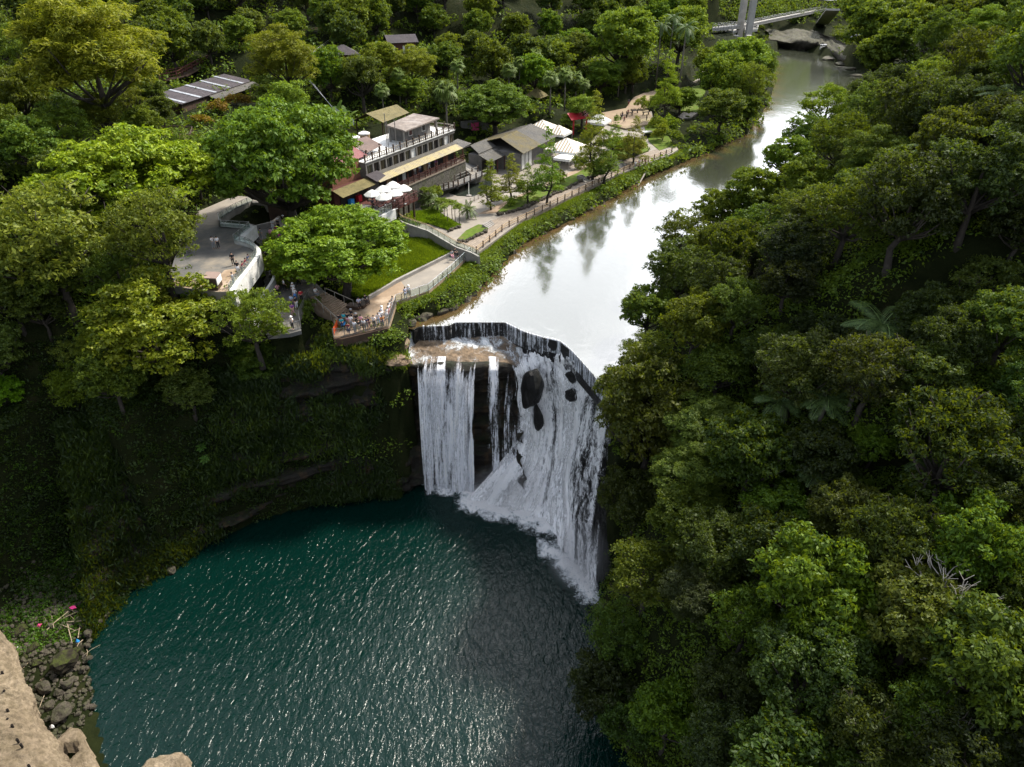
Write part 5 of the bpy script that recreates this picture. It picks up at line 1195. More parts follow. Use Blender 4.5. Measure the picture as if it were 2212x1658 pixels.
bed([(850, 1570), (1000, 1440), (1500, 1230), (1850, 1080), (2212, 860), (2212, 1040), (2010, 1100), (1640, 1290), (1250, 1440), (1100, 1530)], K2, 'grass_bank', .3)
bed([(300, 1500), (640, 1260), (900, 1150), (1060, 1330), (640, 1480)], K6, 'grass_bank', .3)
bed([(1000, 1000), (1150, 900), (1400, 1250), (1200, 1320), (1060, 1200)], K6, 'grass_bank', .1)
slab('path', Q(K2, [(600, 1580), (1150, 1330), (1900, 990), (2212, 850), (2212, 900), (1500, 1220), (1000, 1440), (860, 1560)], GZ0), 1, GZ0+.03, M['tan'], kind='structure')
slab('dirt_square', Q(K6, [(470, 950), (400, 830), (760, 760), (860, 620), (1000, 560), (1180, 520), (1240, 560), (1000, 700), (1100, 860), (1100, 960), (760, 1030)], 2.3), .5, 2.32, M['dirt'], kind='structure')
slab('small_lawn', Q(K6, [(1480, 800), (1560, 640), (1640, 470), (1820, 460), (1800, 560), (1700, 700), (1730, 820)], 2.6), .5, 2.75, M['lawn'], kind='structure')
slab('path', Q(K6, [(1700, 380), (1780, 230), (1900, 210), (1860, 340), (1640, 420)], 3), .5, 3.1, M['pale'], kind='structure')
slab('path', Q(K6, [(1440, 880), (1520, 820), (1700, 830), (1620, 890), (1500, 910)], 2.5), .5, 2.7, M['pale'], kind='structure')
# pond with fountain and footbridge
pond = Q(K1, [(1440, 1300), (1830, 1200), (2150, 1060), (2211, 1150), (2211, 1280), (1930, 1400), (1700, 1390)], GZ0)
slab('pond', pond, 1.0, GZ0+.06, mat_water('dark pond water', (.02, .025, .02), .06, [(1.5, .2, .05, (1, 1, 1), 0)]), kind='structure')
x, y, z = P(*K1(1870, 1390), GZ0)
T = Thing('fountain', (x, y, GZ0), 'thin white fountain jet rising from the garden pond', 'fountain'); T.part('jet', MB().tube([(x, y, 2), (x, y, 3.2), (x+.05, y, 4.1), (x, y, 4.5)], [.1, .08, .06, .03], 7), M['canvas']); T.part('nozzle_ring', MB().lathe([(.5, 0), (.5, .15), (.35, .16)], 12, (x, y, GZ0)), M['concrete'])
fb = [P(*K1(1290, 1310), 3.2), P(*K1(1640, 1225), 3.6), P(*K1(2070, 1050), 3.6)]
def strip(pts, w, z0, z1):
    m = MB()
    for a, b in zip(pts, pts[1:]):
        a, b = Vector(a), Vector(b); m.beam(a-Vector((0, 0, .15)), b-Vector((0, 0, .15)), w, .3)
    return m
T = Thing('footbridge', fb[0], 'grey concrete footbridge with posts curving over the garden pond', 'bridge'); T.part('deck', strip(fb, 2.2, 0, 0), M['paving'])
fbv = [Vector(p) for p in fb]
for sgn_, nm in ((1, 'near'), (-1, 'far')):
    for i in range(11):
        t = i/10*2; j = min(int(t), 1); p = fbv[j].lerp(fbv[j+1], t-j)+Vector((.5*sgn_*2, -.4*sgn_*2, 0))*1.0
        T.part('post', MB().box((p.x, p.y, p.z+.55), (.2, .2, 1.2), .9), M['darkwood'])
    r = MB()
    for a, b in zip(fbv, fbv[1:]):
        o_ = Vector((1.0*sgn_, -.8*sgn_, 0)); r.beam(a+o_+Vector((0, 0, .95)), b+o_+Vector((0, 0, .95)), .1); r.beam(a+o_+Vector((0, 0, .4)), b+o_+Vector((0, 0, .4)), .08)
    T.part('rail', r, M['concrete'])
for t in (.15, .5, .85): p = fbv[0].lerp(fbv[2], t); T.part('pier', MB().box((p.x, p.y, 2.3), (.4, .4, 2.4), .9), M['concrete'])
fence('pond_rail', [P(*K1(1830, 1520), GZ0), P(*K1(2211, 1340), GZ0), P(*K2(1060, 1200), GZ0)], .9, 'low brown post rail along the near side of the pond', 'railing', 1.3, .1, (.9, .45), ('rail', 'concrete'), railw=.06)
def stones(line, label, n=60, r=.35, w=.5, mat='boulder'):
    """a kerb of piled dark stones: one wall"""
    m = MB(); pts = [Vector(p) for p in line]; L = [(b-a).length for a, b in zip(pts, pts[1:])]; tot = sum(L); rd = random.Random(len(label))
    n = int(tot/.42)
    for i in range(n):
        s = tot*i/n; j = 0
        while s > L[j] and j < len(L)-1: s -= L[j]; j += 1
        c = pts[j].lerp(pts[j+1], s/L[j])+Vector((rd.uniform(-w, w)*.5, rd.uniform(-w, w)*.5, rd.uniform(0, .15))); q = r*rd.uniform(.6, 1.2)
        vs = []; 
        for zz, k in ((-.6, .7), (-.1, 1), (.45, .75)):
            for a in range(6): vs.append((c.x+math.cos(a*1.047+i)*q*k*rd.uniform(.75, 1.1), c.y+math.sin(a*1.047+i)*q*k*rd.uniform(.75, 1.1), c.z+zz*q))
        vs.append((c.x, c.y, c.z+q*.8)); f = []
        for l in range(2): f += [(l*6+a, l*6+(a+1) % 6, l*6+6+(a+1) % 6, l*6+6+a) for a in range(6)]
        f += [(12+a, 12+(a+1) % 6, 18) for a in range(6)]; m.add(vs, f)
    return solo('stone_edging', m, M[mat], label, 'stone edging')
stones(Q(K2, [(860, 1580), (1110, 1530), (1640, 1290), (1990, 1120), (2212, 1050)], GZ0+.2), 'row of dark stones edging the cypress bank along the boardwalk', r=.42)
stones(Q(K3, [(1380, 850), (1480, 850), (1760, 700)], GZ0+.2), 'short row of dark stones beside the wide garden steps', r=.4)
stones(Q(K3, [(1250, 720), (1410, 650)], GZ0+.1), 'dark edging stones at the corner of the papaya bed', r=.35)
stones(Q(K6, [(380, 1590), (640, 1510)], GZ0+.3), 'dark stones left of the upper path stairs', r=.4)
def steps(name, a0, a1, b0, b1, n, mat, label, drop=0.0):
    """a0-a1 bottom edge, b0-b1 top edge (3-d)"""
    a0, a1, b0, b1 = map(Vector, (a0, a1, b0, b1)); T = Thing(name, a0, label, 'stairs')
    for i in range(n):
        t, t2 = i/n, (i+1)/n; p = [a0.lerp(b0, t), a1.lerp(b1, t), a1.lerp(b1, t2), a0.lerp(b0, t2)]; zt = a0.z+(b0.z-a0.z)*(i+1)/n
        T.part('step', MB().prism([q.to_2d() for q in p], min(a0.z, b0.z)-.6, zt-.002*i), M[mat])
    return T
steps('garden_steps', P(*K3(1770, 690), GZ0), P(*K3(1860, 630), GZ0), P(*K3(1690, 630), GZ0+.6), P(*K3(1800, 570), GZ0+.6), 4, 'concrete', 'four wide grey steps from the boardwalk up to the garden')
steps('garden_steps', P(*K2(1950, 1190), GZ0), P(*K2(2010, 1165), GZ0), P(*K2(1850, 1090), GZ0+1), P(*K2(1920, 1080), GZ0+1), 6, 'concrete', 'narrow steps with dark rails up the cypress bank')
steps('garden_steps', P(*K6(690, 1560), GZ0), P(*K6(770, 1510), GZ0), P(*K6(610, 1470), GZ0+1), P(*K6(700, 1440), GZ0+1), 6, 'concrete', 'pale steps up from the path below the golden brown cypress')
fence('boardwalk_fence', [P(*p, GZ0) for p in walk_r], 1.0, 'brown post and rail fence along the river side of the boardwalk', 'fence', 2.6, .2, (.9, .5), ('rail', 'wood'), railw=.09, z_over=.12)
# ---- concrete walkway and viewing platform beside the falls
WZ = 1.8
slab('walkway', wpoly, .3, WZ, M['tan'], kind='structure')
slab('walkway_pale', [P(*p, WZ) for p in (K3(1290, 1032), K3(740, 1312), K3(620, 1370), K3(760, 1570), K3(990, 1500), K3(1280, 1258), K3(1535, 1018))], 1.0, WZ+.006, M['pale'], kind='structure')
def wallstrip(name, pts, th, z0, z1, mat, label):
    m = MB(); pts = [Vector((p[0], p[1], 0)) for p in pts]; n = len(pts); z1 = z1 if isinstance(z1, (list, tuple)) else [z1]*n
    L = [];
    for i, p in enumerate(pts):
        t = (pts[min(i+1, n-1)]-pts[max(i-1, 0)]).normalized(); nn = Vector((t.y, -t.x, 0))*th/2; L.append((p-nn, p+nn))
    for i in range(n-1):
        a, b = L[i]; d, c = L[i+1]; m.add([(a.x, a.y, z0), (b.x, b.y, z0), (c.x, c.y, z0), (d.x, d.y, z0), (a.x, a.y, z1[i]), (b.x, b.y, z1[i]), (c.x, c.y, z1[i+1]), (d.x, d.y, z1[i+1])], [(0, 3, 2, 1), (4, 5, 6, 7), (0, 1, 5, 4), (1, 2, 6, 5), (2, 3, 7, 6), (3, 0, 4, 7)])
    return solo(name, m, M[mat], label, 'wall')
wallstrip('kerb_wall', [P(*p, WZ) for p in up_edge[:6]], .4, 1, WZ+.5, 'concrete', 'low grey kerb wall between the lawn and the walkway')
tops = [K3(545, 500), K3(650, 600), K3(985, 712), K3(1350, 925), K3(1560, 1000), K3(1650, 1050)]
tz = [4.6, 4.4, 3.7, 3.2, 3.0, 2.9]
tp3 = [P(*p, z) for p, z in zip(tops, tz)]
wallstrip('garden_wall', tp3, .35, .5, tz, 'concrete', 'long diagonal concrete wall between the garden and the small lawn')
fence('garden_rail', tp3, 1.0, 'steel and glass railing on top of the diagonal garden wall', 'railing', 1.6, .06, (1.0, .86), ('steel', 'wood'), glass=True)
fence('walkway_fence', [P(*p, WZ) for p in lo_edge[:5]], 1.1, 'steel post fence with mesh on the river side of the pale walkway', 'fence', 1.5, .07, (1.0, .1), ('rail', 'steel'), glass=True)
fence('platform_fence', [P(*p, WZ) for p in lo_edge[4:]], 1.2, 'grey steel barred fence round the crowded viewing platform', 'fence', 1.4, .08, (1.0, .1), ('steel', 'steel'), bal=.15)
T = Thing('barrier', P(*K5(790, 1180), WZ), 'orange safety mesh at the left end of the viewing platform', 'barrier'); a, b = Vector(P(*K5(770, 1230), WZ)), Vector(P(*K5(830, 1090), WZ))
for t in (0, .5, 1): p = a.lerp(b, t); T.part('post', MB().box((p.x, p.y, WZ+.5), (.08, .08, 1.0)), M['orange'])
T.part('mesh_panel', MB().beam(a+Vector((0, 0, .55)), b+Vector((0, 0, .55)), .03, .8), M['orange'])
slab('platform_edge', [P(*p, WZ) for p in (K5(760, 1272), K5(900, 1270), K5(1650, 1097), K5(1722, 1087), K5(1722, 1110), K5(1650, 1125), K5(900, 1300), K5(760, 1300))], .9, WZ-.02, M['darkwood'], kind='structure')
T = steps('wide_stairs', P(*K5(770, 935), WZ), P(*K5(1070, 735), WZ), P(*K5(340, 560), 3.7), P(*K5(610, 480), 3.7), 11, 'tan', 'broad brown stepped terrace climbing left from the viewing platform')
for s_, lab in (((K5(1095, 620), K5(600, 400)), 'upper pale handrail above the broad brown steps'), ((K5(835, 945), K5(425, 570)), 'lower pale handrail along the broad brown steps')):
    a, b = P(*s_[0], WZ+1.2), P(*s_[1], 3.7+1.1); T = Thing('handrail', (a[0], a[1], WZ), lab, 'handrail'); a, b = Vector(a), Vector(b)
    T.part('rail', MB().beam(a, b, .09), M['pale'])
    for t in (0, .33, .66, 1): p = a.lerp(b, t); T.part('post', MB().box((p.x, p.y, p.z-.55), (.06, .06, 1.1)), M['steel'])
m = MB(); a, b = Vector(P(*K5(1010, 690), WZ+.45)), Vector(P(*K5(1225, 715), WZ+.45)); m.beam(a-Vector((0, 0, .2)), b-Vector((0, 0, .2)), 1.2, .45); m.beam(b-Vector((0, 0, .2)), Vector(P(*K5(1340, 640), WZ+.25)), .9, .45)
solo('bench', m, M['darkwood'], 'black stone bench at the foot of the broad brown steps', 'bench')
LZ = 3.7
slab('landing', [P(*p, LZ) for p in (K5(610, 478), K5(338, 562), K5(320, 620), K5(160, 940), K5(190, 1150), K5(0, 1200), K5(-400, 1240), K4(1240, 1500), K4(1330, 1360), K4(1560, 1400), K4(1720, 1450), K4(1800, 1300), K4(1990, 1330))], LZ-.5, LZ, M['paving'], kind='structure')
fence('landing_fence', [P(*p, LZ) for p in (K5(-420, 1230), K5(0, 1180), K5(190, 1120), K5(160, 930), K5(320, 600))], 1.1, 'grey steel fence round the lower landing under the trees', 'fence', 1.3, .07, (1.0, .1), ('steel', 'steel'), bal=.18)
wallstrip('planter_wall', [P(*p, LZ) for p in (K4(1330, 1360), K4(1450, 1340), K4(1560, 1375), K4(1680, 1420), K4(1760, 1400))], .35, 3, LZ+.5, 'concrete', 'curved low planter wall under the bright spreading tree')
# ---- grey plaza with white curved balcony, stairs down
PZ = 8.0
pz = [K4(-150, 1400), K4(0, 900), K4(250, 560), K4(400, 520), K4(620, 530), K4(640, 545), K4(1075, 580), K4(820, 720), K4(850, 800), K4(1040, 850), K4(1140, 900), K4(1175, 950), K4(1150, 1030), K4(1060, 1140), K4(960, 1280), K4(880, 1370), K4(820, 1500), K4(500, 1500)]
slab('plaza', [P(*p, PZ) for p in pz], 7.0, PZ, M['paving'], kind='structure')
slab('plaza_joint', [P(*p, PZ) for p in (K4(-150, 1395), K4(0, 1330), K4(560, 1330), K4(700, 1180), K4(960, 1150), K4(1060, 1140), K4(960, 1275), K4(880, 1365), K4(820, 1495), K4(500, 1495))], 7.5, PZ+.006, M['tan'], kind='structure')
slab('plaza_upper', [P(*p, PZ) for p in (K4(250, 560), K4(300, 330), K4(840, 100), K4(1120, 110), K4(1100, 200), K4(820, 310), K4(610, 440), K4(620, 528), K4(400, 518))], 7.0, PZ+.01, M['pale'], kind='structure')
slab('upper_path', [P(*p, 8.6) for p in (K4(1100, 200), K4(1120, 105), K4(1280, 60), K4(1420, 140), K4(1330, 210), K4(1230, 200))], 7.2, 8.6, M['pale'], kind='structure')
ow_ = [K4(640, 545), K4(1075, 575)]
T = Thing('balcony', P(*K4(1100, 1000), 4), 'white curved concrete balcony wrapping the edge of the grey plaza', 'balcony')
def wallpart(T, name, pts, th, z0, z1, mat, out=1, label=None):
    m = MB(); V_ = [Vector((p[0], p[1], 0)) for p in pts]; n = len(V_); L = []
    z0 = z0 if isinstance(z0, (list, tuple)) else [z0]*n
    for i, p in enumerate(V_):
        t = (V_[min(i+1, n-1)]-V_[max(i-1, 0)]).normalized(); L.append((p, p+Vector((t.y, -t.x, 0))*th*out))
    for i in range(n-1):
        a, b = L[i]; d, c = L[i+1]; m.add([(a.x, a.y, z0[i]), (b.x, b.y, z0[i]), (c.x, c.y, z0[i+1]), (d.x, d.y, z0[i+1]), (a.x, a.y, z1), (b.x, b.y, z1), (c.x, c.y, z1), (d.x, d.y, z1)], [(0, 3, 2, 1), (4, 5, 6, 7), (0, 1, 5, 4), (1, 2, 6, 5), (2, 3, 7, 6), (3, 0, 4, 7)])
    return T.part(name, m, M[mat], label=label)
cpx = [K4(845, 790), K4(950, 812), K4(1060, 850), K4(1130, 895), K4(1172, 945), K4(1170, 1000), K4(1130, 1070), K4(1070, 1150), K4(960, 1290), K4(870, 1400), K4(780, 1540)]
cur = [P(*p, PZ) for p in cpx]
cur = [tuple(v) for v in resample(np.array(cur), 40)]
wallpart(T, 'curved_parapet', cur, .55, PZ-1.7, PZ+.5, 'white', -1)
box_ = [P(*p, PZ) for p in (K4(1075, 575), K4(845, 790))]
wallpart(T, 'corner_box', box_, 1.0, PZ-1.2, PZ+.45, 'white', -1)
wallpart(T, 'upper_parapet', [P(*p, PZ) for p in (K4(640, 545), K4(1085, 585))], .5, PZ-.6, PZ+.45, 'white', -1)
wallpart(T, 'side_parapet', [P(*p, PZ) for p in (K4(1110, 190), K4(820, 320), K4(615, 450), K4(640, 545))], .3, PZ-1.5, PZ+.4, 'concrete', -1)
lw = [(p[0]+1.6, p[1]-.3, 0) for p in cur[14:]]
wallpart(T, 'lower_parapet', lw, .35, PZ-5.2, PZ-2.6, 'white', -1, 'lower white parapet one storey down')
fl = MB().prism([p[:2] for p in lw]+[p[:2] for p in cur[14:][::-1]], PZ-4.6, PZ-4.3); T.part('lower_floor', fl, M['concrete'])
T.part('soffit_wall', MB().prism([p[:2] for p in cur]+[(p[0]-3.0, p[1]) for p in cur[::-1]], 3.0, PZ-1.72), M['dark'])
fence('plaza_rail', [(p[0], p[1], PZ+.3) for p in cur], .95, 'steel railing following the curved balcony edge', 'railing', 1.1, .06, (1.0,), ('steel', 'steel'), glass=True)
fence('plaza_rail', [P(*p, PZ+.3) for p in (K4(1110, 190), K4(820, 320), K4(615, 450), K4(640, 545), K4(1075, 575), K4(840, 760), K4(845, 790))], .95, 'steel railing zigzagging round the upper corner of the grey plaza', 'railing', 1.2, .06, (1.0,), ('steel', 'steel'), glass=True)
b0 = Vector(P(*K4(520, 1385), PZ))
T = Thing('kiosk', b0, 'small box kiosk with brown roof and white side on the plaza', 'kiosk')
c4 = [P(*K4(375, 1305), PZ+1.5), P(*K4(570, 1312), PZ+1.5), P(*K4(640, 1220), PZ+1.5), P(*K4(440, 1210), PZ+1.5)]
T.part('roof', MB().prism([p[:2] for p in c4], PZ+1.46, PZ+1.58), mk('brown kiosk roof', (.26, .19, .16), None, 1, .6, .1))
ins_ = lambda k: [((p[0]-b0.x)*k+b0.x, (p[1]-b0.y)*k+b0.y) for p in c4]
cxy = (sum(p[0] for p in c4)/4, sum(p[1] for p in c4)/4); ins4 = [((p[0]-cxy[0])*.94+cxy[0], (p[1]-cxy[1])*.94+cxy[1]) for p in c4]
T.part('body', MB().prism(ins4, PZ, PZ+1.46), M['darkwood']); e1, e2 = Vector((*c4[1][:2], 0)), Vector((*c4[2][:2], 0))
T.part('side_panel', MB().beam(e1.lerp(e2, .04)+Vector((0, 0, PZ+1.05)), e1.lerp(e2, .96)+Vector((0, 0, PZ+1.05)), .06, .8), M['white'])
steps('plaza_stairs', P(*K4(1250, 1010), 4.3), P(*K4(1390, 1010), 4.3), P(*K4(1280, 780), 5.9), P(*K4(1420, 790), 5.9), 9, 'darkwood', 'dark narrow stairs beside the curved balcony')
slab('mid_landing', [P(*p, 5.9) for p in (K4(1140, 640), K4(1420, 520), K4(1720, 440), K4(1760, 640), K4(1560, 730), K4(1420, 790), K4(1280, 778), K4(1200, 800), K4(1150, 760))], 4, 5.9, M['paving'], kind='structure')
slab('stair_foot', [P(*p, 4.0) for p in (K4(1250, 1010), K4(1390, 1010), K4(1330, 1360), K4(1240, 1360))], 3, 4.3, M['paving'], kind='structure')
wallstrip('stair_wall', [P(*p, 5.9) for p in (K4(1425, 790), K4(1370, 960), K4(1250, 1100))], .3, 3, 6.3, 'concrete', 'pale side wall right of the dark narrow stairs')
steps('plaza_stairs', P(*K4(1480, 430), 5.9), P(*K4(1720, 370), 5.9), P(*K4(1320, 225), 8.5), P(*K4(1500, 160), 8.5), 14, 'darkwood', 'long shaded stairs under the huge round banyan')
wallstrip('planter_wall', [P(*p, 6.2) for p in (K4(860, 480), K4(1150, 560), K4(1400, 500), K4(1500, 420))], .35, 4, 6.5, 'concrete', 'grey planter wall at the foot of the huge banyan')
# ---- hillside: shed, deck, red stair fence, cabins
def pxc(px, Y, z):
    x, y, zz = C(px, Y, z); return (x, y, z)
S0, S1 = Vector(P(392, 232, 15.8)), Vector(P(545, 180, 15.8)); su = (S1-S0).normalized(); sn = Vector((su.y, -su.x, 0))
def S(u_, n_, z): v = S0+su*u_+sn*n_; return (v.x, v.y, z)
Ls = (S1-S0).length
T = Thing('long_shed', S(Ls/2, -2, 14.2), 'long low shed with dark roof and pale skylight strips on the left hillside', 'shed')
m = MB().prism([S(.4, -5, 0)[:2], S(.4, -.2, 0)[:2], S(Ls-.4, -.2, 0)[:2], S(Ls-.4, -5, 0)[:2]], 12.5, 16.0); T.part('wall', m, M['darkwood'])
roofpart(T, 'roof', [(S(0, .2, 16.3), S(Ls, .2, 16.3), S(Ls, -6.5, 17.5), S(0, -6.5, 17.5))], M['darkroof'])
for i in range(5): a = .8+i*(Ls-2)/4.6; roofpart(T, 'skylight', [(S(a, .1, 16.40), S(a+.9, .1, 16.40), S(a+.9, -6.4, 17.60), S(a, -6.4, 17.60))], M['skylight'])
roofpart(T, 'porch_roof', [(S(Ls*.35, 2.0, 15.5), S(Ls, 1.8, 15.5), S(Ls, .1, 16.15), S(Ls*.35, .1, 16.15))], M['roofg'])
for i in range(5): T.part('post', MB().box(S(Ls*.38+i*Ls*.15, 1.7, 14.4), (.15, .15, 2.2)), M['darkwood'])
hd = [P(432, 262, 14.8), P(470, 245, 14.8), P(508, 230, 14.8), P(530, 225, 14.8)]
for k, p in enumerate(hd):
    cm, tm, *_ = PROTO['bush'][k % 2]; e = empty('shrub', (p[0], p[1], gz(p[0], p[1])), k, ('leftmost', 'second from the left', 'third from the left', 'rightmost')[k]+' rust red shrub of the row before the long shed', 'shrub', 'rust red shrubs'); e.scale = (1.6, 1.3, 1.3)
    c = obj('crown', cm, e); c.color = (1.7, .72, .7, 1); obj('trunk', tm, e)
dk = [P(342, 290, 13.8), P(358, 303, 13.8), P(413, 305, 13.8), P(418, 288, 13.8), P(372, 286, 13.8)]
T = Thing('wooden_deck', dk[0], 'small brown wooden lookout deck with slatted railing on the left hillside', 'deck'); T.part('floor', MB().prism([p[:2] for p in dk], 13.5, 13.8), M['wood'])
rl = MB(); dv = [Vector(p) for p in dk]
for a, b in zip(dv, dv[1:]+dv[:1]):
    rl.beam(a+Vector((0, 0, 1.1)), b+Vector((0, 0, 1.1)), .1); n = max(2, int((b-a).length/.3))
    for i in range(n): q = a.lerp(b, i/n); rl.box((q.x, q.y, 14.3), (.07, .07, 1.1))
T.part('railing', rl, M['darkwood'])
for p in dv: T.part('post', MB().box((p.x, p.y, 12.6), (.2, .2, 3.8)), M['darkwood'])
hs_ = [(345, 172, 165), (385, 163, 168), (425, 142, 175), (470, 128, 182), (520, 110, 192), (580, 97, 200), (650, 80, 212), (700, 72, 218)]
line = []
for px, py, Y in hs_:
    p = PY(px, py, Y); line.append((p[0], p[1], p[2]-.3))
fence('hill_stair_fence', line, 1.2, 'long red brown fence climbing the wooded left hillside', 'fence', 1.9, .16, (1.0, .5), ('redwood', 'redwood'), bal=.45, railw=.12)
line2 = [(a[0]+.6, a[1]+2.6, a[2]+.5) for a in line]
fence('hill_stair_fence', line2, 1.2, 'upper parallel red brown fence on the far side of the hillside stair', 'fence', 2.2, .16, (1.0, .5), ('redwood', 'redwood'), railw=.12)
T = Thing('hill_stair', line[0], 'dark wooden stair between the two red brown hillside fences', 'stairs'); m = MB()
for a, b in zip(line, line[1:]): m.beam(Vector(a)+Vector((.3, 1.3, -.1)), Vector(b)+Vector((.3, 1.3, -.1)), 2.2, .2)
T.part('treads', m, M['darkwood'])
c = PY(866, 104, 196)
T = Thing('cabin', (c[0], c[1], c[2]-2.5), 'red brown log cabin with white windows high among the trees', 'cabin'); bz = c[2]-2.0
T.part('wall', MB().box((c[0], c[1], bz+1.6), (6.6, 5, 4.2), .35), M['redwood'])
cs_, sn_ = math.cos(.35), math.sin(.35)
def rot(x, y, z): return (c[0]+x*cs_-y*sn_, c[1]+x*sn_+y*cs_, z)
roofpart(T, 'roof', [(rot(-3.9, -3.2, bz+3.5), rot(3.9, -3.2, bz+3.5), rot(3.9, 0, bz+5), rot(-3.9, 0, bz+5)), (rot(3.9, 3.2, bz+3.5), rot(-3.9, 3.2, bz+3.5), rot(-3.9, 0, bz+5.02), rot(3.9, 0, bz+5.02))], M['darkroof'])
for xx in (-2.2, .2, 1.6, 2.7): f = T.part('window', MB().box(rot(xx, -2.53, bz+1.9), (.55, .08, 1.6), .35), M['white'])
c = PY(742, 118, 178)
T = Thing('cabin', (c[0], c[1], c[2]-2.5), 'small cabin roof peeping out of the trees above the terrace building', 'cabin'); bz = c[2]-2.6
T.part('wall', MB().box((c[0], c[1], bz+1.4), (5, 4.4, 3), .35), M['redwood'])
roofpart(T, 'roof', [(rot(-3.3, -3, bz+2.8), rot(3.3, -3, bz+2.8), rot(.2, 0, bz+4.6), rot(-.2, 0, bz+4.6)), (rot(3.3, -3, bz+2.8), rot(3.3, 3, bz+2.8), rot(.2, .1, bz+4.62), rot(.2, 0, bz+4.6)), (rot(3.3, 3, bz+2.8), rot(-3.3, 3, bz+2.8), rot(-.2, 0, bz+4.6), rot(.2, 0, bz+4.6)), (rot(-3.3, 3, bz+2.8), rot(-3.3, -3, bz+2.8), rot(-.2, 0, bz+4.6), rot(-.2, .1, bz+4.62))], M['darkroof'])
# overhead cables
ends = [(PY(760, 262, 128), PY(600, 105, 205)), (PY(1470/2.212*1.0, 110, 190), PY(840, -20, 260))]
T = Thing('power_lines', PY(640, 125, 195), 'bundle of thin overhead cables crossing the trees left of the terrace building', 'cable')
for k in range(5):
    a, b = Vector(PY(668, 118+k*3, 190)), Vector(PY(810, -15+k*3, 262)); m_ = a.lerp(b, .5)-Vector((0, 0, 1.2)); T.part('cable', MB().tube([a, a.lerp(m_, .5)-Vector((0, 0, .3)), m_, m_.lerp(b, .5)-Vector((0, 0, .3)), b], .045, 4), M['steel'])
T = Thing('power_lines', PY(640, 200, 150), 'thin cables dropping to the roof corner by the water tanks', 'cable')
for k in range(4):
    a, b = Vector(PY(668+k*3, 175+k*2, 150)), Vector(PY(765, 262+k*3, 128)); m_ = a.lerp(b, .5)-Vector((0, 0, 1.0)); T.part('cable', MB().tube([a, m_, b], .04, 4), M['steel'])
# ---------- suspension bridge upriver
DZ = 10.5
def bp(px, py, z=DZ): return Vector(P(*KB(px, py), z))
M['bridge'] = mk('weathered bridge concrete', (.42, .4, .37), (.3, .29, .27), .5, .85, .2)
dl = [bp(215, 275), bp(520, 205), bp(900, 130), bp(1300, 72), bp(1650, 32, 11.2), bp(1880, 12, 12)]       # far edge
dn = [bp(215, 330), bp(560, 300), bp(880, 235), bp(1300, 150), bp(1650, 80, 11.2), bp(1880, 45, 12)]      # near edge
T = Thing('suspension_bridge', (dl[0].x, dl[0].y, 3), 'long suspension footbridge with concrete towers across the river in the distance', 'bridge')
m = MB()
for i in range(5):
    a, b, c, d = dl[i], dl[i+1], dn[i+1], dn[i]; a2 = d+(a-d).normalized()*6.0; b2 = c+(b-c).normalized()*6.0
    m.add([tuple(v) for v in (d, c, b2, a2)]+[(v.x, v.y, v.z-1.3) for v in (d, c, b2, a2)], [(0, 1, 2, 3), (7, 6, 5, 4), (0, 4, 5, 1), (1, 5, 6, 2), (2, 6, 7, 3), (3, 7, 4, 0)])
T.part('deck', m, M['bridge'])
for side in (0, 1):
    m = MB(); q = MB()
    for i in range(5):
        d, c = dn[i], dn[i+1]
        if side: d = d+(dl[i]-dn[i]).normalized()*6.0; c = c+(dl[i+1]-dn[i+1]).normalized()*6.0
        m.beam(d+Vector((0, 0, 1.2)), c+Vector((0, 0, 1.2)), .14); m.beam(d+Vector((0, 0, .5)), c+Vector((0, 0, .5)), .1); n = int((c-d).length/1.6)
        for k in range(n): p = d.lerp(c, k/n); q.box((p.x, p.y, p.z+.55), (.12, .12, 1.2)); q.box((p.x, p.y, p.z-.35), (.5, .5, .45)) if not side else None
    T.part('railing', m, M['steel']); T.part('railing_posts', q, M['bridge'])
tw = [(bp(540, 305, DZ-.3), 26), (bp(645, 320, DZ-.3), 26)]
for p, hh in tw: T.part('tower_leg', MB().beam((p.x, p.y, 2), (p.x, p.y, DZ+hh), 3.0, 2.4), M['bridge'])
a, b = tw[0][0], tw[1][0]; T.part('crossbeam', MB().beam((a.x, a.y, DZ+15), (b.x, b.y, DZ+15), 1.6, 2), M['bridge'])
for s in (0, 1):
    m = MB(); A_ = (tw[s][0].x, tw[s][0].y, DZ+25); e = dn[4] if s else dl[4]; pts_ = []
    for k in range(9): t = k/8; p = Vector(A_).lerp(Vector((e.x, e.y, e.z+3)), t); p.z -= 12*t*(1-t)*1.4; pts_.append(p)
    m.tube(pts_, .18, 5); T.part('main_cable', m, M['steel'])
# platforms at the foot of the towers
T = Thing('bridge_platform', bp(400, 380, 3), 'white edged concrete viewing platforms at the foot of the bridge towers', 'platform')
for pl_ in ([(210, 350), (440, 375), (445, 325), (210, 300)], [(450, 380), (600, 340), (600, 300), (455, 330)], [(590, 370), (740, 350), (740, 310), (600, 330)]):
    q = [bp(x, y, 8.2) for x, y in pl_]; T.part('slab', MB().prism([v.to_2d() for v in q], 7.5, 8.2), M['bridge']); r = MB()
    for a, b in zip(q, q[1:]+q[:1]): r.beam(a+Vector((0, 0, 1.1)), b+Vector((0, 0, 1.1)), .2); r.beam(a+Vector((0, 0, .3)), b+Vector((0, 0, .3)), .12, .5)
    T.part('parapet', r, M['white'])
for x in (375, 490, 640): p = bp(x, 400, 8); T.part('pier', MB().beam((p.x, p.y, 1), (p.x, p.y, 7.5), 2.6, 2.0), M['bridge'])
a, b = bp(290, 575, 2.5), bp(165, 450, 7.5)
T = Thing('bridge_stairs', a, 'dark open stair climbing to the bridge platform through the trees', 'stairs'); m = MB()
for k in range(16): p = a.lerp(b, k/15); m.box(tuple(p), (4.2, 1.0, .18), .5)
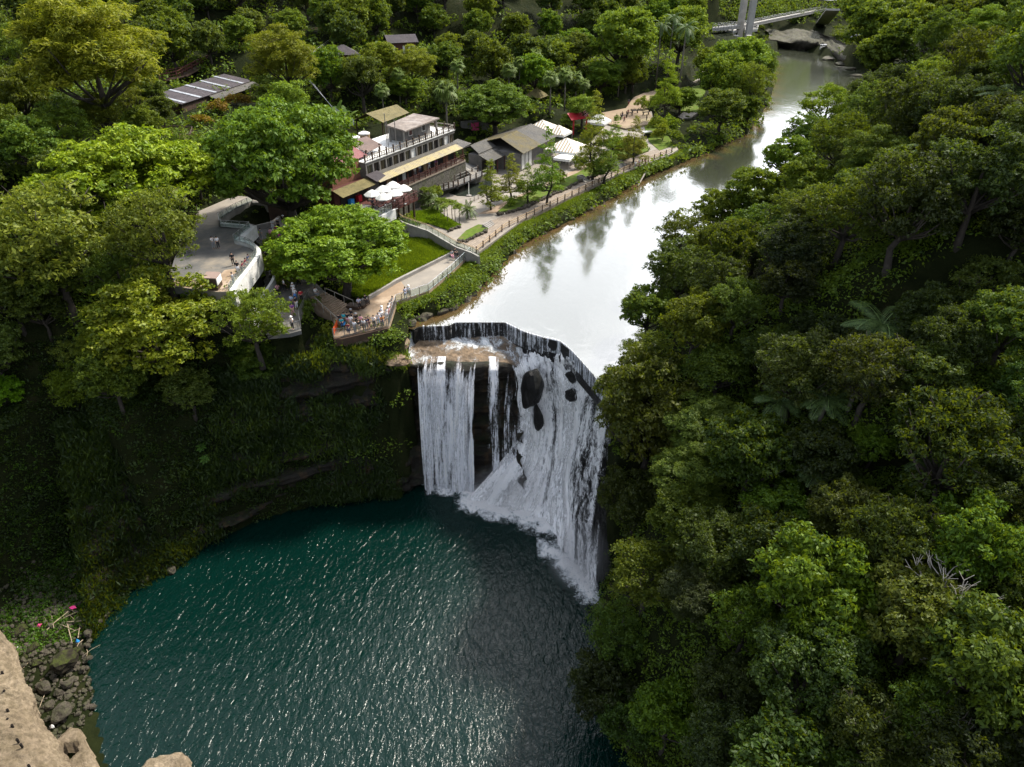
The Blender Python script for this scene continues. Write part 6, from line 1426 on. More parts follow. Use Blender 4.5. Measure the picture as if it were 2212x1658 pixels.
T.part('treads', m, M['bridge']); m = MB()
for s in (-1, 1): o_ = Vector((2*s, 1*s, 0)); m.beam(a+o_+Vector((0, 0, 1.1)), b+o_+Vector((0, 0, 1.1)), .12); m.beam(a+o_, b+o_, .2, .5)
T.part('stringers', m, M['darkwood'])
a, b = bp(1490, 280, 5), bp(1620, 115, 16)
T = Thing('rail_chute', (a.x, a.y, 2), 'pale steep ramp structure on legs on the far bank under the bridge', 'ramp'); T.part('ramp', MB().beam(a, b, 6, .8), M['bridge'])
for x in (1450, 1495): p = bp(x, 290, 4.6); T.part('leg', MB().beam((p.x, p.y, -1), (p.x, p.y, 5), .5), M['bridge'])
# far bank rocks with a small fall
bank = [[(850, 540, 0), (860, 470, 3.0), (870, 400, 4)], [(1050, 560, 0), (1060, 490, 3.2), (1080, 430, 4)], [(1250, 590, 0), (1260, 480, 4), (1260, 410, 5)], [(1400, 605, 0), (1410, 500, 4), (1420, 420, 5)], [(1500, 625, 0), (1510, 520, 3.8), (1520, 450, 4.6)], [(1600, 680, 0), (1620, 600, 3), (1650, 500, 5)], [(1700, 740, 0), (1760, 690, 2.4), (1800, 560, 5)]]
A = loft([[P(*KB(x, y), z) for x, y, z in c]+[tuple(Vector(P(*KB(c[-1][0], c[-1][1]), c[-1][2]))+Vector((2, 16, 1)))] for c in bank], 120, 40); U = np.repeat(np.linspace(0, 90, 120)[:, None], 40, 1); Vv = np.repeat(np.linspace(0, 30, 40)[None, :], 120, 0)
A[:, :, 1] -= (fbm2(U, Vv, 7, 3)-.5)*4; A[:, :, 2] += (fbm2(U, Vv, 5, 8)-.5)*1.6; A[:, 0, 2] = -1
tag(obj('far_bank_rock', grid_mesh('far_bank_rock', A, mat_rock('far bank rock', (.09, .078, .06), (.035, .03, .024), (.07, .08, .03), .4, .9, .5), smooth=False)), kind='structure')
a, b, c = bp(1510, 525, 4.1), bp(1505, 570, 2.2), bp(1500, 640, .05)
T = Thing('side_fall', (c.x, c.y, 0), 'slim white side waterfall dropping off the far bank below the bridge', 'waterfall')
G = [[tuple(q+Vector((dx, -.6, 0))) for q in (a+Vector((0, 1.5, .1)), a, b, c)] for dx in (-1.6, -.6, .6, 1.4)]
A = loft(G, 16, 30); me = grid_mesh('water', A, M['fall'], np.full(A.shape[:2], .75)); me.transform(Matrix.Translation(-T.b)); obj('water', me, T.e)
a, b = bp(1990, 400, 6), bp(1800, 460, 4.0)
T = Thing('side_fall', (b.x, b.y, 3), 'low sloping white cascade at the right end of the far bank', 'waterfall')
G = [[tuple(q) for q in (a+Vector((0, s*1.6, .3)), a.lerp(b, .5)+Vector((0, s*1.6, .6)), b+Vector((0, s*1.6, .4)))] for s in (-1, 0, 1)]
A = loft(G, 14, 30); me = grid_mesh('water', A, M['fall'], np.full(A.shape[:2], .6)); me.transform(Matrix.Translation(-T.b)); obj('water', me, T.e)
for k, (x, y, w, lab) in enumerate(((1590, 690, 60, 'flat pale rock slab at the foot of the side waterfall'), (1750, 750, 50, 'long flat rock at the right end of the far shore'), (1790, 800, 45, 'low pale rock in the water at the far shore'), (1900, 885, 40, 'lone flat rock standing in the river bend'))):
    px, py = KB(x, y); boulder(px, py, .15, w, lab, 'boulder', k, (1, .8, .25))
# ---------- hero palms, banana plants, ferns
def frond(mb_pos, length, droop, az, elev, rg, npin=22, pw=.07, plen=.5, fan=False):
    """one pinnate or fan frond as thin blades: returns verts, faces"""
    V = []; Fc = []
    d = np.array([math.cos(az)*math.cos(elev), math.sin(az)*math.cos(elev), math.sin(elev)]); p = np.array(mb_pos, float); side = np.array([-math.sin(az), math.cos(az), 0]); 
    if fan:
        hub = p+d*length*.45; b = len(V)
        V += [p-side*.02, p+side*.02, hub+side*.03, hub-side*.03]; Fc.append((0, 1, 2, 3))
        for k in range(npin):
            a = (k/(npin-1)-.5)*4.2; dd = d*math.cos(a)+side*math.sin(a); dd[2] -= .15; n_ = np.cross(dd, d)+1e-3; e = hub+dd*length*.6; e[2] -= droop*length*.25*(1+abs(math.sin(a))); m_ = hub+dd*length*.35; s = np.cross(dd, [0, 0, 1.0]); s = s/(np.linalg.norm(s)+1e-6)*length*.055
            b = len(V); V += [hub, m_+s, e, m_-s]; Fc.append((b, b+1, b+2, b+3))
        return V, Fc
    pts = [p.copy()]; dirs = [d.copy()]
    n = npin
    for k in range(n): d = d+np.array([0, 0, -droop/n*1.7]); d = d/np.linalg.norm(d); p = p+d*length/n; pts.append(p.copy()); dirs.append(d.copy())
    for k in range(n):
        b = len(V); w = .03; V += [pts[k]-side*w, pts[k]+side*w, pts[k+1]+side*w, pts[k+1]-side*w]; Fc.append((b, b+1, b+2, b+3))
        L = plen*length*math.sin(math.pi*min(.97, (k+1.5)/(n+1)))**.7
        for s in (-1, 1):
            t = side*s*.85+dirs[k]*.5+np.array([0, 0, -.22]); t /= np.linalg.norm(t); q = pts[k]; b = len(V); m_ = q+t*L*.5; ww = dirs[k]*pw
            V += [q, m_+ww, q+t*L+np.array([0, 0, -.1*L]), m_-ww]; Fc.append((b, b+1, b+2, b+3))
    return V, Fc
def frond_crown(seed, n, length, droop, e0, e1, **kw):
    rg = np.random.default_rng(seed); V, Fc = [], []
    for k in range(n):
        v, f = frond((0, 0, 0), length*rg.uniform(.8, 1.1), droop*rg.uniform(.8, 1.2), k*2.4+rg.uniform(-.3, .3), e0+(e1-e0)*(k/n)+rg.uniform(-.1, .1), rg, **kw); b = len(V); V += v; Fc += [tuple(b+i for i in q) for q in f]
    return np.array(V), np.array(Fc)
def palm(kind, h, r):
    if kind == 'fan': V, Fc = frond_crown(3, 30, 1.9*r, .7, 1.35, -1.0, fan=True, npin=15)
    elif kind == 'royal': V, Fc = frond_crown(5, 16, 3.2*r, 1.3, 1.2, -.1, npin=26, plen=.22, pw=.06)
    elif kind == 'cycad': V, Fc = frond_crown(6, 34, 1.7*r, .9, 1.3, .0, npin=20, plen=.18, pw=.05)
    elif kind == 'fern': V, Fc = frond_crown(7, 14, 2.6*r, .9, 1.0, .15, npin=34, plen=.30, pw=.022)
    V = V.copy(); V[:, 2] += h
    return np_mesh(kind+' fronds', V, Fc, M['frond']), (MB().tube([(0, 0, -1), (0, 0, h*.5), (.15, .1, h)], [.22 if h > 2 else .15, .16, .13], 8).mesh(kind+' trunk', M['pbark'], True))
PM = {'fan': palm('fan', 9, 1.2), 'royal': palm('royal', 15, 1.15), 'cycad': palm('cycad', 1.9, 1.3), 'fern': palm('fern', 3.0, 1.0)}
HP = {'fan': 9, 'royal': 15, 'cycad': 1.9, 'fern': 3.0}
def palm_at(kind, px, py, label, tint=(1, 1, 1), s=1.0, name='palm', group=None, cat='palm', lo=0.0):
    zc = 8.
    for _ in range(20): x, y, _z = P(px, py, zc); g = gz(x, y); zc = .5*zc+.5*(g+HP[kind]*s)
    e = empty(name, (x, y, g+lo), random.random()*6, label, cat, group); e.scale = (s, s, s)
    c = obj('fronds', PM[kind][0], e); c.color = (*tint, 1); obj('trunk', PM[kind][1], e); return e
fp = [(1100, 150, 1.0, 'left one of the fan palm pair above the round banyan'), (1122, 135, .9, 'right one of the fan palm pair above the round banyan'), (962, 195, 1.15, 'large fan palm directly behind the roof terrace'), (988, 165, .9, 'fan palm just above and right of the large one behind the roof'),
      (1155, 118, 1.0, 'fan palm left of the palm thicket'), (1178, 105, 1.0, 'tall fan palm at the top of the palm thicket'), (1190, 165, 1.0, 'leftmost fan palm of the row above the restaurant'), (1222, 160, 1.0, 'second fan palm of the row above the restaurant'), (1245, 165, .9, 'third fan palm of the row above the restaurant'), (1262, 180, .8, 'short yellowish fan palm right of the row'),
      (1340, 138, 1.0, 'yellow hearted fan palm behind the dirt square'), (820, 145, .8, 'fan palm nearest the small cabin roof'), (860, 160, .8, 'pale fan palm between cabin and terrace building')]
for px, py, s, lab in fp: palm_at('fan', px, py, lab, (.95, 1.1, .5), s, 'fan_palm', 'fan palms')
for px, py, s, lab in ((1430, 50, 1.25, 'leftmost tall royal palm by the bend path'), (1455, 40, 1.3, 'middle tall royal palm by the bend path'), (1482, 62, 1.35, 'rightmost tall royal palm by the bend path')): palm_at('royal', px, py, lab, (.55, .75, .7), s, 'royal_palm', 'royal palms')
for px, py, lab in ((905, 425, 'leftmost spiky cycad beside the garden plaza'), (925, 432, 'cycad behind the papaya bed'), (945, 440, 'bright spiky cycad before the pond'), (1010, 455, 'dark spiky cycad in front of the pond rail')): palm_at('cycad', px, py, lab, (.95, 1.05, .8), 1.0, 'cycad', 'cycads', 'cycad')
for px, py, s, lab in ((1905, 705, 1.7, 'big grey green tree fern in the middle of the right slope'), (2185, 215, 1.6, 'tall tree fern at the upper right edge'), (1850, 830, 1.1, 'small tree fern left of the bright young tree'), (1690, 870, 1.1, 'dark tree fern right of the brown olive tree'), (1770, 915, 1.2, 'dark tree fern above the blue green pair'), (2010, 330, 1.2, 'tree fern under the upper right trees'), (1770, 1020, 1.1, 'pale tipped tree fern left of the grey green tree'), (1990, 520, 1.2, 'tree fern right of the tall dark gap'), (2060, 900, 1.0, 'tree fern near the right edge')): palm_at('fern', px, py, lab, (.85, 1.05, 1.0), s, 'tree_fern', 'tree ferns', 'fern')
def cliff_fern(px, py, z, s, tint, lab):
    x, y, z = P(px, py, z); e = empty('cliff_fern', (x, y-.6, z), 1.2, lab, 'fern', 'ferns on the black cliff'); e.scale = (s, s, s); c = obj('fronds', PM['fern'][0], e, (0, 0, -3)); c.color = (*tint, 1)
cliff_fern(283, 1045, -14, .75, (1.0, 1.7, .5), 'lone bright green fern on the black cliff wall')
for px, py, lab in ((438, 960, 'broad fern leaf plant high on the black cliff'), (445, 985, 'small bright fern below the broad one on the black cliff')): cliff_fern(px, py, -9.5, .32, (.8, 1.4, .5), lab)
# banana plants
def banana():
    V, Fc = [], []; rg = np.random.default_rng(4)
    for k in range(11):
        az = k*2.4; el = 1.35-k*.09; d = np.array([math.cos(az)*math.cos(el), math.sin(az)*math.cos(el), math.sin(el)]); side = np.array([-math.sin(az), math.cos(az), 0]); p = np.array([0, 0, 2.2]); L = 2.6; n = 9; prev = None
        for i in range(n+1):
            w = .42*math.sin(math.pi*min(.98, max(.06, (i+.3)/(n+.6))))**.6*(1+.15*rg.uniform(-1, 1)); b = len(V); V += [p-side*w+np.array([0, 0, -.12*w]), p, p+side*w+np.array([0, 0, -.12*w])]
            if i: Fc += [(b-3, b-2, b+1, b), (b-2, b-1, b+2, b+1)]
            d = d+np.array([0, 0, -.16]); d /= np.linalg.norm(d); p = p+d*L/n
    return np_mesh('banana leaves', V, Fc, M['leafg']), MB().tube([(0, 0, -.5), (0, 0, 1.2), (0, 0, 2.4)], [.2, .16, .1], 8).mesh('banana stem', M['pbark'], True)
bl, bs = banana()
for k, (px, py, lab) in enumerate(((705, 262, 'leftmost banana plant beside the red roof'), (728, 248, 'banana plant with one tall upright leaf'), (748, 262, 'banana plant just left of the water tanks'), (718, 285, 'low banana plant touching the red roof'))):
    x, y, z = P(px, py, 12.5); e = empty('banana_plant', (x, y, gz(x, y)), k, lab, 'banana plant', 'banana plants'); e.scale = (1.35,)*3; c = obj('leaves', bl, e); c.color = (.8, .95, 1.0, 1); obj('stem', bs, e)
# thin garden plants (papayas)
for k, (x_, y_) in enumerate(((1150, 370), (1195, 380), (1240, 440), (1300, 400), (1340, 430), (1395, 450), (940, 240), (1010, 250))):
    x, y, z = P(*K3(x_, y_+170 if k < 6 else y_+150), GZ0+.1); e = empty('papaya', (x, y, z), k, ('first', 'second', 'third', 'fourth', 'fifth', 'sixth', 'seventh', 'eighth')[k]+(' slender papaya from the left in the garden bed' if k < 6 else ' slender shrub tree left of the papayas by the deck'), 'papaya', 'papayas')
    cm, tm, *_ = PROTO['bush'][k % 2]; c = obj('crown', cm, e, (0, 0, 2.4)); c.scale = (.85, .85, .6); c.color = (1.3, 1.4, 1.2, 1); MB().tube([(0, 0, 0), (.05, 0, 1.5), (0, .05, 3)], [.08, .06, .04], 6).build('trunk', M['pbark'], e)
# shrubs round the garden and on the banks
sh = random.Random(8)
spots = [(K3(830, 200), 1.6), (K3(900, 215), 1.5), (K3(960, 230), 1.5), (K3(1050, 260), 1.3), (K2(1000, 1450), .9), (K2(1640, 1160), 1.3), (K2(1430, 1050), 1.0), (K2(560, 600), 1.1), (K2(520, 680), 1.0), (K2(1700, 900), 1.2), (K2(1850, 960), 1.2), (K6(780, 1330), 2.0), (K6(900, 1320), 1.8), (K6(600, 1250), 1.4), (K6(250, 1500), 1.2), (K6(1170, 1050), 2.0), (K6(1320, 1000), 2.0), (K6(1240, 1130), 1.8), (K6(1380, 1180), 1.6), (K6(960, 740), 1.6), (K6(1180, 700), 1.8), (K6(1300, 720), 1.8), (K6(1420, 760), 1.6), (K6(1260, 620), 1.7),
         (K3(600, 690), 1.5), (K3(680, 680), 1.5), (K3(750, 700), 1.3), (K4(1450, 1120), 2.3), (K4(1600, 1200), 2.2), (K4(1750, 1150), 2.4), (K4(1650, 1050), 2.3), (K5(300, 1000), 1.6), (K5(450, 1100), 1.7), (K5(600, 1030), 1.5), (K5(350, 850), 1.4), (K5(520, 1180), 1.3)]
TX = [((1.2, 1.45, .6), 'green'), ((1.3, 1.2, .7), 'olive'), ((.8, .95, .7), 'dark green'), ((1.5, 1.5, .6), 'yellow green')]
ORDX = ['first', 'second', 'third', 'fourth', 'fifth', 'sixth', 'seventh', 'eighth', 'ninth', 'tenth', 'eleventh', 'twelfth']
cnt = {}
for k, ((px, py), s) in enumerate(spots):
    zone_ = ('by the corner of the red dining deck' if k < 4 else 'along the cypress bank' if k < 11 else 'between the cypresses and the boardwalk end' if k < 19 else 'before the dirt square' if k < 24 else 'under the garage front' if k < 27 else 'beneath the curved balcony' if k < 31 else 'below the broad brown steps')
    t, w_ = TX[k % 4]; cnt[zone_] = cnt.get(zone_, -1)+1; x, y, z = P(px, py, 2.6); g = gz(x, y)
    for _ in range(5): x, y, z = P(px, py, max(g, GZ0 if k < 27 else g)+.6*s); g = gz(x, y)
    cm, tm, *_ = PROTO['bush'][k % 2]; e = empty('shrub', (x, y, max(g, GZ0 if k < 24 else g)), k, f'{w_} shrub {zone_}, {ORDX[cnt[zone_]]} of its cluster', 'shrub', 'garden shrubs'); e.scale = (s, s, s*1.2)
    c = obj('crown', cm, e); c.color = (*t, 1); obj('trunk', tm, e)
# ---------- bottom left: sandstone ledge, slab, boulders, driftwood and litter
def strata(name, cols_, seed, mat, lab, amp=.35, rows=110, n=180, dens=None):
    A = loft([[P(*p) for p in c] for c in cols_], n, rows); U = np.repeat(np.linspace(0, 20, n)[:, None], rows, 1); Vv = np.repeat(np.linspace(0, 12, rows)[None, :], n, 0)
    N_ = normals(A); N_ *= np.sign(N_[n//2, rows//2, 2]); A[:, :, :3] += N_*((fbm2(U*1.5, Vv*1.5, 3, seed)-.5)*amp*2+(fbm2(U*4, Vv*4, 1.2, seed+5)-.5)*amp*.9+(np.floor(fbm2(U, Vv*.6, 2.5, seed+2)*6)/6-.4)*amp*1.2)[:, :, None]
    o = obj(name, grid_mesh(name, A, mat, smooth=False)); return tag(o, lab, 'rock ledge')
strata('rock_ledge', [[(-260, 1330, -15), (-120, 1330, -15.2), (-20, 1345, -15.6), (22, 1385, -17.0), (30, 1400, -21.8)], [(-260, 1450, -15), (-120, 1450, -15.2), (10, 1450, -15.8), (55, 1470, -17.5), (62, 1480, -21.8)],
    [(-260, 1540, -15), (-120, 1540, -15.3), (20, 1530, -16), (85, 1550, -18), (95, 1560, -21.8)], [(-260, 1640, -15), (-120, 1640, -15.5), (60, 1620, -16.5), (135, 1640, -18.6), (150, 1650, -21.8)], [(-260, 1800, -15), (-120, 1800, -15.7), (100, 1760, -17), (190, 1760, -19), (205, 1770, -21.8)]], 3, M['sand'], 'pale tan sandstone ledge with dark peg holes filling the bottom left corner', .38)
M['hole'] = mk('dark peg hole', (.015, .012, .01), None, 1, 1, 0)
for k, (x, y) in enumerate(((18, 680), (40, 870), (72, 1065), (120, 1225), (172, 1370), (210, 1420), (290, 1635), (75, 1160))):
    px, py = KL(x, y); zz = -15.7-.02*k; x_, y_, z_ = P(px, py, zz+.15); solo('post_stub', MB().lathe([(.09, -.5), (.11, .0), (.08, .05), (.05, .0)], 9, (x_, y_, z_)), M['hole'], ORDX[k]+' dark post stub from the top in the tan sandstone ledge', 'post stub', 'post stubs in the ledge')
sl = [(330, 1330), (430, 1320), (560, 1360), (640, 1290), (700, 1200), (800, 1220), (835, 1260), (825, 1300), (1030, 1658), (900, 1800), (560, 1800), (480, 1560)]
sw = [P(*KL(*p), -19.6) for p in sl]
def rough_slab(name, poly, z0, z1, mat, lab, tilt=0.0, step=.3, hole=None):
    xs = [p[0] for p in poly]; ys = [p[1] for p in poly]; pl = [p[:2] for p in poly]
    X, Y = np.meshgrid(np.arange(min(xs)-step, max(xs)+step, step), np.arange(min(ys)-step, max(ys)+step, step), indexing='ij'); dd, _ = seg_dist(X, Y, pl, True); ins = inside(X, Y, pl); sd = np.where(ins, dd, -dd)+(fbm2(X, Y, 1.6, 12)-.5)*.7
    Z = np.where(sd > 0, z1+(fbm2(X, Y, 2.4, 33)-.5)*.5+(X-min(xs))*tilt-np.clip(.35-sd, 0, 1)*.6, z0)
    if hole: hx, hy, hr = hole; q = np.hypot(X-hx, Y-hy)+(fbm2(X, Y, .8, 5)-.5)*.8; Z = np.where(q < hr, z1-1.6, Z)
    A = np.stack([X, Y, Z], -1); return tag(obj(name, grid_mesh(name, A, mat, smooth=False)), lab, 'rock slab')
hp = P(*KL(670, 1510), -19.6)
rough_slab('rock_slab', sw, -23, -19.6, M['sand'], 'pale weathered rock slab with a dark hole at the water edge', .0, .15, (hp[0], hp[1], .85))
rough_slab('rock_slab', [P(*KL(*p), -20.6) for p in ((1460, 1658), (1540, 1570), (1700, 1520), (1870, 1495), (1930, 1560), (1950, 1750), (1400, 1760))], -23, -20.4, M['sand'], 'tan rock rising from the water at the bottom frame edge', .0, .25)
BO = [(640, 590, 330, 200, 'mossrock', 'largest mossy brown boulder beside the dark water'), (340, 440, 160, 0, 'mossrock', 'round bright mossy boulder above the tan ledge'), (370, 590, 150, 0, 'mossrock', 'brown mossy boulder left of the largest one'), (260, 530, 120, 0, 'mossrock', 'small dark mossy boulder against the ledge'),
 (640, 460, 90, 0, 'boulder', 'grey boulder just above the largest mossy one'), (920, 535, 80, 0, 'boulder', 'small pale boulder at the tip by the dark water'), (440, 760, 60, 0, 'sand', 'small round whitish stone below the mossy boulders'), (460, 840, 190, 0, 'boulder', 'pale tan boulder above the grey slabs'), (690, 800, 150, 0, 'boulder', 'tan boulder at the water below the largest mossy one'),
 (490, 1030, 150, 0, 'boulder', 'light grey flat boulder beside the pitted one'), (640, 1090, 260, 0, 'boulder', 'big pitted grey boulder above the pale slab'), (385, 1130, 90, 0, 'sand', 'pale grey block left of the pitted boulder'), (900, 290, 120, 0, 'boulder', 'grey angular boulder among the driftwood at the water'), (200, 270, 200, 0, 'mossrock', 'long mossy mound at the upper left of the boulders'), (800, 450, 130, 0, 'mossrock', 'flat mossy boulder below the blue litter'),
 (130, 690, 60, 0, 'sand', 'small pale stone by the ledge next to the pink litter'), (600, 900, 110, 0, 'boulder', 'broken tan stones between boulder and slab'), (310, 1040, 60, 0, 'boulder', 'little pale stone left of the light grey boulder'), (850, 650, 80, 0, 'boulder', 'narrow tan stone on the right flank of the largest boulder')]
for k, (x, y, w_, h_, m_, lab) in enumerate(BO):
    px, py = KL(x, y); boulder(px, py, -21.0+.0035*w_, w_*.3861*.54536, lab, m_, k, (1, .85, .85), 'boulders on the left shore')
B2 = [((0, 2000, 1300, 3040), 2072, 415, 500, 90, 'mossrock', 'yellow mossy angular boulder alone at the foot of the black cliff'), ((0, 2000, 1300, 3040), 2072, 770, 510, 70, 'mossrock', 'small yellow mossy stone at the dark shore'), ((0, 2000, 1300, 3040), 2072, 900, 350, 90, 'boulder', 'violet grey rock under the cliff at the dark shore'), ((0, 2000, 1300, 3040), 2072, 900, 470, 110, 'boulder', 'flat wet rocks at the end of the dark shore'), ((0, 2000, 1300, 3040), 2072, 560, 570, 90, 'mossrock', 'low mossy stone between the yellow ones'), ((0, 2000, 1300, 3040), 2072, 1060, 190, 110, 'mossrock', 'round green mossy boulder on the cliff foot'), ((0, 2000, 1300, 3040), 2072, 540, 500, 50, 'mossrock', 'small olive stone right of the yellow boulder'), ((0, 2000, 1300, 3040), 2072, 640, 575, 70, 'mossrock', 'brown mossy stone touching the water'), ((0, 2000, 1300, 3040), 2072, 480, 540, 45, 'boulder', 'little grey stone right below the yellow boulder'), ((0, 2000, 1300, 3040), 2072, 1080, 410, 80, 'boulder', 'dark reddish flat stone furthest along the dark shore')]
for k, (reg, wd, x, y, w_, m_, lab) in enumerate(B2):
    px, py = Kc(reg, wd)(x, y); boulder(px, py, -21.2, w_*1300/2072*.54536, lab, m_, k+2, (1, .8, .8), 'boulders on the left shore')
def stick(k, x0, y0, x1, y1, z, r, lab):
    a, b = Vector(P(*KL(x0, y0), z)), Vector(P(*KL(x1, y1), z+.25)); m_ = a.lerp(b, .5)+Vector((random.uniform(-.1, .1), random.uniform(-.1, .1), .1)); solo('driftwood', MB().tube([a, m_, b], [r, r*.85, r*.5], 6), M['drift'], lab, 'driftwood', 'driftwood on the left shore')
M['drift'] = mk('bleached driftwood', (.4, .32, .22), (.22, .17, .11), 4, .9, .4)
for k, q in enumerate([(680, 168, 900, 150, .07), (530, 60, 555, 240, .05), (440, 290, 700, 60, .07), (640, 200, 760, 250, .05), (700, 300, 830, 230, .05), (800, 330, 820, 200, .04), (690, 180, 740, 380, .05), (600, 160, 800, 60, .05), (330, 540, 240, 640, .035), (490, 850, 390, 1090, .035), (890, 450, 890, 520, .03), (870, 500, 1030, 400, .03), (650, 0, 760, 60, .04), (700, 90, 760, 140, .03), (850, 350, 790, 420, .04), (430, 60, 500, 200, .04)]):
    stick(k, *q[:4], -20.7, q[4], ('long pale board lying level at the top of the driftwood', 'upright pale stick left in the driftwood', 'long curved branch crossing the driftwood', 'short pale stick in the driftwood heap', 'branch leaning over the driftwood heap', 'steep thin stick above the blue litter', 'thin branch left of the blue litter', 'thin branch under the upper pink litter', 'thin stick over the brown mossy boulder', 'long thin stick across the pale stones', 'tiny upright stick by the pale boulder', 'thin twig pointing out over the water', 'dark twig touching the upper pink litter', 'small twig under the upper pink litter', 'pale reed beside the blue litter', 'stick above the left pink litter')[k])
def litter(x, y, w_, mat, lab):
    px, py = KL(x, y); c = Vector(P(px, py, -20.5)); r = random.Random(x); m = MB(); n = 9; s = w_*.0075
    v = [(c.x+math.cos(k*.7)*s*r.uniform(.5, 1.2), c.y+math.sin(k*.7)*s*r.uniform(.5, 1.2), c.z+r.uniform(0, .35)) for k in range(n)]+[(c.x, c.y, c.z+.45), (c.x, c.y, c.z-.05)]
    m.add(v, [(k, (k+1) % n, n) for k in range(n)]+[((k+1) % n, k, n+1) for k in range(n)]); solo('litter', m, mat, lab, 'litter')
M['pink'] = mk('pink torn plastic', (.75, .06, .28), (.5, .03, .15), 5, .5, .2)
litter(755, 30, 45, M['pink'], 'crumpled pink plastic at the top of the driftwood'); litter(405, 215, 42, M['pink'], 'pink plastic bag left of the driftwood'); litter(190, 630, 45, M['pink'], 'torn pink plastic next to the tan ledge'); litter(800, 370, 28, M['blue'], 'small bright blue plastic among the driftwood'); litter(195, 445, 16, M['white'], 'tiny white scrap above the ledge'); litter(540, 1250, 28, M['white'], 'small white piece on dark ground by the slab')
# small stones between the boulders: too many to count
rgp = np.random.default_rng(17); m = MB()
for _ in range(4500):
    x_, y_ = rgp.uniform(-62, -41), rgp.uniform(26, 60); g_ = gz(x_, y_)
    if g_ < POOLZ-.5 or g_ > POOLZ+3: continue
    q_ = rgp.uniform(.1, .42)*rgp.uniform(.5, 1); vs = []
    for zz, k in ((-.5, .6), (0, 1), (.45, .6)):
        for a in range(5): vs.append((x_+math.cos(a*1.257+q_*9)*q_*k*rgp.uniform(.7, 1.15), y_+math.sin(a*1.257+q_*9)*q_*k*rgp.uniform(.7, 1.15), g_+.1+zz*q_))
    m.add(vs, [(l*5+a, l*5+(a+1) % 5, l*5+5+(a+1) % 5, l*5+5+a) for l in range(2) for a in range(5)]+[(10, 11, 12, 13, 14)])
o = m.build('shore_stones', M['boulder']); tag(o, kind='stuff')
# shore ferns near the boulders
rgs = np.random.default_rng(21); XYs = np.array([P(x, y, -19.5)[:2] for x, y in zip(rgs.uniform(-60, 330, 1500), rgs.uniform(1120, 1420, 1500)) if y < 1395-(x-60)*.35]); gs = ground(XYs[:, 0], XYs[:, 1]); kk = ~inside(XYs[:, 0], XYs[:, 1], POOL)
clumps('shore_ferns', XYs[kk], gs[kk], rgs.uniform(.3, .8, kk.sum()), 26, np.full(kk.sum(), .2), 22, (.45, .8, .3))
# ---------- lawn and bank grasses
def blades(name, poly, k, z, n, L, tint, seed, w=.10, lean=.45):
    rg = np.random.default_rng(seed); pl = [P(*(k(*p) if k else p), z)[:2] for p in poly]; xs = [p[0] for p in pl]; ys = [p[1] for p in pl]
    X = rg.uniform(min(xs), max(xs), n); Y = rg.uniform(min(ys), max(ys), n); ins = inside(X, Y, pl); X, Y = X[ins], Y[ins]; m = len(X); zz = ground(X, Y)
    zz = np.maximum(zz, z) if z is not None else zz; nrm = unit(rg.normal(size=(m, 3))*np.array([1, 1, .25])); Lh = L*(.6+.8*vnoise(X, Y, 1.8, seed))*rg.uniform(.7, 1.2, m)
    side = np.stack([nrm[:, 1], -nrm[:, 0], 0*X], 1); side = unit(side)*w/2; tip = rg.normal(size=(m, 3))*lean*L*.5; b0_ = np.stack([X, Y, zz-.05], 1); md = b0_+np.stack([tip[:, 0]*.3, tip[:, 1]*.3, Lh*.65], 1); e = b0_+np.stack([tip[:, 0], tip[:, 1], Lh], 1)
    V = np.stack([b0_, md+side, e, md-side], 1).reshape(-1, 3); o = obj(name, np_mesh(name, V, np.arange(4*m).reshape(m, 4), M['leaf'])); o.color = (*tint, 1); return tag(o, kind='stuff')
blades('lawn_grass', [(500, 740), (800, 735), (990, 770), (1280, 965), (1290, 1030), (740, 1305), (550, 1400), (190, 1620), (-200, 1560), (250, 1000)], K3, 1.75, 90000, .75, (1.1, 1.3, .35), 3)
blades('bed_grass', [(600, 600), (760, 470), (1080, 440), (1250, 560), (1420, 640), (1260, 715), (980, 620)], K3, 2.0, 14000, .35, (1.2, 1.6, .5), 4)
blades('bank_grass', [(1590, 1030), (1990, 740), (1990, 1050), (1700, 1150), (1500, 1280), (1340, 1450), (1000, 1650), (560, 1700), (600, 1660), (1000, 1530), (1300, 1280)], K3, None, 30000, .8, (1.2, 1.4, .5), 5, .09) if False else None
# strip of grass, ferns and rocks between the walks and the river
lo3 = [P(*p, 1.5)[:2] for p in (K5(1850, 700), K3(560, 1655), K3(990, 1505), K3(1280, 1262), K3(1540, 1015), *walk_r[0:])]
lbk = [c[:2] for c in LBANK[:12]]
def between(n, rg, f0=.02, f1=.98):
    ta = rg.random(n); f = rg.uniform(f0, f1, n)
    def al(pl, t):
        P_ = np.array(pl); L = np.concatenate([[0], np.cumsum(np.linalg.norm(np.diff(P_, axis=0), axis=1))]); s = t*L[-1]; return np.stack([np.interp(s, L, P_[:, 0]), np.interp(s, L, P_[:, 1])], 1)
    a, b = al(lo3, ta), al(lbk, ta); return a*(1-f)[:, None]+b*f[:, None], ta, f
rgb = np.random.default_rng(31); XY, ta, f = between(2400, rgb, .05, .97); k = ~inside(XY[:, 0], XY[:, 1], RIVER) & ~inside(XY[:, 0], XY[:, 1], [p[:2] for p in wpoly]); XY = XY[k]; f = f[k]
nz = vnoise(XY[:, 0], XY[:, 1], 3.1, 5)
for nm_, k_, t_ in (('bank_shrubs', (f > .42) & (nz > .52), (.9, 1.05, .4)), ('bank_ferns', (f > .42) & (nz < .52) & (nz > .3), (.45, .6, .3))):
    clumps(nm_, XY[k_], ground(XY[k_][:, 0], XY[k_][:, 1])-.1, rgb.uniform(.25, .85, k_.sum())*(1 if nm_ == 'bank_shrubs' else .7), 34, np.full(k_.sum(), .24), 33, t_)
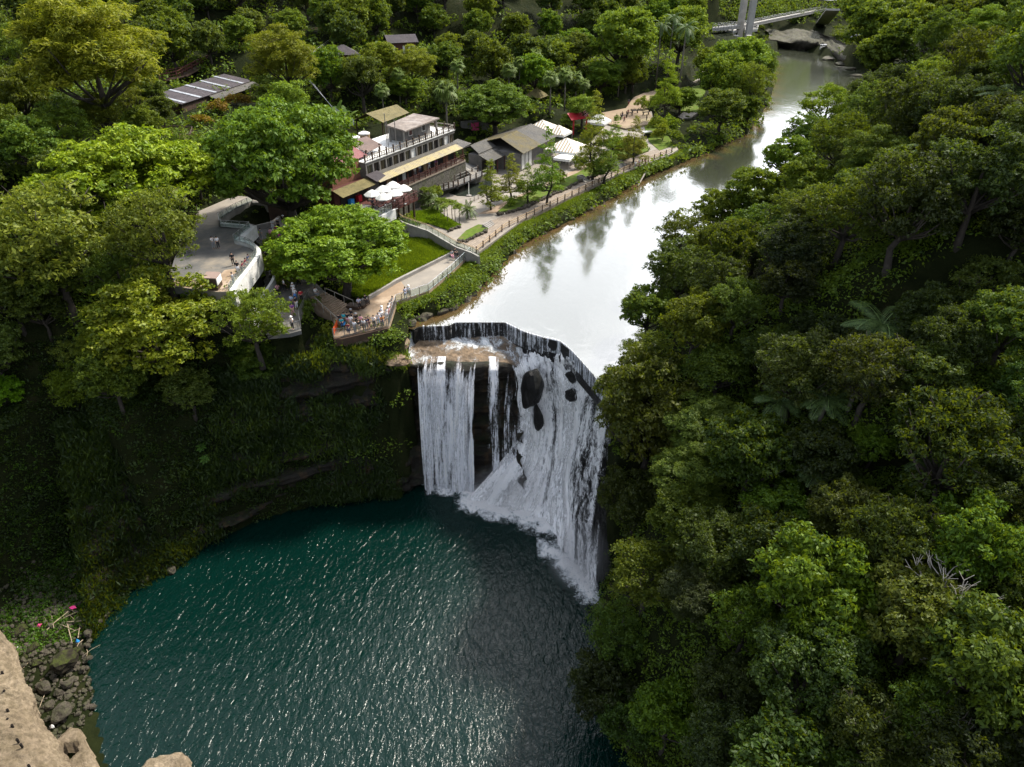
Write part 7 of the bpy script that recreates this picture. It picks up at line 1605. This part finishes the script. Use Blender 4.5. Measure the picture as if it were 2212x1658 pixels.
XYg = XY[f <= .5]; m = len(XYg); big = np.repeat(XYg, 22, 0)+rgb.normal(size=(m*22, 2))*.4; zz = ground(big[:, 0], big[:, 1]); ins = inside(big[:, 0], big[:, 1], [p[:2] for p in wpoly]) | inside(big[:, 0], big[:, 1], [p[:2] for p in bw]); big, zz = big[~ins], zz[~ins]
pos = np.stack([big[:, 0], big[:, 1], zz+.15], 1); nrm = unit(rgb.normal(size=pos.shape)+np.array([0, 0, .6])); V, Fc = leaf_quads(pos, nrm, np.full((len(pos), 1), .38), .22, -.8, rgb); o = obj('bank_grass', np_mesh('bank_grass', V, Fc, M['leaf'])); o.color = (1.0, 1.2, .4, 1); tag(o, kind='stuff')
ta = np.linspace(.01, .99, 46); rb = random.Random(3)
P_ = np.array(lbk); L = np.concatenate([[0], np.cumsum(np.linalg.norm(np.diff(P_, axis=0), axis=1))])
ORDB = ['nearest the platform', 'second', 'third', 'fourth', 'fifth', 'sixth', 'seventh', 'eighth', 'ninth', 'tenth', 'eleventh', 'twelfth', 'thirteenth', 'fourteenth', 'fifteenth', 'sixteenth', 'seventeenth', 'eighteenth', 'nineteenth', 'twentieth']
q = 0
for i, t in enumerate(ta[:40]):
    s = t**1.35*L[-1]*.8; x, y = np.interp(s, L, P_[:, 0]), np.interp(s, L, P_[:, 1]); sz = rb.uniform(.5, 1.25)*(1.25 if i < 14 else .9)
    if ('bk', i % 3) not in BL: BL[('bk', i % 3)] = boulder_mesh(20+i % 3, 2, .7, 'bank_rock', M['boulder'])
    o = obj('bank_rock', BL[('bk', i % 3)], None, (x-rb.uniform(.1, .9), y+rb.uniform(-.3, .5), .15)); o.scale = (sz, sz*.8, sz*.8); o.rotation_euler = (0, 0, rb.uniform(0, 6))
    g, n_ = ('near the weir', i+1) if i < 20 else ('further upriver', i-19); tag(o, f'brown rock on the river bank {g}, {ORDB[n_-1] if n_ > 1 else "first"} in the line going upriver', 'rock', 'rocks along the left river bank')
# ---------- people
def person_mesh(pose):
    J = {'pelvis': (0, 0, .95), 'spine': (0, 0, 1.15), 'chest': (0, 0, 1.36), 'neck': (0, .01, 1.5), 'head': (0, -.01, 1.60), 'top': (0, 0, 1.70)}
    E = [('pelvis', 'spine'), ('spine', 'chest'), ('chest', 'neck'), ('neck', 'head'), ('head', 'top')]
    Rr = {'pelvis': (.15, .11), 'spine': (.13, .1), 'chest': (.16, .11), 'neck': (.055, .055), 'head': (.085, .1), 'top': (.07, .085)}
    st = pose == 'sit'; wk = pose == 'walk'
    for s, n in ((-1, 'l'), (1, 'r')):
        hx = .09*s; J['hip'+n] = (hx, 0, .9); fr = (.16 if s > 0 else -.16) if wk else .02*s
        if st: J['knee'+n] = (hx*1.3, -.42, .88); J['ankle'+n] = (hx*1.3, -.45, .47); J['toe'+n] = (hx*1.3, -.62, .42)
        else: J['knee'+n] = (hx*1.15, -.03-fr, .5); J['ankle'+n] = (hx*1.25, .03-fr*1.7, .09); J['toe'+n] = (hx*1.4, -.16-fr*1.7, .03)
        J['sh'+n] = (.18*s, 0, 1.42)
        if pose == 'photo': J['el'+n] = (.27*s, -.16, 1.25); J['wr'+n] = (.09*s, -.34, 1.5)
        elif pose == 'lean' or st: J['el'+n] = (.25*s, -.12, 1.17); J['wr'+n] = (.17*s, -.36, 1.1)
        else: J['el'+n] = (.25*s, .02+fr*.3, 1.13); J['wr'+n] = (.26*s, -.08+fr*.8, .88)
        w = Vector(J['wr'+n]); d = (w-Vector(J['el'+n])).normalized(); J['palm'+n] = tuple(w+d*.07)
        E += [('pelvis', 'hip'+n), ('hip'+n, 'knee'+n), ('knee'+n, 'ankle'+n), ('ankle'+n, 'toe'+n), ('chest', 'sh'+n), ('sh'+n, 'el'+n), ('el'+n, 'wr'+n), ('wr'+n, 'palm'+n)]
        Rr.update({'hip'+n: (.095, .1), 'knee'+n: (.06, .06), 'ankle'+n: (.04, .045), 'toe'+n: (.04, .03), 'sh'+n: (.06, .06), 'el'+n: (.042, .042), 'wr'+n: (.028, .03), 'palm'+n: (.035, .018)})
        sd = Vector((1, 0, 0)) if abs(d.x) < .8 else Vector((0, 1, 0))
        for k in range(5):
            o = sd*((k-1.5)*.018) if k < 4 else sd*(-.045*s)-d*.03; L_ = (.07, .085, .08, .062, .05)[k]; J[f'f{k}{n}'] = tuple(Vector(J['palm'+n])+o+d*L_+Vector((0, 0, -.012))); E.append(('palm'+n, f'f{k}{n}')); Rr[f'f{k}{n}'] = (.009, .009)
    if pose == 'lean':
        for k in ('spine', 'chest', 'neck', 'head', 'top', 'shl', 'shr', 'ell', 'elr'): J[k] = (J[k][0], J[k][1]-(J[k][2]-.95)*.35, J[k][2]-.03)
    names = list(J)
    def skin(sub, grow, cut=None):
        nm = [k for k in names if k in sub]; me = bpy.data.meshes.new('p'); me.from_pydata([J[k] for k in nm], [(nm.index(a), nm.index(b)) for a, b in E if a in nm and b in nm], []); o = bpy.data.objects.new('p', me); COL.objects.link(o)
        o.modifiers.new('s', 'SKIN'); sv = me.skin_vertices[0].data
        for i, k in enumerate(nm): sv[i].radius = (Rr[k][0]+grow, Rr[k][1]+grow); sv[i].use_root = (i == 0)
        sb = o.modifiers.new('b', 'SUBSURF'); sb.levels = 1; sb.render_levels = 1
        dg = bpy.context.evaluated_depsgraph_get(); r = bpy.data.meshes.new_from_object(o.evaluated_get(dg)); bpy.data.objects.remove(o); r.polygons.foreach_set('use_smooth', [True]*len(r.polygons)); r.materials.clear(); return r
    body = skin(names, 0); shirt = skin(['chest', 'spine', 'pelvis', 'shl', 'shr', 'ell', 'elr'], .018); legs = skin(['pelvis', 'hipl', 'hipr', 'kneel', 'kneer', 'anklel', 'ankler'], .014)
    hd = Vector(J['head']); bm = bmesh.new(); bmesh.ops.create_icosphere(bm, subdivisions=2, radius=1)
    for v in bm.verts:
        p = v.co; v.co = Vector((p.x*.105+hd.x, (p.y*.115)+hd.y+.025, max(p.z, -.7 if p.y > .1 else .05)*.125+hd.z+.03))
    hair = bpy.data.meshes.new('hair'); bm.to_mesh(hair); bm.free()
    hat = MB().lathe([(.2, .07), (.2, .085), (.12, .09), (.115, .17), (.06, .2)], 14, (hd.x, hd.y, hd.z)).mesh('hat', None, True)
    fm = MB(); 
    for s in (-1, 1): fm.box((hd.x+.035*s, hd.y-.098, hd.z+.01), (.02, .012, .01))
    face = fm.mesh('eyes'); nz = MB().beam((hd.x, hd.y-.09, hd.z+.01), (hd.x, hd.y-.115, hd.z-.025), .022).mesh('nose'); mo = MB().box((hd.x, hd.y-.09, hd.z-.055), (.045, .012, .01)).mesh('mouth')
    sk = MB().lathe([(.17, 1.0), (.2, .85), (.27, .5)], 12).mesh('skirt', None, True)
    return dict(body=body, shirt=shirt, trousers=legs, hair=hair, hat=hat, eyes=face, nose=nz, mouth=mo, skirt=sk)
M['skin'] = mk('skin', (.5, .32, .22), (.42, .26, .18), 4, .6, 0); M['cloth'] = mk('cloth', (.8, .8, .8), (.7, .7, .7), 8, .9, .2, obcolor=True); M['eye'] = mk('eye and lip', (.05, .02, .02), None, 1, .5, 0)
POSES = {k: person_mesh(k) for k in ('stand', 'photo', 'lean', 'walk', 'sit')}
for d_ in POSES.values():
    for k, me in d_.items(): me.materials.clear(); me.materials.append(M['skin'] if k in ('body', 'nose') else M['eye'] if k in ('eyes', 'mouth') else M['cloth'])
CC = {'white': (.95, .95, .97), 'black': (.03, .03, .035), 'grey': (.35, .36, .38), 'navy': (.05, .07, .16), 'red': (.6, .04, .06), 'pink': (.8, .4, .5), 'blue': (.12, .3, .7), 'lightblue': (.5, .65, .9), 'purple': (.35, .1, .5), 'teal': (.05, .5, .6), 'yellow': (.7, .95, .1), 'magenta': (.85, .05, .45), 'beige': (.7, .6, .45), 'darkred': (.25, .04, .06), 'orange': (.85, .3, .08), 'lilac': (.7, .72, .9), 'green': (.1, .3, .12)}
def person(k, x, y, z, pose, top, bot, rz, label, hat=None, skirt=False, hair='black', group=None, s=1.0):
    p = P(*k(x, y), z) if k else (x, y, z); d_ = POSES[pose]; e = empty('person', p if pose != 'sit' else (p[0], p[1], p[2]-.43), R(rz), label, 'person', group); e.scale = (s, s, s)
    for nm in ('body', 'shirt', 'trousers', 'hair', 'eyes', 'nose', 'mouth'):
        o = obj(nm, d_[nm], e); o.color = (*CC[top if nm == 'shirt' else bot if nm == 'trousers' else hair], 1)
    if hat: o = obj('hat', d_['hat'], e); o.color = (*CC[hat], 1)
    if skirt: o = obj('skirt', d_['skirt'], e); o.color = (*CC[bot], 1)
PP = [ # rz: 0 faces the camera side (-y), 90 faces right, 180 faces upriver
 (K4, 540, 868, 8.01, 'photo', 'white', 'grey', 60, 'person in white shirt photographing, left one of the pair on the grey plaza', None), (K4, 612, 866, 8.01, 'stand', 'white', 'black', 40, 'person in white top and black trousers beside the photographer on the plaza', None),
 (K4, 830, 1112, 8.01, 'stand', 'black', 'black', 20, 'person all in black standing alone in the middle of the plaza', None), (K4, 905, 1235, 8.01, 'stand', 'black', 'white', 10, 'person in black top and white skirt near the balcony rail', None),
 (K4, 965, 1240, 8.01, 'lean', 'darkred', 'black', 90, 'person in dark red leaning on the curved balcony rail', None), (K4, 1005, 1190, 8.01, 'lean', 'darkred', 'navy', 90, 'second person in dark red further along the balcony rail', None), (K4, 1045, 1130, 8.01, 'lean', 'navy', 'navy', 90, 'person in navy farthest along the curved balcony rail', None),
 (K4, 840, 1410, 8.01, 'stand', 'grey', 'grey', 90, 'person in grey shirt at the rail right of the kiosk', None),
 (K4, 1195, 755, 5.91, 'stand', 'yellow', 'black', 20, 'person in bright yellow safety vest under the balcony corner', None), (K4, 1240, 735, 5.91, 'stand', 'grey', 'grey', -20, 'person in grey beside the yellow vest', None),
 (K4, 1412, 600, 5.91, 'walk', 'white', 'white', 150, 'person in long white dress on the shaded landing', None), (K4, 1490, 595, 5.91, 'walk', 'black', 'black', 150, 'person in black with white hat beside the white dress', 'white'), (K4, 1570, 545, 5.95, 'walk', 'black', 'grey', 150, 'person with white hat at the foot of the shaded stairs', 'white'),
 (K4, 1385, 735, 5.91, 'stand', 'pink', 'darkred', 0, 'person in pink flowered clothes on the shaded landing', None), (K4, 1450, 680, 5.91, 'lean', 'darkred', 'black', 60, 'person bending in dark red behind the magenta trousers', None), (K4, 1500, 700, 5.91, 'lean', 'white', 'magenta', 90, 'person in white top and magenta trousers bending over', None), (K4, 1620, 660, 5.91, 'stand', 'white', 'black', 30, 'person in white at the right end of the shaded landing', None),
 (K4, 1300, 985, 4.6, 'sit', 'white', 'black', -30, 'person in white and blue sitting on the dark narrow stairs', None),
 (K4, 1580, 1485, 3.71, 'walk', 'white', 'black', 120, 'person in white shirt and black trousers at the planter wall, leftmost', None), (K4, 1700, 1440, 3.71, 'walk', 'white', 'black', -60, 'person in white shirt in front of the planter wall, right one', None), (K4, 1785, 1410, 3.71, 'walk', 'grey', 'black', 100, 'person in dark grey walking under the spreading tree', None),
 (K4, 1490, 1560, 3.71, 'photo', 'pink', 'black', 30, 'person in pink shirt and black trousers on the lower landing', None), (K4, 1715, 1545, 3.71, 'stand', 'white', 'white', 0, 'person in white with white hat in the file on the landing', 'white'), (K4, 1740, 1625, 3.71, 'stand', 'white', 'blue', 10, 'person in white top and deep blue skirt in the file', 'white'),
 (K5, 205, 650, 3.71, 'walk', 'red', 'black', 200, 'person in red shirt and black shorts walking on the landing', None), (K5, 40, 740, 3.71, 'stand', 'lightblue', 'navy', -20, 'person in light blue shirt standing on the landing', None), (K5, 115, 770, 3.71, 'stand', 'black', 'white', 60, 'person in black and white beside the light blue shirt', None), (K5, 50, 880, 3.71, 'lean', 'purple', 'pink', 20, 'person in purple shirt leaning forward on the landing', None),
 (K5, 45, 1130, 3.71, 'photo', 'white', 'black', -10, 'person in white shirt and hat photographing from the lower landing fence', 'white'), (K5, -130, 1180, 3.71, 'lean', 'navy', 'grey', 0, 'person in navy at the lower fence under the trees', None), (K5, -220, 1190, 3.71, 'stand', 'beige', 'grey', 0, 'person in beige at the lower fence under the trees', None),
 (K5, 450, 550, 4.1, 'sit', 'white', 'grey', 60, 'person in white shirt sitting at the top of the brown steps', None),
 (K5, 1205, 725, 2.28, 'sit', 'lilac', 'black', 20, 'person in pale blue shirt sitting on the black bench', None), (K5, 1320, 670, 2.28, 'sit', 'black', 'black', 40, 'person in black sitting on the kerb with a white bag', None),
 (K5, 2020, 590, 1.82, 'stand', 'lilac', 'lilac', 40, 'person in pale lilac at the walkway fence, left one of two', None), (K5, 2078, 562, 1.82, 'stand', 'white', 'grey', 20, 'person in white with white hat at the walkway fence', 'white'),
 (K5, 1615, 935, 1.82, 'stand', 'white', 'white', 60, 'person all in white with white hat at the platform corner', 'white'), (K5, 1730, 830, 1.82, 'lean', 'white', 'black', 80, 'person in white and black at the upper corner of the platform', None), (K5, 1775, 750, 1.82, 'lean', 'grey', 'white', 80, 'person farthest along the platform fence towards the river', None), (K5, 1690, 950, 1.82, 'lean', 'white', 'white', 80, 'person in white dress leaning at the platform corner', None), (K5, 1735, 890, 1.82, 'photo', 'white', 'pink', 70, 'person in white top squeezed at the river corner of the fence', None),
 (K5, 915, 1120, 1.82, 'lean', 'teal', 'navy', 10, 'person in dark teal bending over a stroller by the orange mesh', None), (K5, 950, 1050, 1.82, 'stand', 'teal', 'black', -20, 'person in bright teal shirt at the left of the crowd', None), (K5, 870, 1070, 1.82, 'stand', 'black', 'black', 20, 'person in black closest to the orange mesh', None), (K5, 1015, 1050, 1.82, 'stand', 'black', 'pink', 10, 'person in black top with bare legs behind the teal shirt', None), (K5, 1080, 985, 1.82, 'stand', 'black', 'black', -30, 'tall person in black with grey cap at the back of the crowd', 'grey'),
 (K5, 1075, 1095, 1.82, 'stand', 'white', 'grey', 0, 'person in white T shirt in the middle of the crowd', None), (K5, 1028, 1215, 1.82, 'lean', 'darkred', 'navy', 0, 'person in long dark dress at the barred fence', None), (K5, 1140, 1190, 1.82, 'stand', 'white', 'grey', 0, 'person in white shirt and grey shorts at the barred fence', None), (K5, 1165, 1060, 1.82, 'stand', 'black', 'black', 20, 'person in black with pale cap behind the fence row', 'grey'), (K5, 1212, 1170, 1.82, 'lean', 'black', 'beige', 0, 'person in black top and beige skirt at the barred fence', None), (K5, 1248, 1090, 1.82, 'stand', 'pink', 'black', -20, 'person in pale shirt and black shorts in the crowd', None), (K5, 1300, 1145, 1.82, 'lean', 'white', 'black', 0, 'person in white with long hair at the barred fence', None), (K5, 1340, 1120, 1.82, 'lean', 'navy', 'grey', 10, 'short person in navy at the barred fence', None), (K5, 1385, 1110, 1.82, 'photo', 'black', 'darkred', 10, 'person with long black hair photographing at the fence', None), (K5, 1472, 1100, 1.82, 'photo', 'white', 'black', 10, 'person in white top and black trousers with raised arms', None), (K5, 1545, 1040, 1.82, 'lean', 'white', 'lightblue', 20, 'person in white with pale blue trousers right of the raised arms', None), (K5, 1615, 1085, 1.82, 'lean', 'orange', 'navy', 20, 'person in orange top at the right corner of the fence', None), (K5, 1590, 1010, 1.82, 'stand', 'white', 'lightblue', 30, 'person in white behind the orange top', None),
 (K3, 1290, 1070, 2.3, 'sit', 'grey', 'pink', 30, 'person in grey sitting on the kerb under the diagonal wall', None), (K3, 1335, 1040, 2.3, 'sit', 'black', 'black', 60, 'person in black sitting right against the diagonal wall', None),
 (K6, 880, 1560, 1.93, 'walk', 'white', 'grey', -60, 'person in white on the boardwalk by the upper steps, leftmost', None), (K6, 930, 1530, 1.93, 'walk', 'white', 'pink', -60, 'person in white in the middle of three on the boardwalk', None), (K6, 1010, 1508, 1.93, 'walk', 'black', 'darkred', -60, 'person in black walking behind the two in white on the boardwalk', None),
 (K1, 1535, 1195, 3.4, 'walk', 'darkred', 'pink', 60, 'person in dark red on the footbridge, left one', None), (K1, 1585, 1180, 3.45, 'walk', 'darkred', 'black', 60, 'person in dark red on the footbridge, right one', None),
 (K1, 1085, 1110, 6.75, 'walk', 'white', 'grey', 30, 'person in white in the gallery, leftmost', None), (K1, 1157, 1075, 6.75, 'walk', 'lilac', 'navy', 30, 'person in pale lilac in the gallery', None), (K1, 1292, 1015, 6.75, 'walk', 'lightblue', 'white', 30, 'person in pale blue in the gallery', None), (K1, 1395, 990, 6.75, 'stand', 'purple', 'darkred', 30, 'person in purple in the gallery', None), (K1, 715, 1230, 6.75, 'stand', 'purple', 'black', 30, 'person in purple behind the umbrellas', None),
 (K1, 405, 1500, 6.75, 'sit', 'black', 'black', 90, 'person in black sitting at the dark table, left side', None), (K1, 530, 1530, 6.75, 'sit', 'black', 'darkred', -90, 'person in black sitting at the dark table, right side', None), (K1, 470, 1540, 6.75, 'sit', 'navy', 'black', 180, 'person in navy sitting with their back to the rail', None), (K1, 760, 1420, 6.75, 'sit', 'beige', 'black', 90, 'person in beige sitting under the front right umbrella', None),
 (K6, 635, 925, 2.33, 'stand', 'black', 'black', 20, 'dark figure at the left of the dirt square', None), (K6, 710, 892, 2.33, 'stand', 'black', 'navy', 20, 'dark figure second from the left on the dirt square', None), (K6, 785, 862, 2.33, 'stand', 'darkred', 'black', 0, 'figure in dark red in the middle of the dirt square', None), (K6, 735, 955, 2.33, 'walk', 'darkred', 'black', 30, 'person walking in front of the dark benches on the dirt square', None), (K6, 1030, 930, 2.33, 'stand', 'black', 'black', 60, 'dark figure alone at the right of the dirt square', None), (K6, 795, 725, 2.33, 'stand', 'navy', 'darkred', 0, 'person far back where the path leaves the dirt square', None),
 (KB, 480, 325, 8.25, 'stand', 'white', 'grey', 0, 'person in white on the bridge platform, left one', None), (KB, 515, 300, 8.25, 'stand', 'white', 'beige', 0, 'person in white on the bridge platform beside the tower', None), (KB, 240, 495, 5.6, 'walk', 'white', 'black', 180, 'person in white climbing the bridge stair', None), (KB, 318, 560, 3.0, 'stand', 'orange', 'beige', 0, 'person in orange at the foot of the bridge stair', None), (KB, 1250, 135, 10.6, 'stand', 'pink', 'grey', 0, 'person in pink on the bridge deck', None),
]
for k, x, y, z, pose, top, bot, rz, lab, hat in PP: person(k, x, y, z, pose, top, bot, rz, lab, hat, skirt=('dress' in lab or 'skirt' in lab))
# dark carved benches on the dirt square, stroller on the platform, box sign on the slope path
b1 = None
for k, (x, y, lab) in enumerate(((655, 920, 'dark bench at the left of the dirt square'), (730, 890, 'dark bench second from the left on the dirt square'), (805, 860, 'dark bench in the middle of the dirt square'), (875, 830, 'dark bench at the back of the dirt square'), (1020, 850, 'dark bench at the right of the dirt square'))):
    p = P(*K6(x, y), 2.33)
    if b1 is None:
        e = b1 = empty('bench', p, .5, lab, 'bench', 'dark benches on the dirt square'); MB().box((0, 0, .75), (2.2, .55, .12)).build('seat', M['dark'], e)
        for s in (-1, 1): MB().beam((s*.8, 0, .7), (s*.95, 0, 0), .22).build('leg', M['dark'], e); MB().beam((s*.95, 0, .8), (s*1.15, 0, 1.25), .14).build('end', M['dark'], e)
    else: e = copy_tree(b1); e.location = p; e['label'] = lab
p = P(*K5(935, 1105), 1.82); T = Thing('stroller', p, 'dark stroller beside the orange mesh on the viewing platform', 'stroller')
T.part('seat', MB().box((p[0], p[1], p[2]+.55), (.45, .6, .12)).box((p[0], p[1]+.3, p[2]+.8), (.45, .1, .5)), M['blue']); T.part('hood', MB().lathe([(.3, 0), (.26, .18), (.1, .28)], 10, (p[0], p[1]+.2, p[2]+.9)), M['dark'])
for a, b in ((-.22, -.3), (.22, -.3), (-.22, .3), (.22, .3)): T.part('wheel', MB().tube([(p[0]+a-.03, p[1]+b, p[2]+.13), (p[0]+a+.03, p[1]+b, p[2]+.13)], .13, 10), M['dark'])
T.part('handle', MB().tube([(p[0]-.2, p[1]+.35, p[2]+.5), (p[0]-.2, p[1]+.7, p[2]+1.0), (p[0]+.2, p[1]+.7, p[2]+1.0), (p[0]+.2, p[1]+.35, p[2]+.5)], .02, 5), M['steel'])
p = P(*K5(1330, 600), 2.4); solo('bag', MB().lathe([(.12, 0), (.2, .12), (.16, .3), (.05, .36)], 9, p), M['white'], 'white bag beside the person in black on the kerb', 'bag')
p = P(*K6(1040, 1130), 2.2); T = Thing('pavilion_table', p, 'grey stone table under dark trees beside the cypresses', 'table'); T.part('top', MB().box((p[0], p[1], p[2]+1.0), (2.6, 1.6, .3), .4), M['steel']); T.part('foot', MB().box((p[0], p[1], p[2]+.4), (1.4, .9, .9), .4), M['dark'])
a, b = Vector(P(*K2(1770, 1290), 1.4)), Vector(P(*K2(1700, 1380), .2)); 
a, b = Vector(P(1395, 372, 1.3)), Vector(P(1378, 402, .1)); solo('drain_pipe', MB().tube([a, b], .16, 8), M['pale'], 'pale pipe leaning from the bank into the river', 'pipe')
# white plastic scraps caught in the crowns on the slopes are litter too small to model; thin bare tree on the right slope
rt = random.Random(4)
def bare_tree(px, py, h, lab):
    x, y, z = P(px, py, 0)
    for zc in np.arange(40, -20, -.5):
        x, y, _z = P(px, py, zc)
        if zc <= gz(x, y)+7: z = zc; break
    m = MB(); base = Vector((x, y, z-7))
    def br(p, d, L, r, n):
        e = p+d*L; m.tube([p, p.lerp(e, .5)+Vector((rt.uniform(-.1, .1), rt.uniform(-.1, .1), 0))*L*.3, e], [r, r*.8, r*.6], 5)
        if n:
            for _ in range(3 if n > 1 else 2): br(e, (d+Vector((rt.gauss(0, .5), rt.gauss(0, .5), rt.uniform(-.1, .4)))).normalized(), L*.68, r*.58, n-1)
    br(base, Vector((.1, 0, 1)), h, .24, 4); T = Thing('bare_tree', base, lab, 'tree'); T.part('trunk', m, M['palebark'])
M['palebark'] = mk('pale grey bark', (.45, .42, .36), (.3, .27, .23), 3, .9, .4)
bare_tree(2060, 1285, 3.4, 'pale bare limbed tree standing out on the lower right slope'); bare_tree(1250, 975, 2.4, 'thin leafless twigs reaching over the spray of the falls')
def mist(px, py, z, r, dens):
    m, nt, out = newmat('waterfall mist'); v = nt.new('ShaderNodeVolumePrincipled'); v.inputs['Color'].default_value = (.95, .96, 1, 1); tc = nt.new('ShaderNodeTexCoord').outputs['Object']
    ln = nt.new('ShaderNodeVectorMath', operation='LENGTH'); nt.link(tc, ln.inputs[0]); f = nt.math('MULTIPLY', nt.ramp(ln.outputs['Value'], [(.1, 1), (.95, 0)]), dens)
    nt.link(f, v.inputs['Density']); nt.link(v.outputs[0], out.inputs['Volume']); bm = bmesh.new(); bmesh.ops.create_icosphere(bm, subdivisions=3, radius=1); me = bpy.data.meshes.new('mist'); bm.to_mesh(me); bm.free(); me.materials.append(m)
    o = obj('mist', me, None, P(px, py, z)); o.scale = r; tag(o, kind='stuff')
mist(1110, 1060, -19.5, (8, 4.5, 4.2), .12); mist(1250, 1210, -19.5, (4.2, 4.2, 6.0), .12)
